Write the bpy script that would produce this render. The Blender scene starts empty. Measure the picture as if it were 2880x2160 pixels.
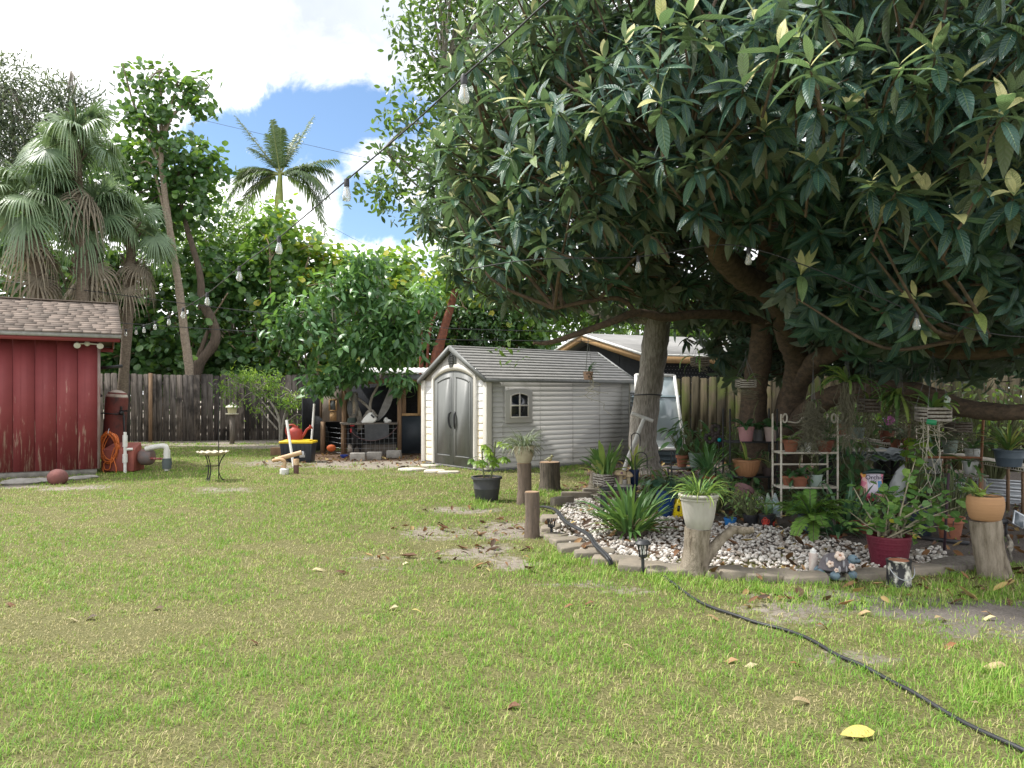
import bpy, math, random
import numpy as np

# ------------------------------------------------------------------ basics
RNG = np.random.default_rng(11)
random.seed(11)
SC = bpy.context.scene
COL = SC.collection
FOC, CX, HY, EYE = 2135.0, 1440.0, 1109.0, 1.5      # survey of the photograph: focal length, horizon row, eye height


def W(px, py, d):
    return np.array(((px - CX) * d / FOC, d, EYE - (py - HY) * d / FOC))


def G(px, py):
    d = EYE * FOC / (py - HY)
    return np.array(((px - CX) * d / FOC, d, 0.0))


def GD(px, d):
    return np.array(((px - CX) * d / FOC, d, 0.0))


def nrm(a):
    a = np.asarray(a, float)
    return a / np.maximum(np.linalg.norm(a, axis=-1, keepdims=True), 1e-9)


def _hash(ix, iy, s):
    v = np.sin(ix * 127.1 + iy * 311.7 + s * 74.7) * 43758.5453
    return v - np.floor(v)


def vnoise(x, y, s=0):
    x = np.asarray(x, float); y = np.asarray(y, float)
    ix, iy = np.floor(x), np.floor(y)
    fx, fy = x - ix, y - iy
    fx, fy = fx * fx * (3 - 2 * fx), fy * fy * (3 - 2 * fy)
    a, b = _hash(ix, iy, s), _hash(ix + 1, iy, s)
    c, d = _hash(ix, iy + 1, s), _hash(ix + 1, iy + 1, s)
    return (a * (1 - fx) + b * fx) * (1 - fy) + (c * (1 - fx) + d * fx) * fy


def fbm(x, y, s=0, o=4):
    t, a, n = 0, 0.5, 0
    for i in range(o):
        t = t + a * vnoise(np.asarray(x) * 2 ** i, np.asarray(y) * 2 ** i, s + i)
        n += a; a *= 0.5
    return t / n


def smooth(e0, e1, x):
    t = np.clip((x - e0) / (e1 - e0), 0, 1)
    return t * t * (3 - 2 * t)


# ------------------------------------------------------------------ objects
def thing(name, label, cat, loc=(0, 0, 0), rot=0.0, group=None):
    o = bpy.data.objects.new(name, None)
    COL.objects.link(o)
    o.location = tuple(float(c) for c in loc)
    o.rotation_euler = (0, 0, rot)
    o.empty_display_size = 0.1
    o['label'] = label
    o['category'] = cat
    if group:
        o['group'] = group
    return o


def tag(o, label, cat, group=None, kind=None):
    if label: o['label'] = label
    if cat: o['category'] = cat
    if group: o['group'] = group
    if kind: o['kind'] = kind
    return o


def origin_of(p):
    t = np.zeros(3)
    while p is not None:
        t = t + np.array(p.location); p = p.parent
    return t


class Geo:
    """collects world or local space geometry for one mesh"""
    def __init__(s):
        s.v, s.f, s.lf, s.n = [], [], [], 0

    def add(s, V, F, lf=None):
        V = np.asarray(V, float).reshape(-1, 3)
        if isinstance(F, np.ndarray):
            s.f.append(F + s.n)
        else:
            by = {}
            for q in F:
                by.setdefault(len(q), []).append(q)
            for q in by.values():
                s.f.append(np.array(q, dtype=np.int64) + s.n)
        s.v.append(V)
        if lf is None:
            lf = np.zeros((len(V), 3))
            lf[:, 2] = 0.5
        s.lf.append(np.asarray(lf, float))
        s.n += len(V)
        return s

    def box(s, c, size, rz=0.0, rx=0.0, ry=0.0):
        hx, hy, hz = [k / 2 for k in size]
        P = np.array([(x, y, z) for x in (-hx, hx) for y in (-hy, hy) for z in (-hz, hz)])
        P = P @ rotm(rx, ry, rz).T + np.asarray(c, float)
        return s.add(P, [(0, 1, 3, 2), (4, 6, 7, 5), (0, 4, 5, 1), (2, 3, 7, 6), (0, 2, 6, 4), (1, 5, 7, 3)])

    def bar(s, a, b, w, h=None, up=(0, 0, 1)):
        a, b = np.asarray(a, float), np.asarray(b, float)
        h = h or w
        d = nrm(b - a)
        sd = np.cross(d, up)
        if np.linalg.norm(sd) < 1e-3: sd = np.cross(d, (1, 0, 0))
        sd = nrm(sd); u = np.cross(sd, d)
        P = []
        for e in (a, b):
            for i, j in ((-1, -1), (1, -1), (1, 1), (-1, 1)):
                P.append(e + sd * i * w / 2 + u * j * h / 2)
        return s.add(P, [(3, 2, 1, 0), (4, 5, 6, 7), (0, 1, 5, 4), (1, 2, 6, 5), (2, 3, 7, 6), (3, 0, 4, 7)])

    def tube(s, pts, r, n=8, cap=True, wob=0.0):
        P = np.asarray(pts, float)
        k = len(P)
        rr = np.full(k, r, float) if np.isscalar(r) else np.interp(np.linspace(0, 1, k), np.linspace(0, 1, len(r)), r)
        T = nrm(np.gradient(P, axis=0))
        ref = np.array((0., 0, 1)) if abs(T[0][2]) < .9 else np.array((1., 0, 0))
        u = nrm(np.cross(T[0], ref))
        V = []
        ang = np.linspace(0, 2 * np.pi, n, endpoint=False)
        for i in range(k):
            u = nrm(u - T[i] * np.dot(u, T[i]))
            w = np.cross(T[i], u)
            a = rr[i] * (1 + (wob * RNG.normal(size=n) if wob else 0))
            V.append(P[i] + np.outer(np.cos(ang) * a, u) + np.outer(np.sin(ang) * a, w))
        V = np.concatenate(V)
        i = np.arange(k - 1)[:, None] * n
        j = np.arange(n)[None]
        Q = np.stack([i + j, i + (j + 1) % n, i + n + (j + 1) % n, i + n + j], -1).reshape(-1, 4)
        s.add(V, Q)
        if cap:
            s.f.append(np.array([list(range(n))[::-1]]) + s.n - len(V))
            s.f.append(np.array([list(range(n))]) + s.n - n)
        return s

    def lathe(s, prof, c=(0, 0, 0), n=28, wob=0.0, sx=1.0, sy=1.0, rx=0, ry=0):
        c = np.asarray(c, float)
        ang = np.linspace(0, 2 * np.pi, n, endpoint=False)
        V = []
        for r, z in prof:
            a = max(r, 1e-4) * (1 + (wob * RNG.normal(size=n) if wob else 0))
            V.append(np.stack([np.cos(ang) * a * sx, np.sin(ang) * a * sy, np.full(n, z)], -1))
        V = np.concatenate(V)
        V = V @ rotm(rx, ry, 0).T + c
        k = len(prof)
        i = np.arange(k - 1)[:, None] * n
        j = np.arange(n)[None]
        Q = np.stack([i + j, i + (j + 1) % n, i + n + (j + 1) % n, i + n + j], -1).reshape(-1, 4)
        return s.add(V, Q)

    def ball(s, c, r, sc=(1, 1, 1), n=12, m=8, rz=0, wob=0):
        pr = [(math.sin(t) * r, -math.cos(t) * r) for t in np.linspace(0.02, math.pi - .02, m)]
        g = Geo().lathe(pr, n=n, wob=wob)
        V = (g.v[0] * np.array(sc)) @ rotm(0, 0, rz).T + np.asarray(c, float)
        return s.add(V, g.f[0])

    def prism(s, poly, depth, M=None, off=(0, 0, 0)):
        """polygon in xz, extruded along +y by depth"""
        p = np.array([(x, 0, z) for x, z in poly], float)
        q = p + np.array((0, depth, 0))
        V = np.concatenate([p, q])
        if M is not None: V = V @ M.T
        V = V + np.asarray(off, float)
        k = len(poly)
        Fc = [tuple(range(k)), tuple(range(2 * k - 1, k - 1, -1))]
        Fc += [(i, i + k, (i + 1) % k + k, (i + 1) % k) for i in range(k)]
        return s.add(V, Fc)

    def cloud(s, T, pos, X, Y, Z, scale, tint):
        """many copies of a template at pos with axes X,Y,Z"""
        V, Q, uv = T
        pos = np.asarray(pos); N = len(pos); k = len(V)
        if N == 0: return s
        sc = np.broadcast_to(np.asarray(scale, float), (N,))[:, None, None]
        P = (V[None, :, 0:1] * X[:, None] + V[None, :, 1:2] * Y[:, None] + V[None, :, 2:3] * Z[:, None]) * sc + pos[:, None]
        lf = np.zeros((N, k, 3))
        lf[..., :2] = uv[None]
        lf[..., 2] = np.broadcast_to(np.asarray(tint, float), (N,))[:, None]
        Fq = (Q[None] + (np.arange(N) * k)[:, None, None]).reshape(-1, Q.shape[1])
        return s.add(P.reshape(-1, 3), Fq, lf.reshape(-1, 3))

    def strips(s, C, Wd, S, tint, fold=0.0, up=None):
        """ribbons: C (N,k,3) centre lines, Wd (N,k) half widths, S (N,3) side vectors"""
        C = np.asarray(C, float); N, k, _ = C.shape
        if N == 0: return s
        S = np.asarray(S, float)
        if S.ndim == 2: S = np.repeat(S[:, None], k, 1)
        Wd = np.broadcast_to(np.asarray(Wd, float), (N, k))[..., None]
        t = np.broadcast_to(np.linspace(0, 1, k)[None], (N, k))
        tt = np.broadcast_to(np.asarray(tint, float), (N,))[:, None].repeat(k, 1)
        L, Rr = C - S * Wd, C + S * Wd
        if fold:
            T = nrm(np.gradient(C, axis=1)); U = np.cross(S, T)
            U = U * np.where(U[..., 2:3] < 0, -1, 1)
            L, Rr = L + U * Wd * fold, Rr + U * Wd * fold
            V = np.stack([L, C, Rr], 2); m = 3
            uu = np.array([-1, 0, 1.])
        else:
            V = np.stack([L, Rr], 2); m = 2
            uu = np.array([-1, 1.])
        lf = np.zeros((N, k, m, 3)); lf[..., 0] = uu; lf[..., 1] = t[..., None]; lf[..., 2] = tt[..., None]
        b = (np.arange(N) * k * m)[:, None, None] + (np.arange(k - 1) * m)[None, :, None] + np.arange(m - 1)[None, None]
        Q = np.stack([b, b + 1, b + 1 + m, b + m], -1).reshape(-1, 4)
        return s.add(V.reshape(-1, 3), Q, lf.reshape(-1, 3))

    def build(s, name, m, parent=None, local=False, sm=None, bev=0.0):
        me = bpy.data.meshes.new(name)
        if s.n == 0:
            raise ValueError('empty ' + name)
        V = np.concatenate(s.v)
        if parent is not None and not local:
            V = V - origin_of(parent)
        loops = np.concatenate([f.ravel() for f in s.f])
        tot = np.concatenate([np.full(len(f), f.shape[1]) for f in s.f])
        start = np.concatenate([[0], np.cumsum(tot)[:-1]])
        me.vertices.add(len(V)); me.vertices.foreach_set('co', V.astype(np.float32).ravel())
        me.loops.add(len(loops)); me.loops.foreach_set('vertex_index', loops.astype(np.int32))
        me.polygons.add(len(tot)); me.polygons.foreach_set('loop_start', start.astype(np.int32))
        a = me.attributes.new('lf', 'FLOAT_VECTOR', 'POINT')
        a.data.foreach_set('vector', np.concatenate(s.lf).astype(np.float32).ravel())
        me.update(calc_edges=True)
        if sm is not None:
            me.polygons.foreach_set('use_smooth', np.ones(len(tot), dtype=bool))
            if sm < 179:
                me.set_sharp_from_angle(angle=math.radians(sm))
        me.materials.append(m)
        o = bpy.data.objects.new(name, me)
        COL.objects.link(o)
        if parent is not None: o.parent = parent
        if bev:
            b = o.modifiers.new('bevel', 'BEVEL'); b.width = bev; b.segments = 2; b.limit_method = 'ANGLE'
        return o


def rotm(rx, ry, rz):
    cx, sx, cy, sy, cz, sz = math.cos(rx), math.sin(rx), math.cos(ry), math.sin(ry), math.cos(rz), math.sin(rz)
    X = np.array([[1, 0, 0], [0, cx, -sx], [0, sx, cx]])
    Y = np.array([[cy, 0, sy], [0, 1, 0], [-sy, 0, cy]])
    Z = np.array([[cz, -sz, 0], [sz, cz, 0], [0, 0, 1]])
    return Z @ Y @ X


def curve(pts, n=24):
    """Catmull-Rom through pts"""
    P = np.asarray(pts, float)
    P = np.concatenate([[2 * P[0] - P[1]], P, [2 * P[-1] - P[-2]]])
    out = []
    m = len(P) - 3
    for t in np.linspace(0, m - 1e-6, n):
        i = int(t); f = t - i
        a, b, c, d = P[i:i + 4]
        out.append(.5 * ((2 * b) + (c - a) * f + (2 * a - 5 * b + 4 * c - d) * f * f + (3 * b - a - 3 * c + d) * f ** 3))
    return np.array(out)


# ------------------------------------------------------------------ materials
class NT:
    def __init__(s, tree):
        s.t = tree; tree.nodes.clear()

    def n(s, typ, **kw):
        o = s.t.nodes.new(typ)
        for k, v in kw.items():
            if k in o.inputs: o.inputs[k].default_value = v
            else: setattr(o, k, v)
        return o

    def l(s, a, b):
        s.t.links.new(a, b)

    def m(s, op, a, b=None, c=None, clamp=False):
        o = s.t.nodes.new('ShaderNodeMath'); o.operation = op; o.use_clamp = clamp
        for i, x in enumerate((a, b, c)):
            if x is None: continue
            if isinstance(x, (int, float)): o.inputs[i].default_value = x
            else: s.l(x, o.inputs[i])
        return o.outputs[0]

    def mix(s, f, a, b, mode='MIX'):
        o = s.t.nodes.new('ShaderNodeMix'); o.data_type = 'RGBA'; o.blend_type = mode
        for i, x in ((0, f), (6, a), (7, b)):
            if isinstance(x, (int, float)): o.inputs[i].default_value = x
            elif isinstance(x, tuple): o.inputs[i].default_value = x + (1,) if len(x) == 3 else x
            else: s.l(x, o.inputs[i])
        return o.outputs[2]

    def ramp(s, f, stops, interp='LINEAR'):
        o = s.t.nodes.new('ShaderNodeValToRGB'); r = o.color_ramp; r.interpolation = interp
        while len(r.elements) < len(stops): r.elements.new(0.5)
        for e, (p, c) in zip(r.elements, stops):
            e.position = p; e.color = (*c, 1) if len(c) == 3 else c
        s.l(f, o.inputs[0])
        return o.outputs[0]

    def noise(s, vec, scale, detail=5, rough=.55, dist=0.0):
        o = s.n('ShaderNodeTexNoise', Scale=scale, Detail=detail, Roughness=rough, Distortion=dist)
        if vec is not None: s.l(vec, o.inputs['Vector'])
        return o.outputs[0]

    def scaled(s, vec, k):
        o = s.n('ShaderNodeVectorMath', operation='MULTIPLY'); s.l(vec, o.inputs[0]); o.inputs[1].default_value = k
        return o.outputs[0]

    def bump(s, h, strength=.3, dist=.01):
        o = s.n('ShaderNodeBump', Strength=strength, Distance=dist); s.l(h, o.inputs['Height'])
        return o.outputs[0]


MATS = {}


def new_mat(name):
    m = bpy.data.materials.new(name); m.use_nodes = True
    return m, NT(m.node_tree)


def finish(g, base, rough=.7, metal=0.0, spec=.4, normal=None, trans=None, tfac=0.0, alpha=None):
    p = g.n('ShaderNodeBsdfPrincipled')
    for k, x in (('Base Color', base), ('Roughness', rough), ('Metallic', metal), ('Specular IOR Level', spec)):
        if isinstance(x, (int, float)): p.inputs[k].default_value = x
        elif isinstance(x, tuple): p.inputs[k].default_value = (*x, 1)
        else: g.l(x, p.inputs[k])
    if normal is not None: g.l(normal, p.inputs['Normal'])
    out = g.n('ShaderNodeOutputMaterial')
    sh = p.outputs[0]
    if trans is not None:
        t = g.n('ShaderNodeBsdfTranslucent'); g.l(trans, t.inputs[0])
        if normal is not None: g.l(normal, t.inputs['Normal'])
        mx = g.n('ShaderNodeMixShader'); mx.inputs[0].default_value = tfac
        g.l(sh, mx.inputs[1]); g.l(t.outputs[0], mx.inputs[2]); sh = mx.outputs[0]
    g.l(sh, out.inputs[0])
    return p


def mat(name, c1, c2=None, rough=.7, scale=6.0, stretch=(1, 1, 1), bump=.15, bscale=None, metal=0.0, spec=.4, lo=.35, hi=.65, c3=None, bdist=.01):
    """weathered two or three tone surface"""
    if name in MATS: return MATS[name]
    m, g = new_mat(name)
    tc = g.n('ShaderNodeTexCoord').outputs['Object']
    v = g.scaled(tc, stretch)
    f = g.noise(v, scale, 7, .6)
    c2 = c2 or tuple(min(1, k * .72) for k in c1)
    st = [(lo, c1), (hi, c2)]
    if c3: st.append((min(.98, hi + .12), c3))
    base = g.ramp(f, st)
    nz = g.noise(v, bscale or scale * 5, 6, .6)
    rr = g.m('MULTIPLY_ADD', nz, .25, rough - .12)
    finish(g, base, rr, metal, spec, g.bump(nz, bump, bdist) if bump else None)
    MATS[name] = m
    return m


def leafmat(name, stops, under=None, trans=(.25, .42, .05), tfac=.3, rough=.42, vein=0.0, spec=.5, veins=11, midrib=None, dry=0.0):
    """stops colour the per-leaf tint (0 old .. 1 young); lf = (across, along, tint)"""
    if name in MATS: return MATS[name]
    m, g = new_mat(name)
    at = g.n('ShaderNodeAttribute', attribute_name='lf')
    sp = g.n('ShaderNodeSeparateXYZ'); g.l(at.outputs['Vector'], sp.inputs[0])
    u, v, t = sp.outputs
    base = g.ramp(t, stops)
    tc = g.n('ShaderNodeTexCoord').outputs['Object']
    nz = g.noise(tc, 9, 3)
    base = g.mix(1.0, base, g.ramp(nz, [(.3, (.74, .76, .74)), (.7, (1.15, 1.12, 1.05))]), 'MULTIPLY')
    normal = None
    if vein:
        au = g.m('ABSOLUTE', u)
        ph = g.m('ADD', g.m('MULTIPLY', v, veins), g.m('MULTIPLY', au, -1.6))
        w = g.m('SINE', g.m('MULTIPLY', ph, 6.2832))
        rib = g.m('SUBTRACT', 1.0, g.m('MULTIPLY', au, 9), clamp=True)
        h = g.m('ADD', g.m('MULTIPLY', w, .5), g.m('MULTIPLY', rib, -1.2))
        normal = g.bump(h, vein, .006)
        base = g.mix(g.m('MULTIPLY', rib, .45), base, midrib or (.3, .4, .14))
    if under is not None:
        bf = g.n('ShaderNodeNewGeometry').outputs['Backfacing']
        base = g.mix(bf, base, g.mix(t, under, tuple(min(1, k * 1.35) for k in under)))
    tr = g.mix(1.0, g.mix(.55, base, trans), g.ramp(t, [(0, (.7, .7, .7)), (1, (1.5, 1.5, 1.3))]), 'MULTIPLY')
    finish(g, base, rough, 0, spec, normal, tr, tfac)
    MATS[name] = m
    return m


# leaf templates: (vertices, quads, (across, along))
def leaf_t(prof, rows=6, fold=.25, curl=.3, wave=0.0, twist=0.0):
    V, uv = [], []
    for i in range(rows + 1):
        t = i / rows
        w = prof(t)
        zc = -curl * t * t
        for u in (-1, 0, 1):
            V.append((t - .08 * curl * t * t, u * w, zc + abs(u) * w * fold + wave * math.sin(t * 9 + u) * w + twist * u * t * w))
            uv.append((u, t))
    Q = [(3 * i + j, 3 * i + 3 + j, 3 * i + 4 + j, 3 * i + 1 + j) for i in range(rows) for j in (0, 1)]
    return np.array(V), np.array(Q), np.array(uv)


def lance(w, p=.75):
    return lambda t: max(.006, w * math.sin(math.pi * min(1, t ** p * .985 + .008)) ** .85)


def roundp(w=.5):
    return lambda t: max(.01, w * math.sqrt(max(0, 1 - (2 * t - 1) ** 2)) if 0 < t < 1 else .06)


T_LOQ = [leaf_t(lance(.155, .95), 6, .22, c, .06) for c in (.08, .28, .5)]
T_OVAL = [leaf_t(lance(.23, .85), 4, .2, c) for c in (.1, .35)]
T_LONG = [leaf_t(lance(.12, .85), 5, .25, c) for c in (.15, .45)]
T_ROUND = [leaf_t(roundp(.5), 4, f, c) for f, c in ((.12, .1), (.2, -.1), (.05, .25))]
T_SMALL = [leaf_t(lance(.26, .8), 2, .2, c) for c in (.1, .4)]


def frames(X, up):
    Y = nrm(np.cross(up, X)); Z = np.cross(X, Y)
    return X, Y, Z


def scatter_leaves(geo, pos, X, up, size, tint, templates):
    X = nrm(X); X, Y, Z = frames(X, up)
    k = RNG.integers(0, len(templates), len(pos))
    size = np.broadcast_to(size, (len(pos),)); tint = np.broadcast_to(tint, (len(pos),))
    for i, T in enumerate(templates):
        q = k == i
        geo.cloud(T, pos[q], X[q], Y[q], Z[q], size[q], tint[q])


def rdir(n):
    return nrm(RNG.normal(size=(n, 3)))


def clumps(blobs, n, shell=.55, lump=.18):
    """clump centres in a union of ellipsoids: positions and outward directions"""
    B = np.array(blobs, float)
    w = B[:, 3] * B[:, 4] + B[:, 4] * B[:, 5]
    k = RNG.choice(len(B), n, p=w / w.sum())
    D = rdir(n)
    r = (shell + (1 - shell) * RNG.random(n) ** .6) * (1 + lump * RNG.normal(size=n))
    P = B[k, :3] + D * B[k, 3:6] * r[:, None]
    return P, nrm(D / B[k, 3:6])


def foliage(geo, blobs, nc, per, spread, size, templates, shell=.5, up=.5, droop=.15, tint=(.3, .2), toplight=.25, zmin=None, keep=None):
    P, D = clumps(blobs, nc, shell)
    if zmin is not None:
        q = P[:, 2] > zmin; P, D = P[q], D[q]
    if keep is not None:
        q = keep(P); P, D = P[q], D[q]
    n = len(P)
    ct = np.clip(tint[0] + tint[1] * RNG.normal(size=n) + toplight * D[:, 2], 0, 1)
    pos = np.repeat(P, per, 0) + RNG.normal(size=(n * per, 3)) * spread * np.array((1, 1, .75))
    out = np.repeat(D, per, 0)
    X = nrm(out * .5 + rdir(n * per) + np.array((0, 0, -droop)))
    U = nrm(np.array((0, 0, up)) + out * .5 + rdir(n * per) * .55)
    sz = size * RNG.uniform(.65, 1.2, n * per)
    tt = np.clip(np.repeat(ct, per) + RNG.normal(size=n * per) * .18, 0, 1)
    scatter_leaves(geo, pos, X, U, sz, tt, templates)
    return P


def limbs(geo, start, ends, r0, r1=.012, sag=.0, n=7, sides=6):
    start = np.asarray(start, float)
    for e in ends:
        a = start[RNG.integers(len(start))] if start.ndim == 2 else start
        mid = (a + e) / 2 + RNG.normal(size=3) * np.linalg.norm(e - a) * .08 + np.array((0, 0, sag))
        geo.tube(curve([a, mid, e], n), [r0, (r0 + r1) / 2, r1], sides, wob=.06)
EXPOSURE, SKY = 1.1, 0.085
# ------------------------------------------------------------------ camera, sky, sun
cam = bpy.data.cameras.new('camera'); cam_o = bpy.data.objects.new('camera', cam); COL.objects.link(cam_o)
cam.sensor_width = 36; cam.lens = FOC / 2880 * 36
cam.shift_y = (HY - 1080) / 2880
cam_o.location = (0, 0, EYE); cam_o.rotation_euler = (math.pi / 2, 0, 0)
cam.clip_start = .05; cam.clip_end = 2000
SC.camera = cam_o
SC.render.resolution_x, SC.render.resolution_y = 1024, 768
SC.view_settings.view_transform = 'Standard'; SC.view_settings.look = 'None'
SC.view_settings.exposure = EXPOSURE
SC.cycles.max_bounces = 7; SC.cycles.transmission_bounces = 4; SC.cycles.diffuse_bounces = 3; SC.cycles.transparent_max_bounces = 8
SC.cycles.sample_clamp_indirect = 4

SUN_EL, SUN_AZ = math.radians(56), math.radians(-78)      # azimuth from +Y towards +X: the sun stands to the left
sd = np.array((math.cos(SUN_EL) * math.sin(SUN_AZ), math.cos(SUN_EL) * math.cos(SUN_AZ), math.sin(SUN_EL)))
sun = bpy.data.lights.new('sun', 'SUN'); sun.energy = 3.0; sun.angle = math.radians(4.0); sun.color = (1, .965, .90)
sun_o = bpy.data.objects.new('sun', sun); COL.objects.link(sun_o)
from mathutils import Vector
sun_o.rotation_euler = Vector(-sd).to_track_quat('-Z', 'Y').to_euler()
sun_o.location = tuple(sd * 40)

w = bpy.data.worlds.new('World'); SC.world = w; w.use_nodes = True
g = NT(w.node_tree)
sky = g.n('ShaderNodeTexSky', sky_type='NISHITA', sun_disc=False, sun_elevation=SUN_EL, sun_rotation=SUN_AZ, air_density=1.0, dust_density=.6, ozone_density=2.2)
tc = g.n('ShaderNodeTexCoord').outputs['Generated']
sp = g.n('ShaderNodeSeparateXYZ'); g.l(tc, sp.inputs[0])
x, y, z = sp.outputs
yy = g.m('MAXIMUM', y, .08)
uu, vv = g.m('DIVIDE', x, yy), g.m('DIVIDE', z, yy)


def ell(u0, v0, ru, rv, slope):
    du = g.m('SUBTRACT', uu, u0)
    dv = g.m('SUBTRACT', g.m('SUBTRACT', vv, v0), g.m('MULTIPLY', du, slope))
    return g.m('SQRT', g.m('ADD', g.m('POWER', g.m('ABSOLUTE', g.m('DIVIDE', du, ru)), 2), g.m('POWER', g.m('ABSOLUTE', g.m('DIVIDE', dv, rv)), 2)))


gaps = g.m('MINIMUM', ell(-.275, .352, .18, .052, .22), g.m('MINIMUM', ell(-.15, .225, .07, .055, -.2), g.m('ADD', ell(.9, .8, .5, .25, .2), .2)))
nz = g.noise(tc, 9, 9, .62, .35)
nz2 = g.noise(tc, 3.2, 5, .55)
f = g.m('ADD', gaps, g.m('MULTIPLY', g.m('SUBTRACT', nz, .5), 3.0))
cf = g.n('ShaderNodeMapRange', interpolation_type='SMOOTHSTEP'); g.l(f, cf.inputs[0])
cf.inputs[1].default_value = .72; cf.inputs[2].default_value = 1.22
cl = g.ramp(g.m('ADD', g.m('MULTIPLY', nz2, .75), g.m('MULTIPLY', nz, .25)), [(.36, (.44, .48, .55)), (.47, (.72, .74, .78)), (.58, (1.08, 1.08, 1.08))])
gry = g.m('SUBTRACT', 1.35, g.m('ADD', ell(-.2, .52, .20, .13, -.25), g.m('MULTIPLY', g.m('SUBTRACT', nz, .5), 1.6)), clamp=True)
cl = g.mix(g.m('MULTIPLY', gry, .85), cl, (.34, .375, .44))
skyc = g.mix(1.0, sky.outputs[0], (SKY * .95, SKY * 1.02, SKY * 1.06), 'MULTIPLY')
colr = g.mix(cf.outputs[0], skyc, cl)
bg = g.n('ShaderNodeBackground', Strength=1.0); g.l(colr, bg.inputs[0])
wo = g.n('ShaderNodeOutputWorld'); g.l(bg.outputs[0], wo.inputs[0])

# ------------------------------------------------------------------ ground fields
BED = np.array([G(*p)[:2] for p in [(1552, 1462), (1560, 1515), (1640, 1560), (1730, 1590), (1810, 1606), (1960, 1618), (2150, 1625), (2290, 1632), (2450, 1620), (2560, 1614), (2680, 1590),
                                    (2640, 1540), (2560, 1560), (2450, 1545), (2330, 1512), (2230, 1490), (2080, 1478), (1940, 1462), (1880, 1452), (1800, 1425), (1690, 1397), (1610, 1402)]])
BARE = [((1290, 1500), 1.0, .55, .72), ((1215, 1575), .8, .2, .7), ((1390, 1560), .6, .5, .6), ((1340, 1545), .5, .4, .8), ((1440, 1490), .5, .6, .8), ((1330, 1435), .7, .4, .6), ((1170, 1600), .7, .16, .6), ((1480, 1590), .5, .3, .6), ((600, 1380), .9, .55, .6), ((1060, 1300), 2.8, 1.6, 1.2), ((760, 1255), 2.6, 1.1, 1.1),
        ((500, 1250), 2.8, 1.0, 1.1), ((60, 1372), 1.7, .5, .8), ((1180, 1330), 1.6, .6, .5), ((2540, 1700), 1.3, .34, .95), ((2230, 1672), .8, .2, .75), ((2760, 1770), .8, .45, .7), ((2650, 1720), 1.6, .6, .65), ((2840, 1660), .5, .3, .8),
        ((2420, 1850), .5, .25, .4), ((1640, 1640), .55, .16, .65), ((1800, 1662), .5, .14, .5), ((1500, 1330), 1.0, .6, .4)]


def in_poly(x, y, P):
    c = np.zeros(np.shape(x), bool)
    for i in range(len(P)):
        (x1, y1), (x2, y2) = P[i - 1], P[i]
        c ^= ((y1 > y) != (y2 > y)) & (x < (x2 - x1) * (y - y1) / (y2 - y1 + 1e-12) + x1)
    return c


def right_dirt(x, y):
    # everything right of the bed's left edge and behind its front edge is trodden leaf litter
    e = 1.2 + .0 * x
    return smooth(.0, .5, x - (.55 + .12 * (y - 9))) * smooth(6.9, 7.5, y + .0 * x + .35 * (x > 3.2))


def field(x, y):
    n = fbm(x * 2.1, y * 2.1, 3, 5)
    b = smooth(.55, .85, fbm(x * 1.6 + 7, y * 1.6, 9, 5)) * .3
    sand = np.zeros_like(b)
    for (p, rx, ry, a) in BARE:
        c = G(*p)
        q = a * np.exp(-(((x - c[0]) / rx) ** 2 + ((y - c[1]) / ry) ** 2)) * np.clip(-.15 + 2.1 * n, .1, 1.3)
        b = np.maximum(b, q); sand = np.maximum(sand, q)
    rd = right_dirt(x, y)
    coop = np.exp(-(((x + 3.3) / 2.2) ** 2 + ((y - 18.6) / 1.6) ** 2))
    mulch = np.clip(np.maximum(rd, coop * 1.2) + .5 * smooth(.55, .75, fbm(x * 2, y * 2, 21)) * smooth(-.9, .6, x) * smooth(6.2, 7.4, y), 0, 1)
    b = np.maximum(b, mulch * .97)
    far = smooth(22.3, 23.6, y - .33 * (x + 8))
    b = np.maximum(b, far)
    return np.clip(b, 0, 1), np.clip(mulch, 0, 1), n


def gz(x, y):
    return .03 * (fbm(x * .5, y * .5, 40, 3) - .5) + .02 * (fbm(x * 2.2, y * 2.2, 44, 2) - .5) * smooth(2, 3, y)


xs = np.concatenate([[-320, -120, -60, -30, -20], np.arange(-15.5, 13.6, .13), [18, 30, 60, 120, 320]])
ys = np.concatenate([[-60, -20, -5], np.arange(0, 27, .13), [30, 40, 70, 150, 400]])
X, Y = np.meshgrid(xs, ys)
b, mu, n = field(X, Y)
Z = gz(X, Y)
V = np.stack([X, Y, Z], -1).reshape(-1, 3)
ny, nx = X.shape
i = np.arange(ny - 1)[:, None] * nx + np.arange(nx - 1)[None]
Q = np.stack([i, i + 1, i + 1 + nx, i + nx], -1).reshape(-1, 4)
gg = Geo().add(V, Q, np.stack([b, mu, n], -1).reshape(-1, 3))
m, g = new_mat('soil_and_thatch')
at = g.n('ShaderNodeAttribute', attribute_name='lf'); s3 = g.n('ShaderNodeSeparateXYZ'); g.l(at.outputs['Vector'], s3.inputs[0])
ob = g.n('ShaderNodeTexCoord').outputs['Object']
n1, n2, n3 = g.noise(ob, 14, 8, .65), g.noise(ob, 70, 6, .7), g.noise(ob, 3, 5, .6)
thatch = g.ramp(n2, [(.3, (.05, .045, .022)), (.5, (.15, .135, .06)), (.7, (.30, .27, .14))])
thatch = g.mix(g.m('MULTIPLY', n1, .55), thatch, (.13, .15, .05))
sandc = g.ramp(n1, [(.3, (.17, .145, .115)), (.5, (.33, .30, .26)), (.68, (.42, .385, .34))])
sandc = g.mix(g.m('MULTIPLY', n2, .7), sandc, (.16, .115, .075))
mul = g.ramp(n2, [(.3, (.035, .024, .017)), (.5, (.12, .078, .052)), (.68, (.27, .18, .12))])
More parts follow.
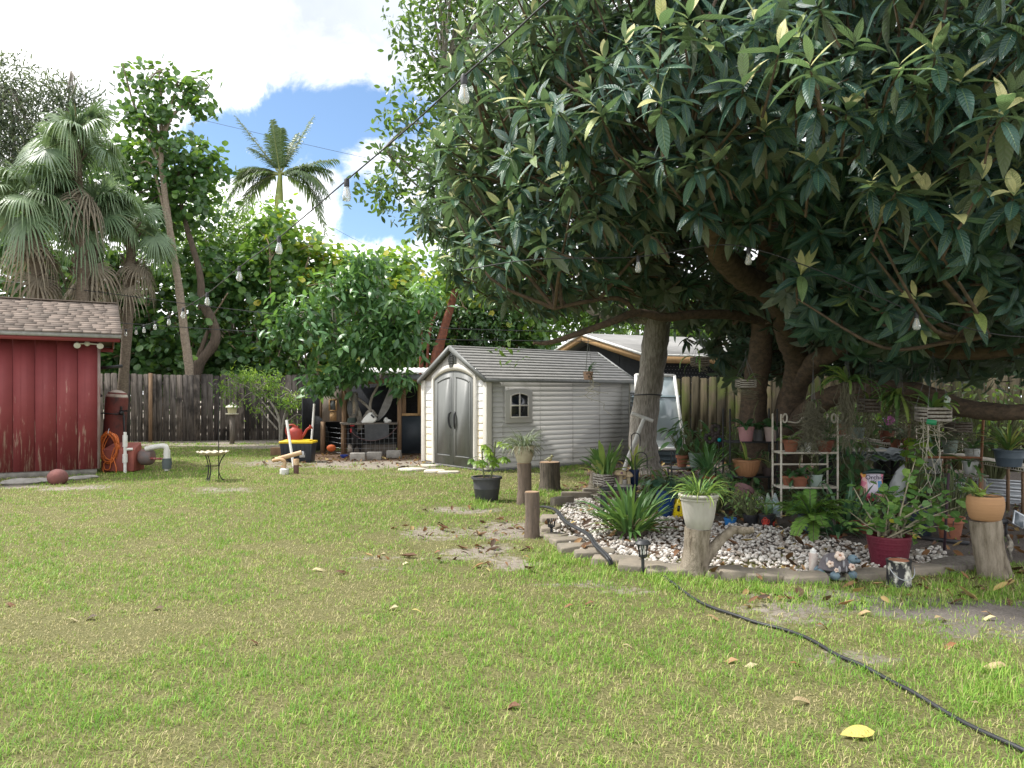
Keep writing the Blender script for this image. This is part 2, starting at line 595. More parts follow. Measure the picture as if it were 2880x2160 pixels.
mul = g.mix(g.m('GREATER_THAN', n3, .62), mul, g.mix(n1, (.09, .07, .055), (.21, .18, .15)))
edge = g.m('ADD', s3.outputs[0], g.m('MULTIPLY', g.m('SUBTRACT', n1, .5), .9))
er = g.n('ShaderNodeMapRange', interpolation_type='SMOOTHSTEP'); g.l(edge, er.inputs[0]); er.inputs[1].default_value = .3; er.inputs[2].default_value = .6
base = g.mix(er.outputs[0], thatch, sandc)
er2 = g.n('ShaderNodeMapRange', interpolation_type='SMOOTHSTEP'); g.l(g.m('ADD', s3.outputs[1], g.m('MULTIPLY', g.m('SUBTRACT', n1, .5), .8)), er2.inputs[0]); er2.inputs[1].default_value = .3; er2.inputs[2].default_value = .55
base = g.mix(er2.outputs[0], base, mul)
sxy = g.n('ShaderNodeSeparateXYZ'); g.l(ob, sxy.inputs[0])
dmp = g.n('ShaderNodeMapRange', interpolation_type='SMOOTHSTEP'); g.l(g.m('ADD', sxy.outputs[0], g.m('MULTIPLY', n3, .8)), dmp.inputs[0]); dmp.inputs[1].default_value = 1.9; dmp.inputs[2].default_value = 3.0
base = g.mix(g.m('MULTIPLY', g.m('MULTIPLY', dmp.outputs[0], er.outputs[0]), .8), base, g.ramp(n2, [(.3, (.05, .045, .042)), (.55, (.14, .125, .115)), (.7, (.24, .22, .20))]))   # grey humus-rich sand on the right
finish(g, base, .95, 0, .15, g.bump(g.m('ADD', n2, n1), .7, .03))
tag(gg.build('ground', m, sm=180), 'sandy back yard soil under thin lawn', 'ground', kind='structure')

# ------------------------------------------------------------------ grass
def make_grass():
    ge = Geo()
    dd = np.linspace(2.35, 25.5, 400)
    dens = 5600 * np.minimum(1, (3.6 / dd)) ** 1.25
    pdf = dens * (dd * 1.95 + .8)
    tot = int(np.trapz(pdf, dd))
    cdf = np.cumsum(pdf); cdf /= cdf[-1]
    d = np.interp(RNG.random(tot), cdf, dd)
    x = (RNG.random(tot) - .5) * (1.95 * d + .8)
    bz, mz, _ = field(x, d)
    gn = fbm(x * .8 + 3, d * .8, 60, 4); g2 = fbm(x * 3.5, d * 3.5, 70, 3)
    green = smooth(.25, .58, gn * .5 + g2 * .5)
    # lusher green in the near left third and along the hose on the right
    green = np.clip(green + .35 * np.exp(-(((x + .6) / 1.2) ** 2 + ((d - 4.0) / .8) ** 2)) + .3 * np.exp(-(((x - 2.6) / .6) ** 2 + ((d - 4.2) / .7) ** 2)) - .12 * smooth(5, 8, d) * (x < -1), 0, 1)
    g3 = fbm(x * 9, d * 9, 80, 3); g4 = vnoise(x * 22, d * 22, 85)
    keep = (RNG.random(tot) < .35 + 1.1 * smooth(.25, .6, g3 * .5 + g4 * .5)) & (RNG.random(tot) > np.clip(bz * 1.25 + (mz > .4) * .6, 0, .985)) & ~in_poly(x, d, BED)
    x, d, green, g2, g3 = x[keep], d[keep], green[keep], g2[keep], g3[keep]
    n = len(x)
    L = RNG.uniform(.013, .042, n) * (.65 + .75 * green) * (.6 + .9 * g3) * (1 + .25 * smooth(8, 16, d))
    tint = np.clip(green * .75 + (g3 - .5) * 1.1 + RNG.normal(size=n) * .26 - (RNG.random(n) < .17) * .5, 0, 1)
    # clumps
    ntuft = 330
    TP = []
    for (px0, px1, py0, py1, k) in [(1820, 2160, 1610, 1668, 60), (2200, 2680, 1636, 1715, 62), (2640, 2890, 1608, 1705, 48), (1480, 1610, 1520, 1650, 30), (1560, 1740, 1585, 1650, 26), (1290, 1380, 1395, 1440, 16), (1440, 1560, 1370, 1400, 16), (2700, 2880, 1890, 2000, 30), (1600, 1690, 1340, 1380, 14)]:
        for _ in range(k): TP.append(G(random.uniform(px0, px1), random.uniform(py0, py1)))
    for _ in range(60): TP.append(GD(random.uniform(300, 1000), random.uniform(22.2, 23.2)))
    TP = np.array(TP)
    k = 30
    tx = np.repeat(TP[:, 0], k) + RNG.normal(size=len(TP) * k) * .06; td = np.repeat(TP[:, 1], k) + RNG.normal(size=len(TP) * k) * .06
    q = ~in_poly(tx, td, BED)
    tx, td = tx[q], td[q]
    x = np.concatenate([x, tx]); d = np.concatenate([d, td])
    L = np.concatenate([L, RNG.uniform(.03, .12, len(tx)) * RNG.uniform(.5, 1.1, len(tx))]); tint = np.concatenate([tint, np.clip(RNG.normal(.72, .2, len(tx)) - (RNG.random(len(tx)) < .12) * .6, 0, 1)])
    n = len(x)
    az = RNG.random(n) * 2 * np.pi
    tilt = np.radians(RNG.uniform(18, 78, n))
    h = np.stack([np.cos(az), np.sin(az), np.zeros(n)], -1)
    P0 = np.stack([x, d, gz(x, d) - .004], -1)
    P1 = P0 + (h * np.sin(tilt * .6)[:, None] + np.array((0, 0, 1)) * np.cos(tilt * .6)[:, None]) * (L * .55)[:, None]
    P2 = P1 + (h * np.sin(np.minimum(tilt * 1.35, 1.75))[:, None] + np.array((0, 0, 1)) * np.cos(np.minimum(tilt * 1.35, 1.75))[:, None]) * (L * .5)[:, None]
    wd = .0018 * np.maximum(1, d / 3.6) ** .62 * RNG.uniform(.7, 1.4, n)
    S = np.stack([-np.sin(az), np.cos(az), np.zeros(n)], -1)
    ge.strips(np.stack([P0, P1, P2], 1), np.stack([wd, wd * .8, wd * .1], 1), S, tint)
    return ge


gm = leafmat('grass_blades', [(0, (.50, .43, .24)), (.2, (.43, .415, .18)), (.4, (.33, .42, .10)), (.7, (.21, .38, .055)), (1, (.11, .255, .03))], trans=(.3, .4, .08), tfac=.25, rough=.6, spec=.25)
tag(make_grass().build('grass', gm), 'patchy green and straw coloured lawn grass', 'grass', kind='stuff')

# ------------------------------------------------------------------ shared surface materials
M = {}
M['white_plastic'] = mat('white_plastic', (.78, .78, .76), (.66, .66, .62), .45, 5, bump=.03)
M['white_paint'] = mat('white_paint', (.76, .76, .74), (.58, .57, .54), .55, 9, bump=.05)
M['rusty_white'] = mat('rusty_white', (.56, .53, .46), (.48, .44, .36), .6, 22, bump=.2, c3=(.22, .09, .035), hi=.6)
M['black_metal'] = mat('black_metal', (.018, .018, .02), (.03, .03, .032), .5, 20, bump=.1, metal=.2)
M['black_plastic'] = mat('black_plastic', (.022, .023, .026), (.035, .036, .04), .5, 8, bump=.05)
M['charcoal_plastic'] = mat('charcoal_plastic', (.045, .047, .052), (.07, .07, .075), .6, 6, bump=.06)
M['dark_cloth'] = mat('dark_cloth', (.012, .013, .016), (.022, .024, .03), .9, 7, bump=.2)
M['terracotta'] = mat('terracotta', (.29, .115, .065), (.22, .085, .05), .85, 9, bump=.2, c3=(.42, .27, .2))
M['galvanised'] = mat('galvanised', (.48, .50, .52), (.36, .38, .40), .4, 5, bump=.05, metal=.75)
M['grey_wood'] = mat('grey_wood', (.20, .175, .15), (.10, .085, .07), .9, 5, (6, 6, .7), .5)
M['raw_lumber'] = mat('raw_lumber', (.42, .27, .13), (.33, .20, .095), .75, 4, (8, 8, .8), .15)
M['old_lumber'] = mat('old_lumber', (.27, .175, .105), (.16, .10, .06), .85, 4, (8, 8, .8), .3)
M['stone'] = mat('stone', (.26, .22, .17), (.17, .15, .12), .9, 6, bump=.6, c3=(.33, .27, .2))
M['concrete'] = mat('concrete', (.34, .32, .29), (.22, .205, .185), .92, 8, bump=.4)
M['pvc'] = mat('pvc', (.74, .74, .72), (.62, .60, .55), .4, 7, bump=.03)
M['stained_pvc'] = mat('stained_pvc', (.58, .42, .27), (.44, .25, .11), .55, 7, bump=.05, c3=(.66, .58, .46))

# ------------------------------------------------------------------ board fences
def fence(name, label, a, b, top, plank, m, seed, posts=(), base=0.02, gapw=.012, mossy=None):
    a, b = np.array(a, float), np.array(b, float)
    root = thing(name, label, 'fence', (a[0], a[1], 0))
    L = np.linalg.norm(b - a); u = (b - a) / L; nv = np.array((u[1], -u[0])); ang = math.atan2(u[1], u[0])
    r = random.Random(seed); ge = Geo(); s = 0
    while s < L:
        w_ = plank * r.uniform(.92, 1.05)
        h = top + r.uniform(-.025, .025) + .02 * math.sin(s * .7)
        c = a + u * (s + w_ / 2) + nv * r.uniform(-.006, .006)
        wd = w_ - gapw * r.uniform(.4, 1.6)
        # dog-eared board
        poly = [(-wd / 2, base), (wd / 2, base), (wd / 2, h - .03), (wd / 2 - .03, h), (-wd / 2 + .03, h), (-wd / 2, h - .03)]
        Mx = rotm(0, r.uniform(-.008, .008), ang)
        k = ge.n
        ge.prism(poly, .02, Mx, (c[0], c[1], 0))
        ge.lf[-1][:, 2] = r.random()
        s += w_
    ge.build('board_panel', m, root)
    for z_ in (.35, top * .55, top - .3):
        q0, q1 = a - nv * .045, b - nv * .045
        Geo().bar((*q0, z_), (*q1, z_), .04, .09).build('rail', m, root)
    for t in posts:
        c = a + u * t + nv * .045
        Geo().box((c[0], c[1], top / 2), (.1, .09, top + .04), ang).build('post', M['old_lumber'], root)
    return root


def fence_mat(name, dark, light, moss, mlo):
    m, g = new_mat(name)
    ob = g.n('ShaderNodeTexCoord').outputs['Object']
    at = g.n('ShaderNodeAttribute', attribute_name='lf'); s3 = g.n('ShaderNodeSeparateXYZ'); g.l(at.outputs['Vector'], s3.inputs[0])
    v = g.scaled(ob, (9, 9, .6))
    f = g.noise(v, 3, 8, .65, .4)
    col = g.ramp(f, [(.3, dark), (.5, tuple((p + q) / 2 for p, q in zip(dark, light))), (.7, light)])
    k = g.ramp(s3.outputs[2], [(0, (.45, .45, .47)), (.5, (.9, .9, .9)), (1, (1.35, 1.3, 1.25))])
    col = g.mix(1.0, col, k, 'MULTIPLY')
    sx = g.n('ShaderNodeSeparateXYZ'); g.l(ob, sx.inputs[0])
    # algae and damp, in patches of their own
    pat = g.noise(g.scaled(ob, (1.2, 1.2, .8)), 1.6, 5, .6)
    mr = g.n('ShaderNodeMapRange', interpolation_type='SMOOTHSTEP'); g.l(pat, mr.inputs[0]); mr.inputs[1].default_value = mlo; mr.inputs[2].default_value = mlo + .16
    col = g.mix(g.m('MULTIPLY', mr.outputs[0], .8), col, moss)
    finish(g, col, .92, 0, .2, g.bump(f, .5, .01))
    return m


fm1 = fence_mat('weathered_fence_wood', (.035, .03, .027), (.21, .185, .165), (.022, .02, .019), .47)
fm2 = fence_mat('mossy_fence_wood', (.04, .036, .022), (.14, .115, .075), (.07, .09, .02), .45)
LF0, LF1 = np.array((-15.5, 22.6)), np.array((-1.2, 26.6))
fence('board_fence', 'weathered grey board fence running behind the red shed, bird feeder and coop', LF0, LF1, 2.14, .19, fm1, 3, posts=(4.35,))
RF0, RF1 = np.array((2.9, 17.4)), np.array((13.5, 12.8))
fence('board_fence', 'mossy greenish board fence behind the orchid racks and oak trunk', RF0, RF1, 1.86, .2, fm2, 5)

# ------------------------------------------------------------------ grey resin shed
def siding_mat(name, base, stain, lo, hi, g0):
    m, g = new_mat(name)
    ob = g.n('ShaderNodeTexCoord').outputs['Object']
    sx = g.n('ShaderNodeSeparateXYZ'); g.l(ob, sx.inputs[0])
    n1 = g.noise(ob, 1.7, 5, .6); n2 = g.noise(g.scaled(ob, (1, 1, 8)), 12, 6, .6)
    hgt = g.m('ADD', sx.outputs[2], g.m('MULTIPLY', g.m('SUBTRACT', n1, .5), 1.0))
    mr = g.n('ShaderNodeMapRange', interpolation_type='SMOOTHSTEP'); g.l(hgt, mr.inputs[0]); mr.inputs[1].default_value = lo; mr.inputs[2].default_value = hi
    mr.inputs[3].default_value = g0; mr.inputs[4].default_value = 0
    col = g.mix(mr.outputs[0], base, stain)           # well-water staining low on the wall
    col = g.mix(g.m('MULTIPLY', n2, .22), col, tuple(k * .8 for k in base))
    finish(g, col, .55, 0, .35, g.bump(n2, .06, .004))
    return m


def shed():
    C1 = np.array((-.48, 14.6, 0)); rot = math.atan2(.6, .8)
    root = thing('storage_shed', 'grey resin storage shed with arched double doors and a shingled gable roof', 'shed', C1, rot)
    Ls, Wf, he, hr, fl = 3.95, 2.4, 1.80, 2.45, .05
    sid = siding_mat('shaded_resin_siding', (.50, .49, .47), (.48, .44, .36), .0, .6, .35)  # same resin as the front, base greyed to hold the side's shade
    sidf = siding_mat('sunlit_stained_siding', (.71, .695, .67), (.69, .58, .38), .55, 1.55, .8)  # paler base carries sunlight on the front; the low stain is real
    trim = mat('resin_trim', (.66, .63, .58), (.6, .57, .52), .5, 4, bump=.03)
    grey = mat('resin_door_grey', (.185, .19, .185), (.16, .165, .162), .5, 14, (1, 1, .15), .12, spec=.35)
    dk = mat('resin_roof_grey', (.21, .205, .195), (.16, .158, .15), .75, 5, bump=.2, bscale=60, c3=(.26, .25, .23))
    # walls: each course a wedge that laps the one below
    ncs = 17
    def courses(x0, x1, z0, z1, n, flip, gable=False):
        ge = Geo()
        hh = (z1 - z0) / n
        for i_ in range(n):
            a, b = z0 + i_ * hh, z0 + (i_ + 1) * hh
            pr = [(0.0, a + .001), (-.010, a + .001), (-.0105, a + hh * .10), (-.0085, a + hh * .13), (-.004, b), (0.0, b)]
            if not flip:   # wall along local x, facing -y
                V = np.array([(x, y_, z_) for x in (x0, x1) for (y_, z_) in pr])
            else:          # wall along local y, facing -x
                V = np.array([(y_, x, z_) for x in (x1, x0) for (y_, z_) in pr])
            k = len(pr)
            F_ = [tuple(range(k))[::-1], tuple(range(k, 2 * k))] + [(j, (j + 1) % k, (j + 1) % k + k, j + k) for j in range(k)]
            ge.add(V, F_)
        return ge
    s = courses(.09, Ls - .09, fl + .02, he - .05, ncs, False)
    s.box((Ls / 2, .03, he / 2 + fl / 2), (Ls - .02, .04, he - fl))
    for x_ in (.36, 1.30, 2.18, 2.95, 3.62):
        s.box((x_, -.0215, (he + fl) / 2), (.006, .006, he - fl - .1))
    s.build('side_wall', sid, root, True)
    fr = courses(.075, .40, fl + .02, he - .0, 12, True)
    o2 = courses(1.90, Wf - .075, fl + .02, he - .0, 12, True)
    base_n = fr.n
    fr.v += o2.v; fr.lf += o2.lf; fr.f += [q + base_n for q in o2.f]; fr.n += o2.n
    fr.box((.03, Wf / 2, (he + fl) / 2), (.04, Wf - .02, he - fl))
    fr.build('front_wall', sidf, root, True)
    gp = Geo()
    def slope(y_): return hr - .04 - abs(y_ - Wf / 2) * (hr - he) / (Wf / 2)
    gp.add([(-.012, .02, he - .02), (-.012, Wf - .02, he - .02), (-.012, Wf / 2, hr - .05), (.05, .02, he - .02), (.05, Wf - .02, he - .02), (.05, Wf / 2, hr - .05)],
           [(0, 2, 1), (3, 4, 5), (0, 1, 4, 3), (1, 2, 5, 4), (2, 0, 3, 5)])
    gp.build('gable', trim, root, True)
    bk = Geo(); bk.box((Ls - .03, Wf / 2, (he + fl) / 2), (.04, Wf - .02, he - fl)); bk.box((Ls / 2, Wf - .03, (he + fl) / 2), (Ls - .1, .04, he - fl))
    bk.add([(Ls - .05, .02, he), (Ls - .05, Wf - .02, he), (Ls - .05, Wf / 2, hr - .05), (Ls - .01, .02, he), (Ls - .01, Wf - .02, he), (Ls - .01, Wf / 2, hr - .05)],
           [(0, 2, 1), (3, 4, 5), (0, 1, 4, 3), (1, 2, 5, 4), (2, 0, 3, 5)])
    bk.build('rear_wall', sid, root, True)
    for (x_, y_) in ((.02, .02), (Ls - .02, .02), (.02, Wf - .02)):
        Geo().box((x_, y_, (he + fl) / 2), (.13, .13, he - fl)).build('corner_post', trim, root, True, bev=.01)
    Geo().box((Ls / 2, Wf / 2, fl / 2), (Ls + .06, Wf + .06, fl)).build('floor_base', mat('resin_base', (.16, .16, .155), None, .7), root, True)
    # arched door frame
    yc, hw, zt, zs = 1.15, .75, 1.99, 1.82
    def arch(hw_, top, sh, n=14):
        R_ = (hw_ ** 2 + (top - sh) ** 2) / (2 * (top - sh))
        a0 = math.asin(hw_ / R_)
        return [(yc + R_ * math.sin(t), top - R_ + R_ * math.cos(t)) for t in np.linspace(-a0, a0, n)]
    Yrot = np.array([[0, 1, 0], [1, 0, 0], [0, 0, 1.]])   # prism xz -> local yz, depth to x
    outer = [(yc - hw - .075, fl)] + arch(hw + .075, zt + .12, zs + .07) + [(yc + hw + .075, fl)]
    inner = arch(hw, zt, zs)
    ge = Geo()
    pts_o = outer; pts_i = [(yc - hw, fl)] + inner + [(yc + hw, fl)]
    n_ = len(pts_o)
    V = [(x_, p[0], p[1]) for x_ in (-.055, .0) for p in pts_o] + [(x_, p[0], p[1]) for x_ in (-.055, .0) for p in pts_i]
    Fq = []
    for i_ in range(n_ - 1):
        Fq += [(i_, i_ + 1, 2 * n_ + i_ + 1, 2 * n_ + i_), (i_ + 1, i_, n_ + i_, n_ + i_ + 1), (2 * n_ + i_, 2 * n_ + i_ + 1, 3 * n_ + i_ + 1, 3 * n_ + i_)]
    ge.add(V, Fq).build('door_frame', trim, root, True)
    for sgn in (-1, 1):
        y0, y1 = (yc - hw + .006, yc - .008) if sgn < 0 else (yc + .008, yc + hw - .006)
        R_ = (hw ** 2 + (zt - zs) ** 2) / (2 * (zt - zs))
        def top_at(y_, d_=0): return zt - R_ + math.sqrt((R_ - d_) ** 2 - min((y_ - yc) ** 2, (R_ - d_) ** 2)) - .006
        ysm = np.linspace(y0, y1, 9)
        poly = [(y0, fl + .01)] + [(y_, top_at(y_)) for y_ in ysm] + [(y1, fl + .01)]
        d = Geo().prism(poly, .03, Yrot, (-.035, 0, 0)).build('door', grey, root, True)
        # raised panel moulding
        e0, e1 = y0 + .13 - (.04 if sgn > 0 else 0), y1 - .13 + (.04 if sgn < 0 else 0)
        pm = Geo()
        ys2 = np.linspace(e0, e1, 8)
        path = [(e0, .24)] + [(y_, top_at(y_) - .13) for y_ in ys2] + [(e1, .24), (e0, .24)]
        for p, q in zip(path[:-1], path[1:]): pm.bar((-.04, p[0], p[1]), (-.04, q[0], q[1]), .022, .016, up=(1, 0, 0))
        ins = [(e0 + .03, .27)] + [(y_, top_at(y_) - .16) for y_ in np.linspace(e0 + .03, e1 - .03, 8)] + [(e1 - .03, .27)]
        pm.prism(ins, .012, Yrot, (-.043, 0, 0))
        pm.build('moulding', grey, d, True)
        yh = yc + sgn * .075
        hd = Geo(); hd.tube(curve([(-.04, yh, 1.14), (-.075, yh + sgn * .03, 1.10), (-.085, yh + sgn * .035, .98), (-.07, yh + sgn * .02, .86), (-.04, yh - sgn * .005, .80)], 12), [.016, .02, .02, .016], 8)
        hd.build('handle', M['black_plastic'], d, True, sm=60)
    # gable vent
    ve = Geo()
    vp = [(yc + .05 + .135 * math.sin(t) * (1 if math.cos(t) > -.2 else .92), 2.195 + .16 * math.cos(t) * (1.15 if math.cos(t) < 0 else 1)) for t in np.linspace(0, 2 * math.pi, 20, endpoint=False)]
    ve.prism(vp, .03, Yrot, (-.045, 0, 0))
    vo = ve.build('gable_vent', grey, root, True)
    sl = Geo()
    for z_ in np.linspace(2.07, 2.29, 7):
        wv = .1 * math.sqrt(max(.1, 1 - ((z_ - 2.19) / .15) ** 2))
        sl.box((-.058, yc + .05, z_), (.03, 2 * wv, .016), ry=-.5)
    sl.build('louvre', mat('resin_dark', (.07, .072, .07), None, .5), vo, True)
    # window
    wd = Geo()
    x0, x1, z0, z1 = .41, 1.085, .935, 1.60
    ar = [(x, 1.565 + .05 * math.sin(math.pi * (x - x0) / (x1 - x0))) for x in np.linspace(x1, x0, 8)]
    wd.prism([(x0, z0), (x1, z0)] + ar, .03, None, (0, -.045, 0))
    wf = wd.build('window', sid, root, True, bev=.008)
    pa = Geo(); ax0, ax1, b0, b1 = .53, .965, 1.05, 1.47
    par = [(x, b1 + .05 * math.sin(math.pi * (x - ax0) / (ax1 - ax0))) for x in np.linspace(ax1, ax0, 8)]
    pa.prism([(ax0, b0), (ax1, b0)] + par, .004, None, (0, -.052, 0))
    m_, g_ = new_mat('dark_window'); finish(g_, (.012, .016, .024), .08, 0, .6)
    pa.build('pane', m_, wf, True)
    mu_ = Geo()
    mu_.box(((ax0 + ax1) / 2, -.058, (b0 + b1 + .04) / 2), (.028, .02, b1 - b0 + .06)); mu_.box(((ax0 + ax1) / 2, -.060, (b0 + b1) / 2 + .02), (ax1 - ax0, .02, .028))
    for x_ in (ax0, ax1): mu_.box((x_, -.057, (b0 + b1) / 2), (.03, .022, b1 - b0 + .03))
    mu_.box(((ax0 + ax1) / 2, -.0575, b0), (ax1 - ax0 + .03, .023, .03))
    for p, q in zip(par[:-1], par[1:]): mu_.bar((p[0], -.057, p[1]), (q[0], -.057, q[1]), .022, .03, up=(0, 1, 0))
    mu_.build('muntin', trim, wf, True)
    # roof: lapped courses on both slopes
    for sg in (0, 1):
        ge = Geo(); nc = 11
        ov = .07
        for i_ in range(nc):
            t0, t1 = i_ / nc, (i_ + 1) / nc + .01
            def pt(t, lift):
                y_ = -ov + (Wf / 2 + ov) * t
                z_ = he - .02 + (hr - he + .03) * t + lift
                return (y_ if sg == 0 else Wf - y_, z_)
            a0, a1 = pt(t0, .03), pt(t1, .008)
            c0, c1 = pt(t0, .0), pt(t1, -.02)
            jog = .015 if i_ % 2 else 0
            V = [(-.09 + jog * 0, *a0), (Ls + .07, *a0), (Ls + .07, *a1), (-.09, *a1), (-.09, *c0), (Ls + .07, *c0), (Ls + .07, *c1), (-.09, *c1)]
            ge.add(V, [(0, 1, 2, 3), (7, 6, 5, 4), (0, 4, 5, 1), (1, 5, 6, 2), (2, 6, 7, 3), (3, 7, 4, 0)])
        ge.build('roof', dk, root, True)
        rk = Geo()
        ya, yb = (-.08, Wf / 2) if sg == 0 else (Wf + .08, Wf / 2)
        for xr in (-.10, Ls + .08):
            Geo().bar((xr, ya, he - .035), (xr, yb, hr + .005), .03, .09).build('rake_trim', grey, root, True)
        Geo().box((Ls / 2, ya, he - .035), (Ls + .2, .035, .06)).build('eave_trim', grey, root, True)
    rc = Geo(); rc.tube([(-.1, Wf / 2, hr + .02), (Ls + .08, Wf / 2, hr + .02)], .03, 8); rc.build('ridge_cap', dk, root, True)
    return root


shed()

# pavers at the shed door
for k_, (px, py, sx_, sy_, rz_) in enumerate([(1160, 1322, .62, .5, .5), (1222, 1327, .5, .5, .9), (1205, 1312, .45, .4, .3), (1262, 1330, .5, .3, .6)]):
    c = G(px, py); r_ = random.Random(k_); 
    pl = [(sx_ / 2 * math.cos(t) * r_.uniform(.8, 1.1), sy_ / 2 * math.sin(t) * r_.uniform(.8, 1.1)) for t in np.linspace(0, 2 * math.pi, 9)[:-1]]
    ge = Geo(); n_ = len(pl)
    V = [(c[0] + x_, c[1] + y_, .0) for x_, y_ in pl] + [(c[0] + x_ * .97, c[1] + y_ * .97, .035) for x_, y_ in pl]
    ge.add(V, [tuple(range(n_, 2 * n_))] + [(i_, (i_ + 1) % n_, n_ + (i_ + 1) % n_, n_ + i_) for i_ in range(n_)])
    o = ge.build('paving_slab', mat('pale_flagstone', (.60, .56, .48), (.44, .40, .33), .9, 5, bump=.35), bev=.006)
    tag(o, ['pale flagstone farthest out on the lawn before the shed doors', 'cracked pale flagstone in the middle before the shed doors', 'small pale flagstone at the shed corner by the coop', 'narrow pale flagstone under the right shed door'][k_], 'paving slab', 'flagstones in front of the shed doors')
# ================================================================== vegetation
L_LOQ = leafmat('loquat_leaves', [(0, (.022, .066, .056)), (.35, (.036, .102, .080)), (.6, (.07, .155, .085)), (.8, (.30, .38, .12)), (1, (.58, .56, .27))], under=(.12, .15, .105), trans=(.22, .42, .13), tfac=.22, rough=.40, vein=.55, spec=.6)  # palest stops: young tips, brightened further so their colour carries the backlight
L_GRAPE = leafmat('sea_grape_leaves', [(0, (.045, .12, .04)), (.4, (.085, .19, .065)), (.7, (.16, .30, .065)), (.92, (.33, .45, .05)), (1, (.52, .46, .05))], trans=(.3, .5, .05), tfac=.32, rough=.33, vein=.25, veins=5, spec=.65)
L_AVO = leafmat('glossy_green_leaves', [(0, (.05, .135, .05)), (.5, (.095, .23, .085)), (1, (.20, .36, .11))], trans=(.25, .45, .06), tfac=.28, rough=.35, vein=.2, spec=.55)
L_LIME = leafmat('lime_green_leaves', [(0, (.06, .14, .03)), (.5, (.14, .27, .045)), (1, (.30, .42, .06))], trans=(.35, .55, .05), tfac=.36, rough=.5)
L_DARK = leafmat('dark_green_leaves', [(0, (.03, .075, .03)), (.5, (.06, .14, .045)), (1, (.14, .25, .07))], trans=(.2, .35, .05), tfac=.25, rough=.45)
L_GREY = leafmat('grey_green_needles', [(0, (.05, .075, .05)), (.5, (.09, .125, .075)), (1, (.15, .18, .09))], trans=(.25, .33, .12), tfac=.25, rough=.6)
L_FAN = leafmat('fan_palm_leaves', [(0, (.27, .20, .12)), (.18, (.20, .18, .10)), (.3, (.10, .165, .095)), (.7, (.155, .235, .13)), (1, (.24, .31, .19))], trans=(.22, .34, .1), tfac=.22, rough=.4, spec=.5)
L_DEAD = leafmat('dead_palm_leaves', [(0, (.15, .125, .10)), (.5, (.25, .215, .17)), (1, (.34, .30, .24))], trans=(.3, .25, .15), tfac=.15, rough=.8, spec=.2)
B_GREY = mat('grey_bark', (.47, .43, .38), (.20, .178, .15), .92, 5, (7, 7, 1.1), 1.0, 14, c3=(.40, .39, .34), bdist=.03)
B_TAN = mat('tan_bark', (.40, .31, .23), (.26, .19, .135), .9, 7, (2, 2, 3), .5, bdist=.02)
B_LOQ = mat('loquat_bark', (.15, .105, .072), (.065, .05, .038), .92, 5, (3, 3, 4), .7, c3=(.16, .16, .12), bdist=.02)
B_RED = mat('peeling_red_bark', (.22, .07, .035), (.12, .045, .03), .7, 4, (2, 2, 3), .4)
B_BROWN = mat('brown_bark', (.14, .105, .08), (.075, .058, .045), .92, 6, (4, 4, 1), .5, bdist=.02)


def B(px, py, d, rx, ry, rd=None):
    c = W(px, py, d); k = d / FOC
    return (c[0], c[1], c[2], rx * k, (rd or rx) * k, ry * k)


def tree(name, label, cat, base, trunks, m_bark, crown, m_leaf, group=None, **kw):
    """trunks: list of (points, radii); crown: list of foliage() argument dicts"""
    root = thing(name, label, cat, base, group=group)
    tg = Geo()
    for pts, r in trunks:
        tg.tube(curve(pts, max(8, 5 * len(pts))), r, 10, wob=.05)
    cg = Geo(); P = []
    for c in crown:
        P.append(foliage(cg, **c))
    P = np.concatenate(P)
    ends = np.array([t[0][-1] for t in trunks])
    nb = kw.get('branches', 14)
    if nb and len(P):
        sel = P[RNG.choice(len(P), min(nb, len(P)), replace=False)]
        for e in sel:
            a = ends[np.argmin(np.linalg.norm(ends - e, axis=1))]
            limbs(tg, a, [e], kw.get('br', .04), .012, .1, 6, 5)
    tg.build('trunk', m_bark, root, sm=50)
    cg.build('crown', m_leaf, root)
    return root


# ---- far wood that closes the horizon
wd = Geo()
bl = [(x, 41 + 3 * math.sin(x), 2.6 + 1.2 * vnoise(x * .2, 0, 3), 3.2, 2.5, 3.2) for x in np.arange(-36, 42, 3.0)]
foliage(wd, bl, 1500, 14, .55, .55, T_OVAL, shell=.75, tint=(.25, .2))
tag(wd.build('woods', L_DARK), 'dense dark green wood closing the view behind the gardens', 'woods', kind='stuff')

# ---- sea grape shrubs along the back of the fence
SG = [((60, 800), (120, 190), 'shrubby sea grape filling behind the fan palms at the left frame edge', .25), ((205, 850), (100, 160), 'sea grape shrub behind the red shed roof between the fan palm trunks', .28), ((320, 925), (105, 150), 'sea grape shrub behind the fence above the rusty pump tank', .3), ((440, 905), (110, 175), 'sea grape shrub behind the fence left of the slanting pale trunk', .32),
      ((560, 870), (115, 190), 'sea grape shrub wrapped around the slanting pale trunk behind the fence', .34), ((675, 875), (110, 165), 'sea grape shrub behind the fence above the bird feeder', .4),
      ((800, 805), (105, 215), 'tall sea grape shrub with yellow young leaves under the feather palm', .62), ((905, 845), (100, 150), 'yellow-topped sea grape shrub directly left of the glossy tree crown', .66),
      ((1010, 860), (110, 140), 'sea grape shrub with bright yellow top leaves behind the glossy tree', .68), ((1120, 850), (100, 140), 'bright lime sea grape shrub behind the chicken coop roof', .7),
      ((1330, 850), (90, 120), 'sunlit lime sea grape shrub behind the shed roof ridge', .72), ((1460, 900), (90, 110), 'sea grape shrub behind the far end of the shed roof', .6)]
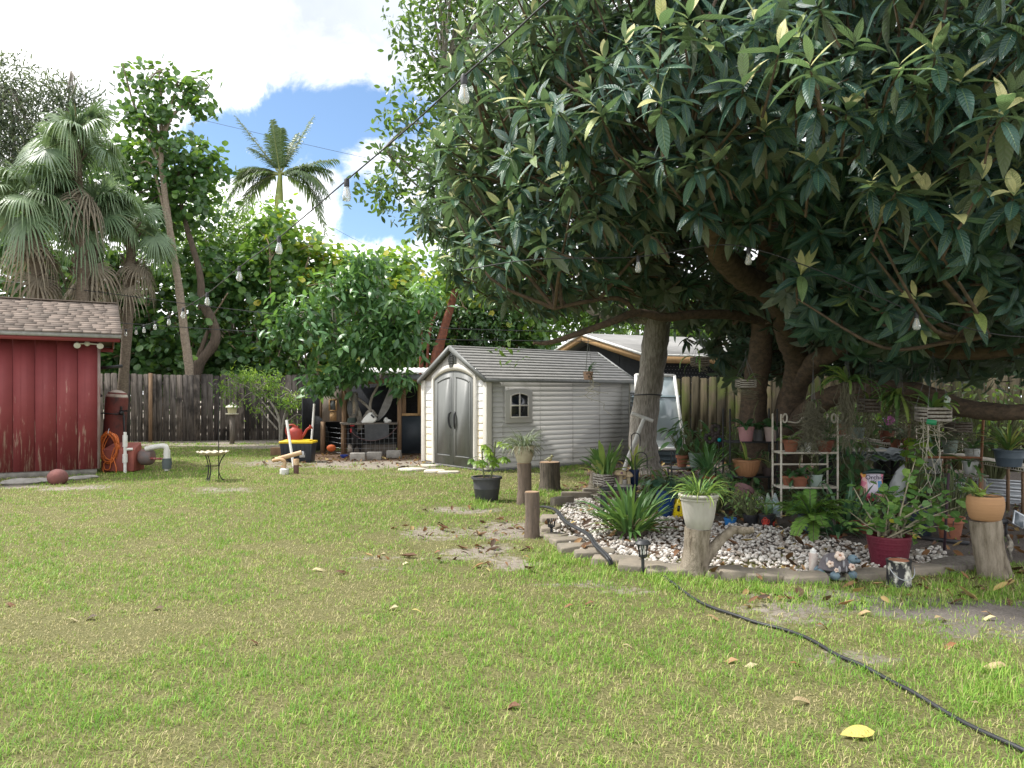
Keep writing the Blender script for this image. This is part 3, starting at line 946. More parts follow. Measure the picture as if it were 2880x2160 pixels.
for i_, ((px, py), (rx, ry), lab, tt) in enumerate(SG):
    d_ = 25.6 + .35 * i_ * .6 + RNG.uniform(0, .8)
    base = GD(px, d_)
    top = W(px, py, d_)
    stems = [([base + np.array((RNG.normal() * .4, RNG.normal() * .2, 0)), (base + top) / 2 + RNG.normal(size=3) * .35, top + RNG.normal(size=3) * .6], [.07, .05, .02]) for _ in range(5)]
    cr = [dict(blobs=[B(px, py, d_, rx, ry, 110), B(px + RNG.normal() * 40, py - ry * .6, d_, rx * .6, ry * .45, 80), B(px + RNG.normal() * 30, 1030, d_, rx * 1.1, 70, 90)], nc=170, per=13, spread=.26, size=.24, templates=T_ROUND, shell=.5, tint=(tt - .14, .16), toplight=.22, up=.6)]
    tree('sea_grape_shrub', lab, 'shrub', base, stems, B_TAN, cr, L_GRAPE, 'sea grape shrubs behind the board fence', branches=16, br=.03)

# ---- slanting pale trunk with a thin crown against the sky
d_ = 24.35
pts = [W(530, 1230, d_), W(533, 1060, d_), W(520, 950, d_), W(502, 800, d_), W(486, 700, d_), W(470, 590, d_), W(456, 480, d_), W(452, 400, d_)]
tr = [(pts, [.15, .135, .12, .105, .09, .07]), ([pts[-2], W(410, 370, d_), W(375, 290, d_), W(345, 180, d_)], [.06, .02]), ([pts[-1], W(455, 310, d_), W(447, 200, d_)], [.06, .02]),
      ([pts[-1], W(490, 320, d_), W(560, 270, d_), W(590, 240, d_)], [.06, .02]), ([pts[-1], W(470, 330, d_), W(500, 240, d_)], [.05, .015]), ([pts[4], W(430, 475, d_), W(385, 460, d_)], [.05, .02])]
cr = [dict(blobs=[B(350, 215, d_, 14, 45), B(372, 280, d_, 28, 45), B(425, 230, d_, 32, 55), B(460, 210, d_, 24, 40), B(500, 270, d_, 40, 50), B(570, 245, d_, 32, 32), B(560, 300, d_, 42, 22), B(440, 330, d_, 70, 45), B(380, 330, d_, 40, 40), B(455, 400, d_, 40, 30)],
           nc=150, per=6, spread=.17, size=.2, templates=T_ROUND, shell=.3, tint=(.24, .14), toplight=.1)]
tree('slender_tree', 'tall slender tree with slanting pale trunk and thin round-leaved crown against the cloud', 'tree', pts[0], tr, mat('slender_bark', (.33, .27, .21), (.20, .155, .12), .9, 7, (2, 2, 3), .5, bdist=.02), cr, L_GRAPE, branches=20, br=.02)

# ---- darker tree filling in behind it, on a gnarled trunk
d_ = 25.2
pts = [W(548, 1230, d_), W(552, 1050, d_), W(605, 960, d_), W(596, 900, d_), W(570, 850, d_), W(560, 760, d_), W(520, 620, d_), W(500, 520, d_)]
cr = [dict(blobs=[B(450, 480, d_, 150, 90, 90), B(350, 460, d_, 70, 70, 70), B(560, 460, d_, 70, 60, 60), B(400, 600, d_, 110, 80, 80), B(520, 560, d_, 100, 70, 70)], nc=260, per=10, spread=.28, size=.22, templates=T_ROUND, shell=.4, tint=(.22, .16), toplight=.15)]
tree('round_leaved_tree', 'dark round-leaved tree on a gnarled double-bent trunk behind the fence', 'tree', pts[0], [(pts, [.17, .17, .15, .1, .05]), ([W(545, 1060, d_), W(560, 1000, d_), W(585, 930, d_)], [.12, .06])], B_BROWN, cr, L_GRAPE, branches=20)

# ---- fine-leaved yellow green tree
d_ = 30
pts = [W(640, 1200, d_), W(650, 900, d_), W(640, 700, d_)]
cr = [dict(blobs=[B(590, 620, d_, 100, 90, 80), B(480, 690, d_, 90, 90, 80), B(710, 720, d_, 110, 70, 80), B(745, 640, d_, 55, 60, 60), B(600, 740, d_, 140, 80, 80)], nc=620, per=18, spread=.28, size=.16, templates=T_SMALL, shell=.5, tint=(.28, .18), toplight=.3)]
tree('fine_leaved_tree', 'fine-leaved light green tree between slanting trunk and feather palm', 'tree', pts[0], [(pts, [.2, .15, .06])], B_GREY, cr, L_LIME, branches=24)

# ---- feathery grey tree at the far left
d_ = 33
pts = [W(40, 1180, d_), W(50, 800, d_), W(40, 450, d_), W(30, 250, d_)]
cr = [dict(blobs=[B(20, 260, d_, 70, 110, 70), B(60, 380, d_, 120, 130, 90), B(170, 280, d_, 70, 70, 60), B(230, 330, d_, 70, 80, 60), B(130, 450, d_, 130, 110, 90), B(250, 430, d_, 80, 60, 70), B(-60, 350, d_, 100, 200, 90), B(30, 600, d_, 140, 130, 90)], nc=950, per=18, spread=.36, size=.25, templates=T_LONG, shell=.3, tint=(.35, .2), toplight=.2)]
tree('feathery_tree', 'feathery grey-green tree standing tallest at the far left behind the fan palms', 'tree', pts[0], [(pts, [.3, .2, .1, .03]), ([pts[1], W(150, 550, d_), W(190, 300, d_), W(200, 200, d_)], [.12, .02])], B_GREY, cr, L_GREY, branches=40, br=.03)


# ---- palms
def fan_leaf(geo, hub, X, U, L, tint, nseg=34, droop=.5):
    X = nrm(X); X, Y, Z = frames(X[None], U[None]); X, Y, Z = X[0], Y[0], Z[0]
    th = np.linspace(-2.25, 2.25, nseg) + RNG.normal(size=nseg) * .02
    D = np.cos(th)[:, None] * X + np.sin(th)[:, None] * Y
    ln = L * (.72 + .28 * np.cos(th * .7)) * RNG.uniform(.88, 1.05, nseg)
    t = np.linspace(0, 1, 7)
    C = hub + D[:, None] * (ln[:, None] * t[None])[..., None]
    fold = (np.abs(np.sin(th)) * .18)[:, None] * t[None] * ln[:, None]
    C = C - Z * fold[..., None]
    dr = droop * RNG.uniform(.6, 1.3, nseg)
    over = np.clip(t - .42, 0, 1)[None] ** 1.5 * dr[:, None] * ln[:, None] * 1.5
    C[..., 2] -= over
    C[..., :2] = C[..., :2] - (D[:, None, :2] * over[..., None] * .35)
    wd = ln[:, None] * .026 * np.interp(t, [0, .15, .5, .8, 1], [.35, .8, 1.0, .55, .08])[None]
    S = np.cross(D, Z)
    tt = np.clip(tint + RNG.normal(size=nseg) * .08, 0, 1)
    geo.strips(C, wd, nrm(S), tt, fold=.25)


def fan_palm(label, base, crown, heads, skirt, n_green, Lf, rt):
    root = thing('fan_palm', label, 'palm tree', base, group='fan palms behind the red shed')
    c = np.asarray(crown)
    tg = Geo().tube(curve([base, (base + c) / 2 + RNG.normal(size=3) * .08, c], 16), [rt, rt * .9, rt * .8], 12, wob=.07)
    for i_ in range(60):      # boot stubs
        t = RNG.uniform(.55, 1); a = RNG.uniform(0, 6.28); p = base * (1 - t) + c * t
        o_ = np.array((math.cos(a), math.sin(a), 0))
        tg.bar(p + o_ * rt * .8, p + o_ * (rt + .12) + np.array((0, 0, .22)), .05, .02)
    tg.build('trunk', mat('palm_trunk', (.22, .175, .13), (.11, .085, .065), .95, 6, (3, 3, 5), .8, bdist=.03), root, sm=50)
    ge, pe = Geo(), Geo()
    for i_ in range(n_green):
        a = i_ * 2.4 + RNG.uniform(-.3, .3)
        el = math.radians(RNG.uniform(-38, 78) if i_ % 3 else RNG.uniform(40, 85))
        D = np.array((math.cos(a) * math.cos(el), math.sin(a) * math.cos(el), math.sin(el)))
        pl = RNG.uniform(.4, 1.0) * Lf
        hub = c + D * pl + np.array((0, 0, -.12 * pl))
        pe.tube(curve([c, c + D * pl * .5, hub], 6), [.025, .012], 5)
        X = nrm(D + np.array((0, 0, -.35 - .3 * math.cos(el))))
        U = nrm(np.array((0, 0, 1)) + RNG.normal(size=3) * .45 - D * .2)
        fan_leaf(ge, hub, X, U, Lf * RNG.uniform(.85, 1.1), RNG.uniform(.35, .95), droop=RNG.uniform(.35, 1.0))
    ge.build('fronds', L_FAN, root); pe.build('leaf_stalk', mat('palm_stalk', (.16, .20, .08), None, .5), root)
    de = Geo()
    for i_ in range(skirt):
        a = RNG.uniform(0, 6.28)
        D = np.array((math.cos(a), math.sin(a), -1.6)); h0 = c + np.array((math.cos(a), math.sin(a), 0)) * .35 + np.array((0, 0, RNG.uniform(-2.3, -.9)))
        fan_leaf(de, h0, nrm(D + RNG.normal(size=3) * .15), np.array((math.cos(a), math.sin(a), .3)), Lf * RNG.uniform(.8, 1.15), RNG.uniform(.1, .9), 22, .8)
    if skirt: de.build('dead_skirt', L_DEAD, root)
    return root


d_ = 20.5
fan_palm('tall fan palm with the highest round green head at the left', GD(235, d_), W(212, 400, d_), 0, 3, 24, .98, .17)
fan_palm('fan palm with drooping head at the left frame edge and shaggy dead skirt', GD(120, d_ - .4), W(95, 570, d_ - .4), 0, 7, 30, 1.05, .19)
fan_palm('fan palm with low drooping head and brown skirt over the shed roof ridge', GD(235, d_ + .9), W(262, 610, d_ + .9), 0, 8, 30, 1.02, .2)
fan_palm('small fan palm with dark hanging fronds right of the shed roof peak', GD(330, d_ + 1.6), W(372, 640, d_ + 1.6), 0, 7, 20, .85, .15)


def feather_frond(geo, rg, base, D, L, droop, npin, plen, tint, wid=.02, hang=.5):
    t = np.linspace(0, 1, 14)
    D = nrm(D); h = nrm(np.array((D[0], D[1], 1e-6)))
    C = base + D * (L * t)[:, None]
    C[:, 2] -= droop * L * t ** 2.2
    C -= h * (droop * L * .25 * t ** 3)[:, None]
    rg.tube(C, [.03 * L / 2.5, .006], 5)
    tp = np.linspace(.12, .995, npin)
    P = np.stack([np.interp(tp, t, C[:, k]) for k in range(3)], -1)
    T = nrm(np.stack([np.interp(tp, t, np.gradient(C[:, k], t)) for k in range(3)], -1))
    S = nrm(np.cross(T, (0, 0, 1)))
    U = np.cross(S, T)
    for sg in (-1, 1):
        ln = plen * np.sin(np.pi * (.12 + .8 * tp)) ** .6 * RNG.uniform(.85, 1.1, npin)
        dd = nrm(S * sg + T * .55 + U * RNG.uniform(-.15, .4, npin)[:, None])
        k = np.linspace(0, 1, 5)
        Cc = P[:, None] + dd[:, None] * (ln[:, None] * k)[..., None]
        Cc[..., 2] -= hang * ln[:, None] * k[None] ** 2
        Cc[..., :2] -= dd[:, None, :2] * (hang * .4 * ln[:, None] * k[None] ** 2)[..., None]
        wd = wid * np.interp(k, [0, .3, .7, 1], [.5, 1, .8, .1])[None].repeat(npin, 0)
        Nn = nrm(np.cross(dd, T))
        geo.strips(Cc, wd, nrm(np.cross(dd, U)), np.clip(tint + RNG.normal(size=npin) * .08, 0, 1), fold=.3)


d_ = 34
root = thing('feather_palm', 'feather palm with arching plume fronds against the blue sky gap', 'palm tree', GD(782, d_))
c = W(788, 490, d_)
Geo().tube([GD(782, d_), W(782, 800, d_), W(782, 640, d_)], [.22, .2, .17], 12).build('trunk', B_GREY, root, sm=60)
Geo().tube([W(782, 645, d_), W(785, 560, d_), c], [.2, .19, .09], 12).build('crownshaft', mat('palm_crownshaft', (.30, .33, .09), (.2, .25, .07), .45, 3, bump=.05), root, sm=60)
fr, ra = Geo(), Geo()
for (px, py, L_, dr) in [(672, 340, 3.6, .02), (870, 350, 3.4, .03), (935, 450, 2.9, .12), (660, 480, 2.9, .35), (690, 560, 3.2, .75), (900, 530, 3.1, .6), (930, 560, 2.9, .9), (830, 400, 2.7, .15), (760, 400, 2.5, .1), (720, 430, 2.8, .25), (880, 480, 2.7, .3), (650, 540, 2.6, .6), (940, 520, 2.6, .5), (700, 620, 3.0, .9), (890, 620, 2.9, .9), (770, 380, 2.6, .1), (640, 500, 3, .5), (950, 490, 3, .5), (740, 600, 3.0, .95), (790, 380, 2.4, .1), (850, 600, 2.9, .95)]:
    e = W(px, py, d_ + RNG.uniform(-1.2, 1.2))
    D = nrm(e - c); D[2] += dr * .9
    feather_frond(fr, ra, c, D, L_, dr, 56, .66, .35 + .3 * RNG.random(), 0.028, .5)
fr.build('fronds', leafmat('feather_palm_leaves', [(0, (.055, .085, .035)), (.5, (.075, .125, .05)), (1, (.12, .19, .075))], trans=(.25, .38, .06), tfac=.25, rough=.4), root)
ra.build('frond_ribs', mat('frond_rib', (.25, .28, .10), None, .5), root, sm=60)

# ---- trees further right, sunlit
for (lab, d_, base, bl, n_, ml, tt) in [
    ('sunlit lime green tree seen under the oak limb behind the dark house', 30, 1640, [(1600, 820, 90, 90), (1700, 870, 90, 60), (1560, 880, 60, 70)], 230, L_LIME, .62),
    ('bright bushy tree behind the oak trunk over the neighbour roof', 33, 1790, [(1790, 840, 90, 80), (1880, 900, 80, 50), (1740, 930, 70, 40)], 200, L_LIME, .55),
    ('feathery pale green tree behind the flat right end of the neighbour roof', 31, 1970, [(1960, 900, 90, 60), (2050, 880, 70, 70)], 180, L_LIME, .5),
    ('green garden tree far behind the loquat on the right', 30, 2350, [(2300, 900, 160, 130), (2150, 860, 120, 130)], 260, L_DARK, .6),
    ('tall dark tree far behind the right edge of the loquat', 28, 2700, [(2600, 820, 170, 190), (2800, 760, 170, 220), (2700, 980, 200, 110)], 380, L_DARK, .5),
    ('dark hedge-like tree behind the mossy fence right of the loquat trunk', 19.5, 2330, [(2280, 1010, 140, 70), (2420, 980, 140, 90), (2150, 1000, 80, 60)], 330, L_DARK, .35),
    ('dark leafy tree behind the mossy fence at the right frame edge', 18.5, 2740, [(2620, 990, 150, 100), (2780, 960, 160, 120), (2920, 1000, 120, 90)], 420, L_DARK, .35),
    ('dark bushy tree rising behind the left end of the shed roof', 28, 1260, [(1260, 900, 110, 120), (1180, 960, 80, 80), (1380, 930, 90, 90)], 260, L_DARK, .5)]:
    tr = [([GD(base, d_), W(base + 5, 1000, d_), W(base, bl[0][1], d_)], [.16, .12, .04])]
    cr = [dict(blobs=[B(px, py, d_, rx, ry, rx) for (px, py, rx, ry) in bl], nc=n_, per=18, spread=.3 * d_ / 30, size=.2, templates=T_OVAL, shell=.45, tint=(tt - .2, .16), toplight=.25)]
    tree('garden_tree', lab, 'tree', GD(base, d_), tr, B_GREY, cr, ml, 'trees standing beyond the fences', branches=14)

d_ = 24.6
tr = [([GD(1215, d_), W(1225, 1030, d_), W(1245, 940, d_), W(1285, 800, d_), W(1300, 720, d_)], [.2, .17, .12, .06]), ([GD(1180, d_), W(1185, 1000, d_), W(1178, 850, d_)], [.09, .05]), ([GD(1200, d_), W(1205, 960, d_), W(1240, 850, d_)], [.06, .03])]
cr = [dict(blobs=[B(1290, 740, d_, 80, 50), B(1220, 800, d_, 70, 50), B(1360, 780, d_, 70, 60)], nc=90, per=10, spread=.25, size=.2, templates=T_ROUND, shell=.4, tint=(.6, .15), toplight=.2)]
tree('red_barked_tree', 'leaning tree with peeling red bark just left of the shed roof', 'tree', GD(1215, d_), tr, B_RED, cr, L_GRAPE, branches=12)

# ---- glossy tree in front of the coop
d_ = 18.3
base = GD(1010, 19.4)
bs = np.array((base[0], 19.4, 0))
def w2(px, py): return W(px, py, d_ + .5)
tr = [([bs, w2(1012, 1180), w2(985, 1110), w2(955, 1010), w2(940, 900), w2(930, 800)], [.085, .07, .06, .05, .02]), ([w2(1012, 1200), w2(1040, 1155), w2(1060, 1172)], [.05, .04]),
      ([w2(1055, 1170), w2(1030, 1140), w2(985, 1105)], [.035, .03]), ([w2(1040, 1160), w2(1045, 1120), w2(1075, 1060), w2(1100, 980)], [.04, .02]), ([w2(955, 1010), w2(1000, 930), w2(1060, 840), w2(1050, 760)], [.045, .015]),
      ([w2(940, 950), w2(880, 900), w2(830, 880)], [.03, .012])]
cr = [dict(blobs=[B(990, 810, d_, 70, 40, 60), B(880, 880, d_, 75, 55, 60), B(1070, 890, d_, 80, 55, 60), B(960, 960, d_, 100, 45, 70), B(1090, 975, d_, 75, 40, 60), B(1150, 930, d_, 45, 60, 50), B(910, 1070, d_, 50, 26, 40), B(1000, 1040, d_, 60, 18, 40), B(1125, 1075, d_, 24, 24, 30), B(815, 930, d_, 45, 40, 40), B(1030, 740, d_, 40, 30, 40), B(1190, 850, d_, 40, 30, 40)],
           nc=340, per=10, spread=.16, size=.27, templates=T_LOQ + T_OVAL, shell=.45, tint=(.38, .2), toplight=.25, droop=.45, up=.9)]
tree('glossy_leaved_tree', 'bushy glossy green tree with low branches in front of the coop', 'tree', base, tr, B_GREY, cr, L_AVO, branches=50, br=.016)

# ---- open shrub by the bird feeder
d_ = 20.8
bs = GD(790, d_)
tr = [([bs, W(785, 1180, d_), W(760, 1130, d_), W(720, 1100, d_)], [.05, .03, .012]), ([bs, W(800, 1170, d_), W(830, 1120, d_)], [.04, .012]), ([W(787, 1190, d_), W(755, 1150, d_), W(700, 1090, d_), W(640, 1070, d_)], [.025, .008]),
      ([W(780, 1208, d_), W(765, 1190, d_), W(748, 1172, d_)], [.025, .018]), ([W(790, 1200, d_), W(840, 1165, d_), W(868, 1200, d_)], [.02, .008])]
cr = [dict(blobs=[B(690, 1060, d_, 60, 18), B(640, 1090, d_, 28, 22), B(740, 1090, d_, 45, 28), B(800, 1130, d_, 60, 26), B(720, 1160, d_, 14, 32), B(850, 1130, d_, 26, 20), B(845, 1195, d_, 30, 30), B(660, 1130, d_, 30, 12), B(770, 1060, d_, 25, 16)],
           nc=190, per=9, spread=.11, size=.12, templates=T_LONG, shell=.2, tint=(.5, .2), toplight=.15, droop=.3)]
tree('open_shrub', 'open thin-branched shrub with small yellow-green leaves beside the bird feeder', 'shrub', bs, tr, B_GREY, cr, L_LIME, branches=20, br=.012)

# ---- the grey oak-like tree by the shed, crown high to the left
d_ = 14.5
bs = GD(1822, d_)
tr = [([bs + np.array((-.02, 0, -.05)), W(1815, 1300, d_), W(1808, 1200, d_), W(1832, 1050, d_), W(1846, 940, d_), W(1850, 880, d_), W(1840, 780, d_ + .3), W(1790, 600, d_ + .6), W(1740, 400, d_ + .8)], [.36, .275, .255, .25, .245, .24, .2, .12]),
      ([W(1840, 900, d_), W(1770, 890, d_ + .2), W(1710, 885, d_ + .4), W(1655, 860, d_ + .6), W(1640, 800, d_ + .8), W(1610, 700, d_ + 1), W(1500, 500, d_ + 1.2)], [.13, .12, .11, .05]),
      ([W(1780, 600, d_ + .6), W(1600, 420, d_ + .6), W(1400, 300, d_ + .4), W(1250, 200, d_)], [.12, .06, .03]), ([W(1655, 860, d_ + .6), W(1680, 810, d_ + .7), W(1690, 740, d_ + .9)], [.07, .04]),
      ([W(1600, 650, d_ + 1), W(1400, 560, d_ + .5), W(1250, 480, d_), W(1080, 420, d_)], [.07, .02]), ([W(1840, 780, d_ + .3), W(1900, 600, d_ + .8), W(2000, 300, d_ + 1)], [.14, .05])]
cr = [dict(blobs=[B(1330, 130, d_, 200, 190, 150), B(1200, 260, d_, 90, 120, 100), B(1150, 400, d_, 90, 90, 90), B(1100, 500, d_, 100, 70, 90), B(1240, 480, d_, 110, 110, 90), B(1060, 560, d_, 50, 55, 60), B(1190, 600, d_, 70, 50, 70), B(1300, 620, d_, 90, 60, 80),
                  B(1160, 100, d_, 40, 50, 50), B(1250, -40, d_, 130, 130, 120), B(1500, 300, d_ + .8, 260, 260, 200), B(1800, 200, d_ + 1, 320, 260, 240), B(1500, -100, d_, 300, 220, 240), B(1455, 985, d_ - .3, 42, 20, 40)],
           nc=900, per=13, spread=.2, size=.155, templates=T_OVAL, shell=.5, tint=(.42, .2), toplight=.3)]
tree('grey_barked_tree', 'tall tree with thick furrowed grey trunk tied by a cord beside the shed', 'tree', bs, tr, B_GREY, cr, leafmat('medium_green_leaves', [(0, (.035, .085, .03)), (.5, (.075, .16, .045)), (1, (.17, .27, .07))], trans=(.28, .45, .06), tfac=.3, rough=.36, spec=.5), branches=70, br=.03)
o = Geo().tube([W(1808 + 55 * math.cos(a), 1110 + 2 * math.sin(3 * a), d_ - .02) * np.array((1, 0, 1)) + np.array((0, d_ + .292 * math.sin(a), 0)) for a in np.linspace(0, 2 * math.pi, 25)], .012, 6).build('tie_cord', M['black_plastic'])
# ring follows the trunk exactly
bpy.data.objects.remove(o)
cc = W(1818, 1110, d_)
o = Geo().tube([cc + np.array((.285 * math.cos(a), .285 * math.sin(a), .006 * math.sin(3 * a))) for a in np.linspace(0, 2 * math.pi, 30)], .013, 6).build('tie_cord', M['black_plastic'], sm=180)
tag(o, 'dark cord tied round the thick grey tree trunk', 'cord')

# ================================================================== the big loquat
LQ0 = np.array((3.75, 10.7, 0.0))
loq = thing('loquat_tree', 'large dark-leaved loquat tree spreading over the orchid garden', 'tree', LQ0)
tr = [  # (px, py, depth) paths
    ([(2140, 1420, 10.8), (2125, 1250, 10.8), (2120, 1120, 10.8), (2140, 980, 10.7), (2150, 820, 10.5), (2170, 600, 10), (2200, 350, 9.5)], [.26, .2, .17, .15, .12, .05]),
    ([(2205, 1420, 10.7), (2200, 1250, 10.7), (2235, 1090, 10.5), (2240, 1010, 10.2), (2215, 950, 9.9), (2195, 865, 9.5), (2155, 815, 9.1), (2085, 775, 8.7), (2035, 725, 8.3), (2010, 680, 8.0), (2000, 560, 7.6)], [.27, .2, .17, .15, .14, .145, .15, .14, .12, .06]),
    ([(2235, 1090, 10.5), (2290, 1020, 10.0), (2350, 985, 9.6), (2420, 935, 9.2), (2520, 940, 8.7), (2640, 985, 8.2), (2800, 990, 7.8), (2960, 960, 7.5)], [.14, .125, .1, .08, .05]),
    ([(2210, 1260, 10.6), (2270, 1160, 10.2), (2350, 1112, 9.8), (2470, 1098, 9.4), (2600, 1108, 9), (2720, 1150, 8.6), (2880, 1158, 8.2), (3050, 1120, 8)], [.16, .135, .12, .1, .06]),
    ([(2165, 905, 10.4), (2060, 886, 10), (1960, 884, 9.6), (1870, 892, 9.3), (1790, 880, 9.0), (1720, 905, 8.8), (1560, 960, 8.6), (1500, 965, 8.5)], [.075, .06, .05, .04, .015]),
    ([(1790, 880, 9.0), (1740, 840, 8.8), (1640, 850, 8.6), (1560, 868, 8.5)], [.03, .02]),
    ([(2195, 870, 9.6), (2290, 740, 9.2), (2400, 600, 8.7), (2520, 470, 8.2), (2640, 400, 7.8), (2760, 200, 7.4)], [.13, .11, .08, .03]),
    ([(2170, 600, 10), (2000, 420, 9.4), (1800, 330, 8.6), (1600, 300, 8)], [.09, .06, .03]), ([(2150, 820, 10.5), (1950, 640, 10), (1750, 560, 9.4), (1560, 500, 8.8), (1420, 420, 8.6)], [.09, .06, .03]),
    ([(2200, 350, 9.5), (2300, 100, 9), (2380, -200, 8.6)], [.08, .04]), ([(2010, 680, 8.0), (1950, 560, 7.5), (1900, 400, 7)], [.06, .02]), ([(2520, 940, 8.7), (2640, 800, 8), (2700, 600, 7.4)], [.06, .02]),
    ([(2740, 760, 6.9), (2720, 870, 6.9), (2700, 940, 6.8), (2690, 958, 6.8)], [.022, .03, .036]), ([(2690, 958, 6.8), (2740, 950, 6.7), (2780, 945, 6.6)], [.03, .022])]
tg = Geo(); nodes = []
for p, r in tr:
    q = curve([W(*k) for k in p], 6 * len(p)); tg.tube(q, r, 12, wob=.05); nodes.append(q)
nodes = np.concatenate(nodes)
tg.build('trunk', B_LOQ, loq, sm=50)


def lq_zmin(P):
    z = np.interp(P[:, 0], [-1, .2, .8, 1.2, 1.6, 2.3, 2.7, 3.1, 5], [2.75, 2.75, 2.75, 2.9, 3.05, 2.9, 2.4, 2.0, 1.85])
    back = smooth(7.8, 9.2, P[:, 1])
    return z * (1 - back) + back * np.interp(P[:, 0], [1.0, 2.6, 3.4, 4.6], [2.95, 2.85, 2.3, 1.75]) + .25 * (vnoise(P[:, 0] * 2.2, P[:, 1] * 2.2, 5) - .5)


n = 8800
n2 = 300
D = rdir(n)
r = np.where(RNG.random(n) < .56, RNG.uniform(.84, 1.04, n), RNG.uniform(.45, .9, n))
lump = 1 + .26 * (vnoise(D[:, 0] * 3.2 + 5, D[:, 2] * 3.2 + D[:, 1] * 2, 9) - .5) + .10 * (vnoise(D[:, 0] * 8, D[:, 2] * 8 + D[:, 1] * 5, 19) - .5)
P = np.array((3.75, 10.3, 4.2)) + D * np.array((4.55, 4.9, 3.5)) * (r * lump)[:, None]
q = P[:, 2] > lq_zmin(P)
EX = np.stack([RNG.uniform(3.3, 8.6, n2), RNG.uniform(10.6, 13.0, n2), RNG.uniform(1.75, 3.1, n2)], -1)   # low boughs at the back right
# gaps: no leaves inside some pockets, thinner at the back
q &= vnoise(P[:, 0] * 1.3 + 3, P[:, 2] * 1.3 + P[:, 1] * .7, 31) > .2
q &= (RNG.random(n) < np.where(P[:, 1] > 11.5, .8, 1.0))
q &= ~((P[:, 1] < 9.9) & (P[:, 2] < 3.05 + .12 * (P[:, 1] - 7)) & (P[:, 0] > 1.35 + .12 * (P[:, 1] - 6)) & (P[:, 0] < 2.35 + .25 * (P[:, 1] - 6)))   # open gap round the main fork
P, D, r = P[q], nrm(D[q] / np.array((4.55, 4.9, 3.5))), r[q]
P = np.concatenate([P, EX]); D = np.concatenate([D, nrm(EX - np.array((4.5, 11, 3.4)))]); r = np.concatenate([r, np.full(n2, .7)])
hand = [(2250, 780, 6.4), (2740, 880, 6.2), (2580, 850, 6.3), (2470, 640, 6.2), (1935, 60, 5.6), (1760, 130, 5.7), (2190, 150, 5.6), (2530, 200, 5.6), (2700, 240, 5.8), (2520, 540, 5.9), (2760, 520, 5.8), (2380, 320, 5.7), (2090, 250, 5.8), (2010, 470, 6.0), (2300, 470, 6.0), (2620, 420, 6.0), (1440, 170, 7.3), (1330, 180, 7.6), (1300, 110, 7.7), (1350, 420, 7.5), (1320, 500, 7.6), (1280, 560, 7.8), (1290, 330, 7.7), (1560, 150, 6.8), (1690, 330, 6.3), (2850, 560, 5.9)]
hand += [(1860, 90, 6), (1990, 130, 6), (2120, 70, 6), (2400, 140, 6), (2630, 160, 6), (2820, 330, 6), (1700, 180, 6), (1620, 60, 6), (1860, 300, 6), (2150, 380, 6), (2450, 520, 6), (2600, 560, 6), (2680, 620, 6), (2860, 480, 6), (1480, 300, 7), (1400, 250, 7), (1260, 420, 7), (1500, 60, 7), (2280, 200, 6), (2740, 440, 6)]
HP = []
for (px, py, dd) in hand:        # named sprays sit on the outer surface of the crown
    sx_, sy_ = CX + P[:, 0] / P[:, 1] * FOC, HY - (P[:, 2] - EYE) / P[:, 1] * FOC
    near = np.hypot(sx_ - px, sy_ - py) < 85
    HP.append(W(px, py, (P[near, 1].min() - .12) if near.any() else dd))
HP = np.array(HP)
# thin out whatever crowds the named sprays, then add them
q = np.min(np.linalg.norm(P[:, None] - HP[None], axis=2), axis=1) > .16
P, D, r = P[q], D[q], r[q]
nh = len(HP)
P = np.concatenate([P, HP]); D = np.concatenate([D, nrm(HP - np.array((3.75, 10.3, 4.2)))]); r = np.concatenate([r, np.ones(nh)])
lowness = smooth(3.2, 2.2, P[:, 2])
A = nrm(D * .55 + np.array((0, 0, 1.0)) * (1 - .8 * lowness)[:, None] + RNG.normal(size=P.shape) * .3 + np.array((0, 0, -.1)) * lowness[:, None])
lx = smooth(1.5, -.4, P[:, 0])
topf = smooth(3.4, 5.0, P[:, 2])
young = RNG.random(len(P)) < np.clip(.14 + .5 * lx + .25 * topf * (D[:, 1] < .2), 0, .8) * (r > .82)
young[-nh:] = True
A[-nh:] = nrm(A[-nh:] * .4 + np.array((0, -.12, 1.0)))
hs = np.ones(len(P)); hs[-nh:] = 1.15
pos, Xs, Us, sz, tt = [], [], [], [], []
for i_ in range(len(P)):
    k = RNG.integers(9, 15)
    a, _, b_ = A[i_], 0, nrm(np.cross(A[i_], rdir(1)[0]))
    c_ = np.cross(a, b_)
    ph = np.arange(k) * 2.39996 + RNG.uniform(0, 6)
    f = np.arange(k) / (k - 1)              # 0 outer/old .. 1 inner/young
    el = np.radians(np.interp(f, [0, .5, 1], [-32, 12, 68]) + RNG.normal(size=k) * 12)
    if not young[i_]: el = np.radians(np.interp(f, [0, .6, 1], [-40, 0, 42]) + RNG.normal(size=k) * 14)
    dr = np.cos(el)[:, None] * (np.cos(ph)[:, None] * b_ + np.sin(ph)[:, None] * c_) + np.sin(el)[:, None] * a
    dr = nrm(dr + np.array((0, 0, -.22)) * (1 - f)[:, None])
    pos.append(P[i_] + a * (.10 * (f - .5))[:, None]); Xs.append(dr)
    Us.append(nrm(a + dr * -.1 + RNG.normal(size=(k, 3)) * .15))
    sz.append(RNG.uniform(.17, .31, k) * RNG.uniform(.8, 1.12) * hs[i_] * np.where(f > .8, .75, 1)); 
    t0 = np.clip(.2 + .14 * RNG.normal() + .05 * lx[i_], 0, .5)
    tt.append(np.clip(t0 + RNG.normal(size=k) * .09 + (young[i_] * np.clip((f - .5) * RNG.uniform(1.0, 1.7), 0, 1) * .85) + young[i_] * .16 * lx[i_] + (i_ >= len(P) - nh) * np.clip((f - .3) * 1.5, 0, .75), 0, 1))
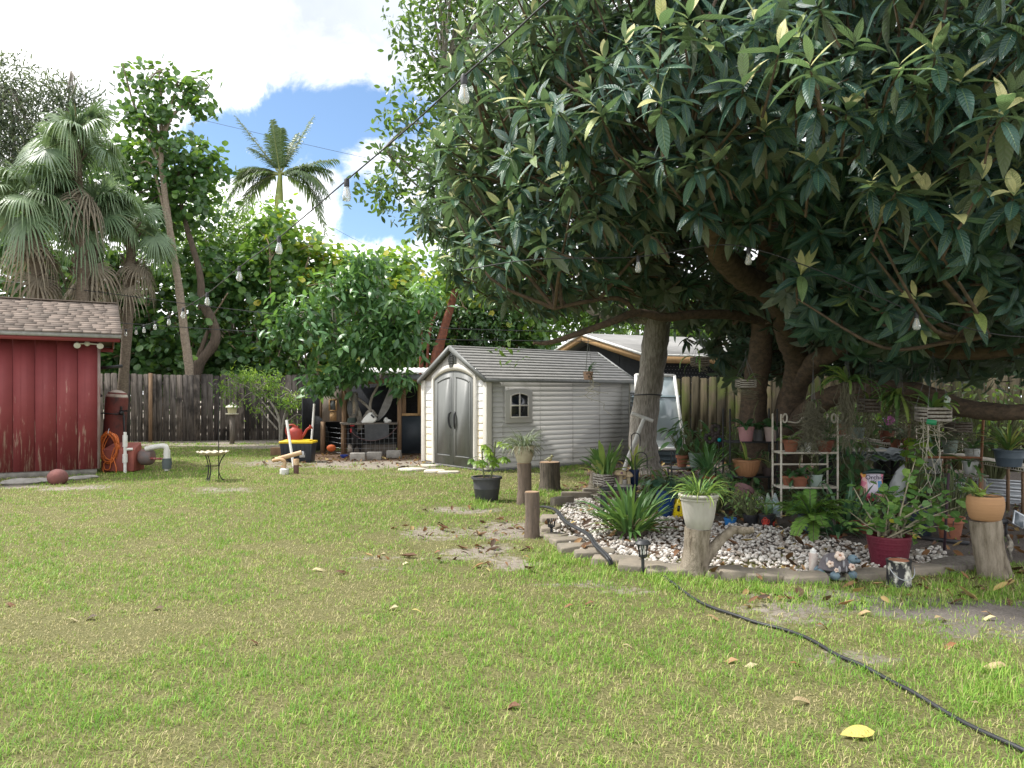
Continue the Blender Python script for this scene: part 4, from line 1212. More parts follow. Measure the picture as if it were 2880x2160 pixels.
pos, Xs, Us, sz, tt = map(np.concatenate, (pos, Xs, Us, sz, tt))
lg = Geo(); scatter_leaves(lg, pos, Xs, Us, sz, tt, T_LOQ)
lg.build('crown', L_LOQ, loq)
tw = Geo()
for i_ in range(len(P)):
    if RNG.random() < .75:
        a = P[i_]; b_ = a - A[i_] * .28 - D[i_] * .2 + RNG.normal(size=3) * .05
        tw.tube([a, (a + b_) / 2 + RNG.normal(size=3) * .02, b_], [.007, .012], 4, cap=False)
sel = np.concatenate([RNG.choice(len(P) - nh, 170, replace=False), np.arange(len(P) - nh, len(P))])
for i_ in sel:
    a = P[i_] - A[i_] * .2
    dn = np.linalg.norm(nodes - a, axis=1) + 2.0 * (nodes[:, 2] > a[2])
    b_ = nodes[np.argmin(dn)]
    if np.linalg.norm(b_ - a) > 1.9 or (a[0] > 3.2 and a[1] < 8.2): continue
    tw.tube(curve([b_, b_ * .45 + a * .55 + np.array((0, 0, -.12)) + RNG.normal(size=3) * .12, a], 9), [.024, .016, .008], 6, cap=False)
tw.build('twigs', B_LOQ, loq, sm=60)
# ================================================================== red shed, pump, coop and the left of the yard
def red_paint():
    m, g = new_mat('chipped_red_paint')
    ob = g.n('ShaderNodeTexCoord').outputs['Object']
    sx = g.n('ShaderNodeSeparateXYZ'); g.l(ob, sx.inputs[0])
    n1 = g.noise(g.scaled(ob, (11, 11, 1.0)), 2.2, 8, .65, .3)       # vertical flakes
    n2 = g.noise(ob, 1.3, 4, .6); n3 = g.noise(g.scaled(ob, (3, 3, 14)), 5, 6, .7)
    red = g.ramp(n2, [(.3, (.20, .038, .043)), (.7, (.27, .058, .06))])
    hgt = g.m('SUBTRACT', 1.0, g.m('MULTIPLY', sx.outputs[2], .42), clamp=True)
    k = g.m('ADD', g.m('MULTIPLY', n1, .8), g.m('MULTIPLY', g.m('MULTIPLY', hgt, n2), .36))
    mr = g.n('ShaderNodeMapRange', interpolation_type='SMOOTHSTEP'); g.l(k, mr.inputs[0]); mr.inputs[1].default_value = .565; mr.inputs[2].default_value = .65
    mr3 = g.n('ShaderNodeMapRange', interpolation_type='SMOOTHSTEP'); g.l(n3, mr3.inputs[0]); mr3.inputs[1].default_value = .66; mr3.inputs[2].default_value = .72
    col = g.mix(g.m('MULTIPLY', mr.outputs[0], .75), red, g.mix(n3, (.42, .26, .20), (.48, .38, .31)))
    col = g.mix(g.m('MULTIPLY', mr3.outputs[0], .35), col, (.36, .2, .17))
    finish(g, col, .6, 0, .35, g.bump(k, .15, .004))
    return m


RED = red_paint()


def shingle_mat(name, c):
    m, g = new_mat(name)
    at = g.n('ShaderNodeAttribute', attribute_name='lf'); s3 = g.n('ShaderNodeSeparateXYZ'); g.l(at.outputs['Vector'], s3.inputs[0])
    ob = g.n('ShaderNodeTexCoord').outputs['Object']
    n1, n2 = g.noise(ob, 120, 3, .7), g.noise(ob, 2, 5, .6)
    col = g.ramp(s3.outputs[2], [(0, tuple(k * .62 for k in c)), (.5, c), (1, tuple(k * 1.35 for k in c))])
    col = g.mix(g.m('MULTIPLY', n1, .5), col, tuple(k * .6 for k in c))
    col = g.mix(g.m('MULTIPLY', n2, .4), col, (.20, .185, .165))
    finish(g, col, .95, 0, .2, g.bump(n1, .5, .004))
    return m


def red_shed():
    A = np.array((-7.74, 14.2, 0)); rot = math.atan2(.49, .87)
    root = thing('red_shed', 'red painted plywood shed with brown shingle roof and flaking paint', 'shed', A, rot)
    hw, L, dp, base = 2.62, 4.6, 3.2, .11
    r = random.Random(4)
    # grooved siding: sheets of vertical boards, pattern of one wall
    ge = Geo(); x_ = 0.0
    while x_ > -L:
        w_ = .335
        ge.box((x_ - w_ / 2, .02, (hw + base) / 2), (w_ - .012, .03, hw - base))
        for f_ in (.33, .66): ge.box((x_ - w_ * f_, .004, (hw + base) / 2), (.004, .004, hw - base - .01))
        x_ -= w_
    ge.box((-L / 2, .04, (hw + base) / 2), (L, .02, hw - base - .01))
    ge.build('wall', RED, root, True)
    g2 = Geo(); y_ = .05
    while y_ < dp:
        g2.box((-.01, y_ + .16, (hw + base) / 2), (.03, .31, hw - base)); y_ += .322
    g2.box((-.03, dp / 2 + .03, (hw + base) / 2), (.02, dp, hw - base - .02))
    g2.add([(-.02, .04, hw), (-.02, dp, hw), (-.02, dp / 2, hw + .72), (-.05, .04, hw), (-.05, dp, hw), (-.05, dp / 2, hw + .72)], [(0, 1, 2), (5, 4, 3), (0, 3, 4, 1), (1, 4, 5, 2), (2, 5, 3, 0)])
    g2.build('wall', RED, root, True)
    Geo().box((.012, .012, (hw + base) / 2), (.05, .045, hw - base)).build('corner_board', mat('bare_grey_trim', (.30, .25, .23), (.22, .12, .11), .85, 6, (6, 6, .6)), root, True)
    Geo().box((-L / 2, dp / 2 + .02, .05), (L - .04, dp, .11)).build('foundation', M['concrete'], root, True)
    ov, xr = .32, .36
    ze, zr = hw - .05, hw + .70
    yr = dp / 2
    for sg in (0, 1):
        s_ = Geo()
        nc = 15
        for i_ in range(nc):
            t0, t1 = i_ / nc, (i_ + 1) / nc
            x0 = xr + .02
            while x0 > -L - .3:
                wt = r.uniform(.14, .30); x1 = max(x0 - wt, -L - .32)
                def pt(t, lift):
                    y0 = -ov - .02 + (yr + ov + .02) * t
                    return (y0 if sg == 0 else dp - y0, ze + .05 + (zr - ze) * t + lift)
                th = r.uniform(.012, .022)
                a, b_, c, d = pt(t0 - .012, th), pt(t1 + .02, .006), pt(t0 - .012, 0), pt(t1 + .02, -.004)
                V = [(x0, *a), (x1 + .004, *a), (x1 + .004, *b_), (x0, *b_), (x0, *c), (x1 + .004, *c), (x1 + .004, *d), (x0, *d)]
                lf = np.zeros((8, 3)); lf[:, 2] = r.random()
                s_.add(V, [(0, 3, 2, 1), (4, 5, 6, 7), (0, 1, 5, 4), (2, 3, 7, 6), (0, 4, 7, 3), (1, 2, 6, 5)], lf)
                x0 = x1
        # deck under the shingles
        def pd(t, lift):
            y0 = -ov + (yr + ov) * t
            return (y0 if sg == 0 else dp - y0, ze + .04 + (zr - ze) * t + lift)
        a, b_, c, d = pd(0, 0), pd(1, 0), pd(0, -.03), pd(1, -.03)
        s_.add([(xr, *a), (-L - .3, *a), (-L - .3, *b_), (xr, *b_), (xr, *c), (-L - .3, *c), (-L - .3, *d), (xr, *d)], [(0, 3, 2, 1), (4, 5, 6, 7), (0, 1, 5, 4), (2, 3, 7, 6), (0, 4, 7, 3), (1, 2, 6, 5)])
        s_.build('roof', shingle_mat('brown_shingles', (.175, .135, .112)), root, True)
        y0 = -ov - .012 if sg == 0 else dp + ov + .012
        Geo().box((xr / 2 - L / 2 - .14, y0, ze + .005), (L + xr + .3, .022, .075)).build('drip_edge', mat('dull_white', (.42, .42, .41), (.30, .29, .28), .6, 9), root, True)
        Geo().box((xr / 2 - L / 2 - .14, y0 + (.03 if sg == 0 else -.03), ze - .055), (L + xr + .26, .03, .10)).build('fascia', RED, root, True)
        ya = (-ov, ze + .0) if sg == 0 else (dp + ov, ze)
        Geo().bar((xr - .02, ya[0], ya[1] - .01), (xr - .02, yr, zr - .02), .03, .1).build('barge_board', RED, root, True)
    Geo().bar((xr + .02, yr, zr + .065), (-L - .3, yr, zr + .065), .16, .025).build('ridge_cap', shingle_mat('brown_shingles_b', (.23, .18, .145)), root, True)
    Geo().box((-L / 2 + xr / 2, -ov / 2 + .005, ze - .035), (L + xr - .02, ov - .05, .02)).build('soffit', RED, root, True)
    fl = Geo()
    fl.ball((-.18, -.06, 2.44), .05); fl.build('floodlight_base', M['white_plastic'], root, True, sm=60)
    for xx, dx in ((-.34, -1), (.03, 1)):
        h = Geo(); h.lathe([(.0, -.11), (.025, -.11), (.03, -.05), (.055, 0), (.057, .015), (.048, .022), (.0, .016)], (xx, -.13, 2.40), 18, rx=math.radians(115), ry=0)
        h.tube([(-.18, -.06, 2.44), (xx, -.09, 2.43)], .014, 6)
        h.build('floodlight', M['white_plastic'], root, True, sm=50)
    pp = Geo(); pp.tube([(.0, .5, 2.0), (.42, .42, 2.05)], .03, 8); pp.build('vent_pipe', M['black_plastic'], root, True)


red_shed()

# loose rubble edge and the red stone by the wall
c = G(162, 1362)
ge = Geo().ball(c + np.array((0, 0, .115)), .165, (1, .9, .85), 20, 12, wob=.012)
tag(ge.build('stone', mat('dull_red_stone', (.22, .085, .075), (.15, .065, .06), .85, 5, bump=.4, c3=(.30, .17, .15)), sm=180), 'round dull red stone lying against the red shed foot', 'stone')
for k_, (px, py, s_) in enumerate([(60, 1362, .2), (110, 1358, .16), (225, 1350, .13), (250, 1346, .1)]):
    c = G(px, py)
    ge = Geo().ball(c + np.array((0, 0, .03)), s_, (1.5, .7, .38), 10, 7, rz=.4, wob=.07)
    tag(ge.build('rubble', M['concrete'], sm=40), ['flat pale concrete chunk farthest left under the red shed wall', 'pale concrete chunk just left of the red stone', 'pale concrete chunk right of the red stone', 'smallest concrete chunk at the red shed corner'][k_], 'rubble', 'broken concrete along the red shed foot')

# ---- pressure tank with pipes
d_ = 15.3
c = np.array(((322 - CX) * d_ / FOC, d_, 0))
root = thing('pressure_tank', 'rusty red pressure tank with pale domed top leaning beside the red shed', 'tank', c)
rustred = mat('flaking_rust_red', (.19, .045, .035), (.13, .035, .03), .7, 3.5, (1, 1, .7), .3, c3=(.03, .022, .022), hi=.52)
lean = rotm(0, math.radians(4), 0)
tg = Geo().lathe([(0, 0), (.2, .0), (.205, .05), (.21, 1.12), (.205, 1.17), (.17, 1.25), (.09, 1.295), (.0, 1.30)], (-.03, 0, .28), 24, ry=math.radians(4))
tg.build('tank_body', rustred, root, local=True, sm=50)
Geo().lathe([(.206, 1.165), (.19, 1.215), (.15, 1.262), (.08, 1.303), (.0, 1.309)], (-.03, 0, .28), 24, ry=math.radians(4)).build('tank_cap', mat('pale_weathered_cap', (.50, .45, .38), (.20, .14, .11), .8, 5, bump=.3), root, local=True, sm=50)
pg = Geo()
pg.tube([(-.42, -.1, .30), (-.36, -.15, .9), (-.30, -.16, 1.12)], .02, 6); pg.tube([(-.42, -.18, 1.14), (.26, -.24, 1.10)], .012, 6)
pg.tube([(.28, -.2, 1.12), (.29, -.15, .5), (.30, -.1, .3)], .018, 6); pg.tube([(.26, -.1, .6), (.42, .05, .1)], .025, 6)
pg.tube([(-.2, -.12, 1.45), (-.32, -.16, 1.65)], .03, 6)
pg.build('pipe', M['black_metal'], root, local=True)
for (x_, z_) in ((.26, 1.13), (-.34, 1.17)):
    vg = Geo(); vg.ball((x_, -.24, z_), .05); vg.box((x_ + .05, -.25, z_ + .04), (.16, .02, .03)); vg.tube([(x_, -.24, z_), (x_, -.24, z_ + .13)], .02, 6)
    vg.build('valve', M['black_metal'], root, local=True, sm=50)

# ---- pump under its red cover, with white pipes
d_ = 14.75
c = np.array(((347 - CX) * d_ / FOC, d_, 0))
root = thing('pump_box', 'low red metal pump cover with a sloping lid in front of the rusty tank', 'pump', c)
ge = Geo()
ge.add([(-.33, -.2, .02), (.3, -.2, .02), (.3, .25, .02), (-.33, .25, .02), (-.33, -.2, .43), (.3, -.2, .43), (.24, .22, .56), (-.27, .22, .56)], [(3, 2, 1, 0), (0, 1, 5, 4), (1, 2, 6, 5), (2, 3, 7, 6), (3, 0, 4, 7), (4, 5, 6, 7)])
ge.build('cover', mat('faded_red_metal', (.30, .085, .06), (.22, .06, .048), .6, 4, bump=.2, c3=(.36, .16, .11)), root, local=True, bev=.015)
mg = Geo(); mg.lathe([(0, 0), (.12, 0), (.16, .05), (.16, .2), (.13, .25), (.05, .27), (0, .27)], (.3, .05, .28), 20, ry=math.radians(90)); mg.build('motor', mat('pump_iron', (.12, .11, .11), (.2, .12, .1), .6, 6), root, local=True, sm=40)
pv = Geo(); pv.tube([(.17, -.27, .0), (.17, -.27, .78)], .03, 10); pv.tube([(.17, -.27, .5), (.17, -.27, .72)], .045, 10); pv.tube([(.17, -.27, .2), (.17, -.27, .36)], .047, 10); pv.tube([(.17, -.27, .45), (.28, -.2, .45)], .025, 8)
pv.build('riser_pipe', M['pvc'], root, local=True, sm=50)
p2 = Geo(); p2.tube(curve([(.45, -.03, .44), (.62, -.03, .48), (.78, -.03, .5), (.85, -.03, .46), (.86, -.03, .32), (.86, -.03, .02)], 18), .05, 10); p2.tube([(.86, -.03, .18), (.86, -.03, .42)], .062, 10)
p2.build('elbow_pipe', M['pvc'], root, local=True, sm=50)
p3 = Geo(); p3.tube([(.86, -.03, .06), (.86, -.03, .26)], .085, 14); p3.tube([(.86, -.03, .12), (.86, -.03, .20)], .092, 14); p3.build('check_valve', mat('grey_green_plastic', (.10, .12, .12)), root, local=True, sm=40)
p4 = Geo(); p4.tube([(.45, -.05, .26), (.8, -.05, .25)], .022, 8); p4.build('return_pipe', RED, root, local=True)

# ---- orange cord coil
d_ = 14.55
c = W(308, 1258, d_)
root = thing('extension_cord', 'coiled orange extension cord hanging at the corner of the red shed', 'cord', c)
ge = Geo()
for k_ in range(15):
    a0, a1 = RNG.uniform(.135, .19), RNG.uniform(.24, .31); ox, oz = RNG.normal() * .02, RNG.normal() * .02 - (a1 - .27)
    rot_ = RNG.normal() * .1; yo = RNG.uniform(-.06, .06)
    P_ = [(ox + a0 * math.cos(t) * (1 + .05 * math.sin(3 * t + k_)), yo + .02 * math.sin(2 * t + k_), oz + a1 * math.sin(t)) for t in np.linspace(.3, .3 + 2 * math.pi, 30)]
    ge.tube(np.array(P_) @ rotm(0, rot_, 0).T, .0095, 6)
ge.tube(curve([(-.05, -.05, -.25), (-.1, -.05, -.42), (.0, -.08, -.56), (.14, -.08, -.56), (.17, -.08, -.40), (.10, -.06, -.2)], 24), .0095, 6)
ge.tube(curve([(-.09, -.05, -.3), (-.06, -.05, -.42), (.03, -.05, -.40), (.06, -.05, -.2), (.12, -.05, .0)], 20), .0095, 6)
ge.build('coil', mat('orange_cord', (.62, .16, .035), (.52, .13, .03), .5, 5, bump=.02), root, local=True, sm=180)
Geo().tube(curve([(-.02, .02, .36), (-.0, -.05, .30), (.01, -.07, .26)], 6), .006, 5).build('hook', M['galvanised'], root, local=True)

# ---- bird bath
c = G(598, 1352)
root = thing('bird_bath', 'scalloped pale bird bath on a dark three-legged iron stand', 'bird bath', c)
h_ = .465
prof = [(0, h_ - .03), (.12, h_ - .025), (.2, h_ - .005), (.255, h_ + .03), (.262, h_ + .04), (.25, h_ + .042), (.19, h_ + .012), (.1, h_ - .005), (0, h_ - .01)]
bg_ = Geo().lathe(prof, (0, 0, 0), 48)
V = bg_.v[0]; rr = np.hypot(V[:, 0], V[:, 1]); an = np.arctan2(V[:, 1], V[:, 0])
V[:, :2] *= (1 + (.06 * np.cos(an * 14) * smooth(.18, .26, rr)))[:, None]; V[:, 2] += .012 * np.cos(an * 14) * smooth(.18, .26, rr)
bg_.build('basin', mat('pale_shell_resin', (.55, .50, .40), (.42, .36, .26), .5, 9), root, local=True, sm=60)
for k_ in range(3):
    a = k_ * 2.094 + .4; cx_, sx_ = math.cos(a), math.sin(a)
    lg_ = Geo()
    for off in (-.02, .02):
        px_ = lambda r_, z_: (cx_ * r_ - sx_ * off, sx_ * r_ + cx_ * off, z_)
        lg_.tube(curve([px_(.20, h_ - .01), px_(.15, .38), px_(.105, .26), px_(.10, .16), px_(.13, .06), px_(.17, .01), px_(.19, .02)], 16), .009, 6)
    lg_.build('leg', M['black_metal'], root, local=True)
ge = Geo(); ge.tube([(.12 * math.cos(t), .12 * math.sin(t), .26) for t in np.linspace(0, 6.283, 20)], .006, 5); ge.build('ring', M['black_metal'], root, local=True)

c = G(612, 1350) + np.array((0, .05, 0))
o = Geo().tube(curve([c, c + (0, 0, 1.0), c + (.005, 0, 1.55), c + (-.05, 0, 1.68), c + (-.12, 0, 1.62)], 26), .008, 6).build('plant_hook', M['black_metal'], sm=180)
tag(o, 'thin dark hook rod standing behind the bird bath', 'plant hook')

# ---- bird feeder on a post
d_ = 23.0
c = GD(653, d_); k_ = d_ / FOC
root = thing('bird_feeder', 'pale lantern-shaped bird feeder on a grey wooden post before the fence', 'bird feeder', c)
zt = W(653, 1166, d_)[2]
Geo().box((0, 0, zt / 2), (.115, .115, zt)).build('post', M['grey_wood'], root, local=True)
cream = mat('cream_plastic', (.62, .60, .50), (.5, .48, .38), .5, 6, bump=.05)
Geo().lathe([(0, 0), (.17, 0), (.2, .02), (.2, .035), (.1, .04), (0, .04)], (0, 0, zt), 24).build('tray', cream, root, local=True, sm=40)
Geo().lathe([(.115, .035), (.15, .22), (.0, .22)], (0, 0, zt), 20).build('hopper', mat('yellowed_plastic', (.55, .52, .33), (.45, .42, .25), .35, 5, bump=.02), root, local=True, sm=60)
Geo().lathe([(0, .21), (.205, .215), (.2, .235), (.13, .28), (.06, .305), (.04, .32), (.045, .335), (.025, .36), (0, .365)], (0, 0, zt), 24).build('roof', cream, root, local=True, sm=40)

# ---- yellow lidded tote with watering can
c = G(836, 1300); c[1] += .1
root = thing('storage_tote', 'black storage tote with yellow lid standing on the lawn before the coop', 'tote', c)
k_ = c[1] / FOC
L_, Wd_, Ht = 92 * k_, .45, .42
def tapered(l0, w0, l1, w1, z0, z1):
    return [(sx_ * l / 2, sy_ * w_ / 2, z_) for (l, w_, z_) in ((l0, w0, z0), (l1, w1, z1)) for sx_, sy_ in ((-1, -1), (1, -1), (1, 1), (-1, 1))]
BX = [(3, 2, 1, 0), (4, 5, 6, 7), (0, 1, 5, 4), (1, 2, 6, 5), (2, 3, 7, 6), (3, 0, 4, 7)]
ge = Geo().add(tapered(L_ * .86, Wd_ * .84, L_ * .97, Wd_ * .96, 0, Ht), BX)
for x_ in np.linspace(-.4, .4, 7): ge.bar((x_ * L_ * .95, -Wd_ * .42 - .004, .03), (x_ * L_, -Wd_ * .48 - .004, Ht - .03), .02, .012, up=(0, 1, 0))
ge.build('tub', mat('navy_black_plastic', (.016, .02, .03), (.025, .03, .04), .45, 5, bump=.04), root, local=True, bev=.012)
lid = Geo().add(tapered(L_ * 1.02, Wd_ * 1.03, L_ * 1.02, Wd_ * 1.03, Ht, Ht + .05), BX); lid.add(tapered(L_ * .8, Wd_ * .75, L_ * .78, Wd_ * .72, Ht + .051, Ht + .075), BX)
lid.build('lid', mat('yellow_plastic', (.78, .55, .02), (.68, .47, .02), .4, 4, bump=.03), root, local=True, bev=.012)
Geo().box((.14, -Wd_ * .455, .19), (.12, .006, .15), rx=-.04).build('sticker', mat('label_paper', (.62, .63, .64), (.52, .53, .55), .5, 14), root, local=True)

c = np.array((c[0] - .07, c[1] - .02, Ht + .075))
root = thing('watering_can', 'red plastic watering can sitting on the yellow tote lid', 'watering can', c)
redp = mat('red_plastic', (.36, .045, .03), (.29, .035, .025), .45, 5, bump=.05)
Geo().lathe([(0, 0), (.155, 0), (.16, .02), (.15, .16), (.13, .22), (.07, .26), (.06, .28), (.065, .30), (.05, .30), (.0, .285)], (0, 0, 0), 24, sx=1.1, sy=.8).build('body', redp, root, local=True, sm=45)
Geo().tube(curve([(.13, 0, .05), (.2, 0, .12), (.26, 0, .22), (.33, 0, .27)], 10), [.045, .032, .026, .03], 10).build('spout', redp, root, local=True, sm=60)
Geo().lathe([(0.0, 0), (.03, 0), (.055, .035), (.05, .045), (0, .05)], (.325, 0, .265), 14, ry=math.radians(55)).build('rose', redp, root, local=True, sm=40)
Geo().tube(curve([(.03, 0, .28), (-.06, 0, .33), (-.17, 0, .29), (-.2, 0, .18), (-.15, 0, .07)], 14), [.02, .022, .022, .02], 8).build('handle', redp, root, local=True, sm=60)

a = W(806, 1182, 16.1)
o = Geo().tube([a, G(826, 1312)], .028, 10).build('pipe', M['pvc'], sm=60); tag(o, 'white plastic pipe leaning across the black tote', 'pipe', 'white plastic pipes by the tote and coop')
o = Geo().tube([W(884, 1136, 18.6), GD(873, 18.3)], .027, 10).build('pipe', M['pvc'], sm=60); tag(o, 'white plastic pipe standing behind the tote beside the nest box', 'pipe', 'white plastic pipes by the tote and coop')
# stub pipes of the irrigation
c = G(800, 1335); root = thing('irrigation_pipe', 'rust-stained elbow pipe lying joined to a stub in the lawn', 'pipe', c)
Geo().tube(curve([(0, 0, -.05), (0, 0, .16), (0, 0, .24), (-.04, 0, .275), (-.12, .02, .28), (-.24, .1, .25)], 18), .034, 10).build('elbow', M['stained_pvc'], root, local=True, sm=60)
Geo().lathe([(0, 0), (.085, 0), (.085, .10), (.06, .12), (0, .12)], (0, 0, 0), 16).build('socket', M['pvc'], root, local=True, sm=40)
Geo().tube([(-.2, .1, .27), (.12, .16, .36), (.27, .18, .4)], .045, 10).build('joint', M['stained_pvc'], root, local=True, sm=60)
c = G(833, 1333); root = thing('pipe_stub', 'capped orange-brown pipe stub standing in the lawn', 'pipe', c)
Geo().lathe([(0, -.05), (.05, -.05), (.05, .18), (0, .18)], (0, 0, 0), 14).build('stub', mat('brown_pipe', (.16, .085, .075), None, .6), root, local=True, sm=40)
Geo().lathe([(.0, .17), (.056, .17), (.056, .27), (.045, .285), (0, .285)], (0, 0, 0), 14).build('cap', M['stained_pvc'], root, local=True, sm=40)

# ---- chicken coop
D0 = 18.8
c = GD(1040, D0)
coop = thing('chicken_coop', 'dark wooden chicken coop with wire mesh and white sheet roof', 'chicken coop', c)
def cw(px, py, dd=0.0): return W(px, py, D0 + dd)
def zc(py, dd=0.0): return W(0, py, D0 + dd)[2]
def xc(px, dd=0.0): return W(px, 0, D0 + dd)[0]
for (px, dd, top, wd_) in ((1124, .0, 1060, .1), (1196, .15, 1062, .09), (968, .1, 1075, .1), (1196, 2.0, 1050, .1), (905, 2.0, 1060, .1)):
    z_ = zc(top, dd); Geo().box((xc(px, dd), D0 + dd, z_ / 2), (wd_, wd_, z_)).build('post', M['old_lumber'], coop)
Geo().bar(cw(1124, 1068), cw(1200, 1068, .1), .06, .12).build('beam', M['raw_lumber'], coop)
Geo().bar(cw(960, 1078), cw(1124, 1070), .06, .1).build('beam', M['old_lumber'], coop)
Geo().bar(cw(1130, 1166, -.01), cw(1200, 1166, .1), .06, .06).build('rail', M['raw_lumber'], coop)
Geo().bar(cw(1180, 1074, 0.02), cw(1180, 1166, .02), .09, .04, up=(0, 1, 0)).build('mullion', M['raw_lumber'], coop)
Geo().bar(cw(1136, 1074, .01), cw(1136, 1166, .01), .1, .04, up=(0, 1, 0)).build('mullion', M['old_lumber'], coop)
# dark boards closing the back, the sides and the lower door
bkp = Geo(); bkp.box((xc(1040, 2.3), D0 + 2.3, .98), (3.6, .04, 1.96)); bkp.box((xc(1210, 1.2) + .1, D0 + 1.3, .98), (.04, 2.0, 1.96)); bkp.box((xc(880, 1.3), D0 + 1.3, .75), (.04, 2.0, 1.3))
bkp.build('back_panel', M['dark_cloth'], coop)
Geo().box((xc(1164) + .01, D0 - .02, .50), (.66, .03, .92)).build('door_panel', mat('blue_black_panel', (.012, .018, .024), (.018, .024, .032), .6, 5), coop)
me_ = Geo()
for z_ in np.arange(1.02, 1.84, .035): me_.bar((xc(1140), D0 + .03, z_), (xc(1200), D0 + .06, z_), .005)
for x_ in np.arange(xc(1140), xc(1200), .035): me_.bar((x_, D0 + .045, 1.0), (x_, D0 + .045, 1.86), .005)
me_.build('wire_mesh', M['black_metal'], coop)
wm = Geo()
for z_ in np.arange(.06, .78, .12): wm.bar((xc(965, -.35), D0 - .35, z_), (xc(1117), D0 - .1, z_), .005)
for x_ in np.arange(xc(965, -.35), xc(1117), .11): wm.bar((x_, D0 - .3, .0), (x_, D0 - .3, .77), .004)
for z_ in np.arange(.06, .78, .12): wm.bar((xc(965, -.35), D0 - .35, z_), (xc(908, .9), D0 + .9, z_), .004)
wm.build('run_mesh', M['galvanised'], coop)
# nest box on legs
nb = Geo(); z0, z1 = zc(1186, .5), zc(1092, .5)
nb.box(((xc(908, .5) + xc(969, .5)) / 2, D0 + .75, (z0 + z1) / 2), (xc(969, .5) - xc(908, .5), .6, z1 - z0))
nbo = nb.build('nest_box', mat('weathered_plywood', (.24, .205, .175), (.15, .125, .105), .9, 4, (5, 5, .8), .3, c3=(.33, .22, .12)), coop)
wf = Geo(); 
for (a, b_) in (((927, 1124), (946, 1124)), ((946, 1124), (946, 1155)), ((946, 1155), (927, 1155)), ((927, 1155), (927, 1124))): wf.bar(cw(*a, .43), cw(*b_, .43), .035, .03, up=(0, 1, 0))
wf.build('frame', M['raw_lumber'], nbo)
Geo().bar(cw(936.5, 1126, .44), cw(936.5, 1154, .44), .14, .01, up=(0, 1, 0)).build('screen', mat('dull_screen', (.13, .15, .16)), nbo)
Geo().bar(cw(937, 1159, .44), cw(937, 1183, .44), .17, .012, up=(0, 1, 0)).build('patch_board', M['raw_lumber'], nbo)
for px, dd in ((908, .45), (909, 1.0), (968, .5)):
    Geo().box((xc(px, dd), D0 + dd, z0 / 2), (.1, .1, z0)).build('leg', M['old_lumber'], coop)
# counter board on front
z_ = zc(1192, -.3)
tb = Geo(); tb.add([(xc(962, -.4), D0 - .42, z_ - .025), (xc(1119, -.1), D0 - .16, z_ - .025), (xc(1119, .5), D0 + .4, z_ - .025), (xc(958, .5), D0 + .4, z_ - .025), (xc(962, -.4), D0 - .42, z_ + .02), (xc(1119, -.1), D0 - .16, z_ + .02), (xc(1119, .5), D0 + .4, z_ + .02), (xc(958, .5), D0 + .4, z_ + .02)], BX)
tb.build('counter', M['grey_wood'], coop)
for px, dd in ((964, -.36),):
    Geo().box((xc(px, dd), D0 + dd, z_ / 2), (.07, .07, z_)).build('leg', M['old_lumber'], coop)
Geo().box((xc(1045, -.1), D0 - .02, .13), (1.2, .03, .26)).build('kick_board', M['grey_wood'], coop)
# roof: white corrugated sheet
rf = Geo(); n_ = 60
xs_ = np.linspace(xc(955, .2), xc(1206, .2) + .15, n_)
V = [(x_, D0 - .35, 2.02 + .018 * math.sin(x_ * 50)) for x_ in xs_] + [(x_, D0 + 2.5, 2.24 + .018 * math.sin(x_ * 50)) for x_ in xs_] + [(x_, D0 - .35, 2.01 + .018 * math.sin(x_ * 50)) for x_ in xs_] + [(x_, D0 + 2.5, 2.23 + .018 * math.sin(x_ * 50)) for x_ in xs_]
Q_ = []
for i_ in range(n_ - 1): Q_ += [(i_, i_ + 1, n_ + i_ + 1, n_ + i_), (2 * n_ + i_, 3 * n_ + i_, 3 * n_ + i_ + 1, 2 * n_ + i_ + 1), (i_, 2 * n_ + i_, 2 * n_ + i_ + 1, i_ + 1)]
rf.add(V, Q_).build('roof', M['white_paint'], coop, sm=60)
tp = Geo(); tp.add([(xc(1140), D0 - .33, 1.99), (xc(1206), D0 - .33, 1.99), (xc(1206), D0 - .38, 1.84), (xc(1140), D0 - .38, 1.87), (xc(1140), D0 - .32, 1.99), (xc(1206), D0 - .32, 1.99), (xc(1206), D0 - .37, 1.84), (xc(1140), D0 - .37, 1.87)], [(0, 3, 2, 1), (4, 5, 6, 7), (0, 1, 5, 4), (2, 3, 7, 6)])
tp.build('roof_flap', mat('grey_tarp', (.17, .18, .19), (.12, .13, .14), .6, 5), coop)

# things on and about the counter
zt = z_ + .02
c = np.array((xc(990, -.15), D0 - .2, zt))
root = thing('hawk_decoy', 'grey hawk decoy statue perched on the coop counter', 'statue', c)
hg = Geo().lathe([(0, .1), (.07, .1), (.115, .22), (.13, .36), (.11, .48), (.075, .55), (.07, .60), (.085, .66), (.07, .73), (.03, .765), (0, .77)], (0, 0, 0), 18, ry=.12, sy=.85)
hg.tube([(-.02, .08, .2), (-.05, .14, .05)], [.05, .02], 8)
hg.build('body', mat('hawk_grey', (.10, .10, .095), (.19, .175, .15), .8, 14, bump=.3), root, local=True, sm=60)
Geo().lathe([(0, 0), (.105, 0), (.11, .03), (.09, .12), (0, .12)], (0, 0, 0), 18).build('base', mat('green_grey_base', (.05, .07, .06)), root, local=True, sm=40)
Geo().ball((.075, -.075, .38), .09, (.5, .5, 1.9)).build('breast', mat('hawk_breast', (.30, .26, .20), (.18, .14, .1), .8, 26), root, local=True, sm=60)
Geo().tube(curve([(.12, -.05, .70), (.16, -.06, .69), (.175, -.065, .65)], 6), [.022, .015, .003], 8).build('beak', mat('dark_beak', (.03, .028, .025), (.16, .13, .05)), root, local=True, sm=60)
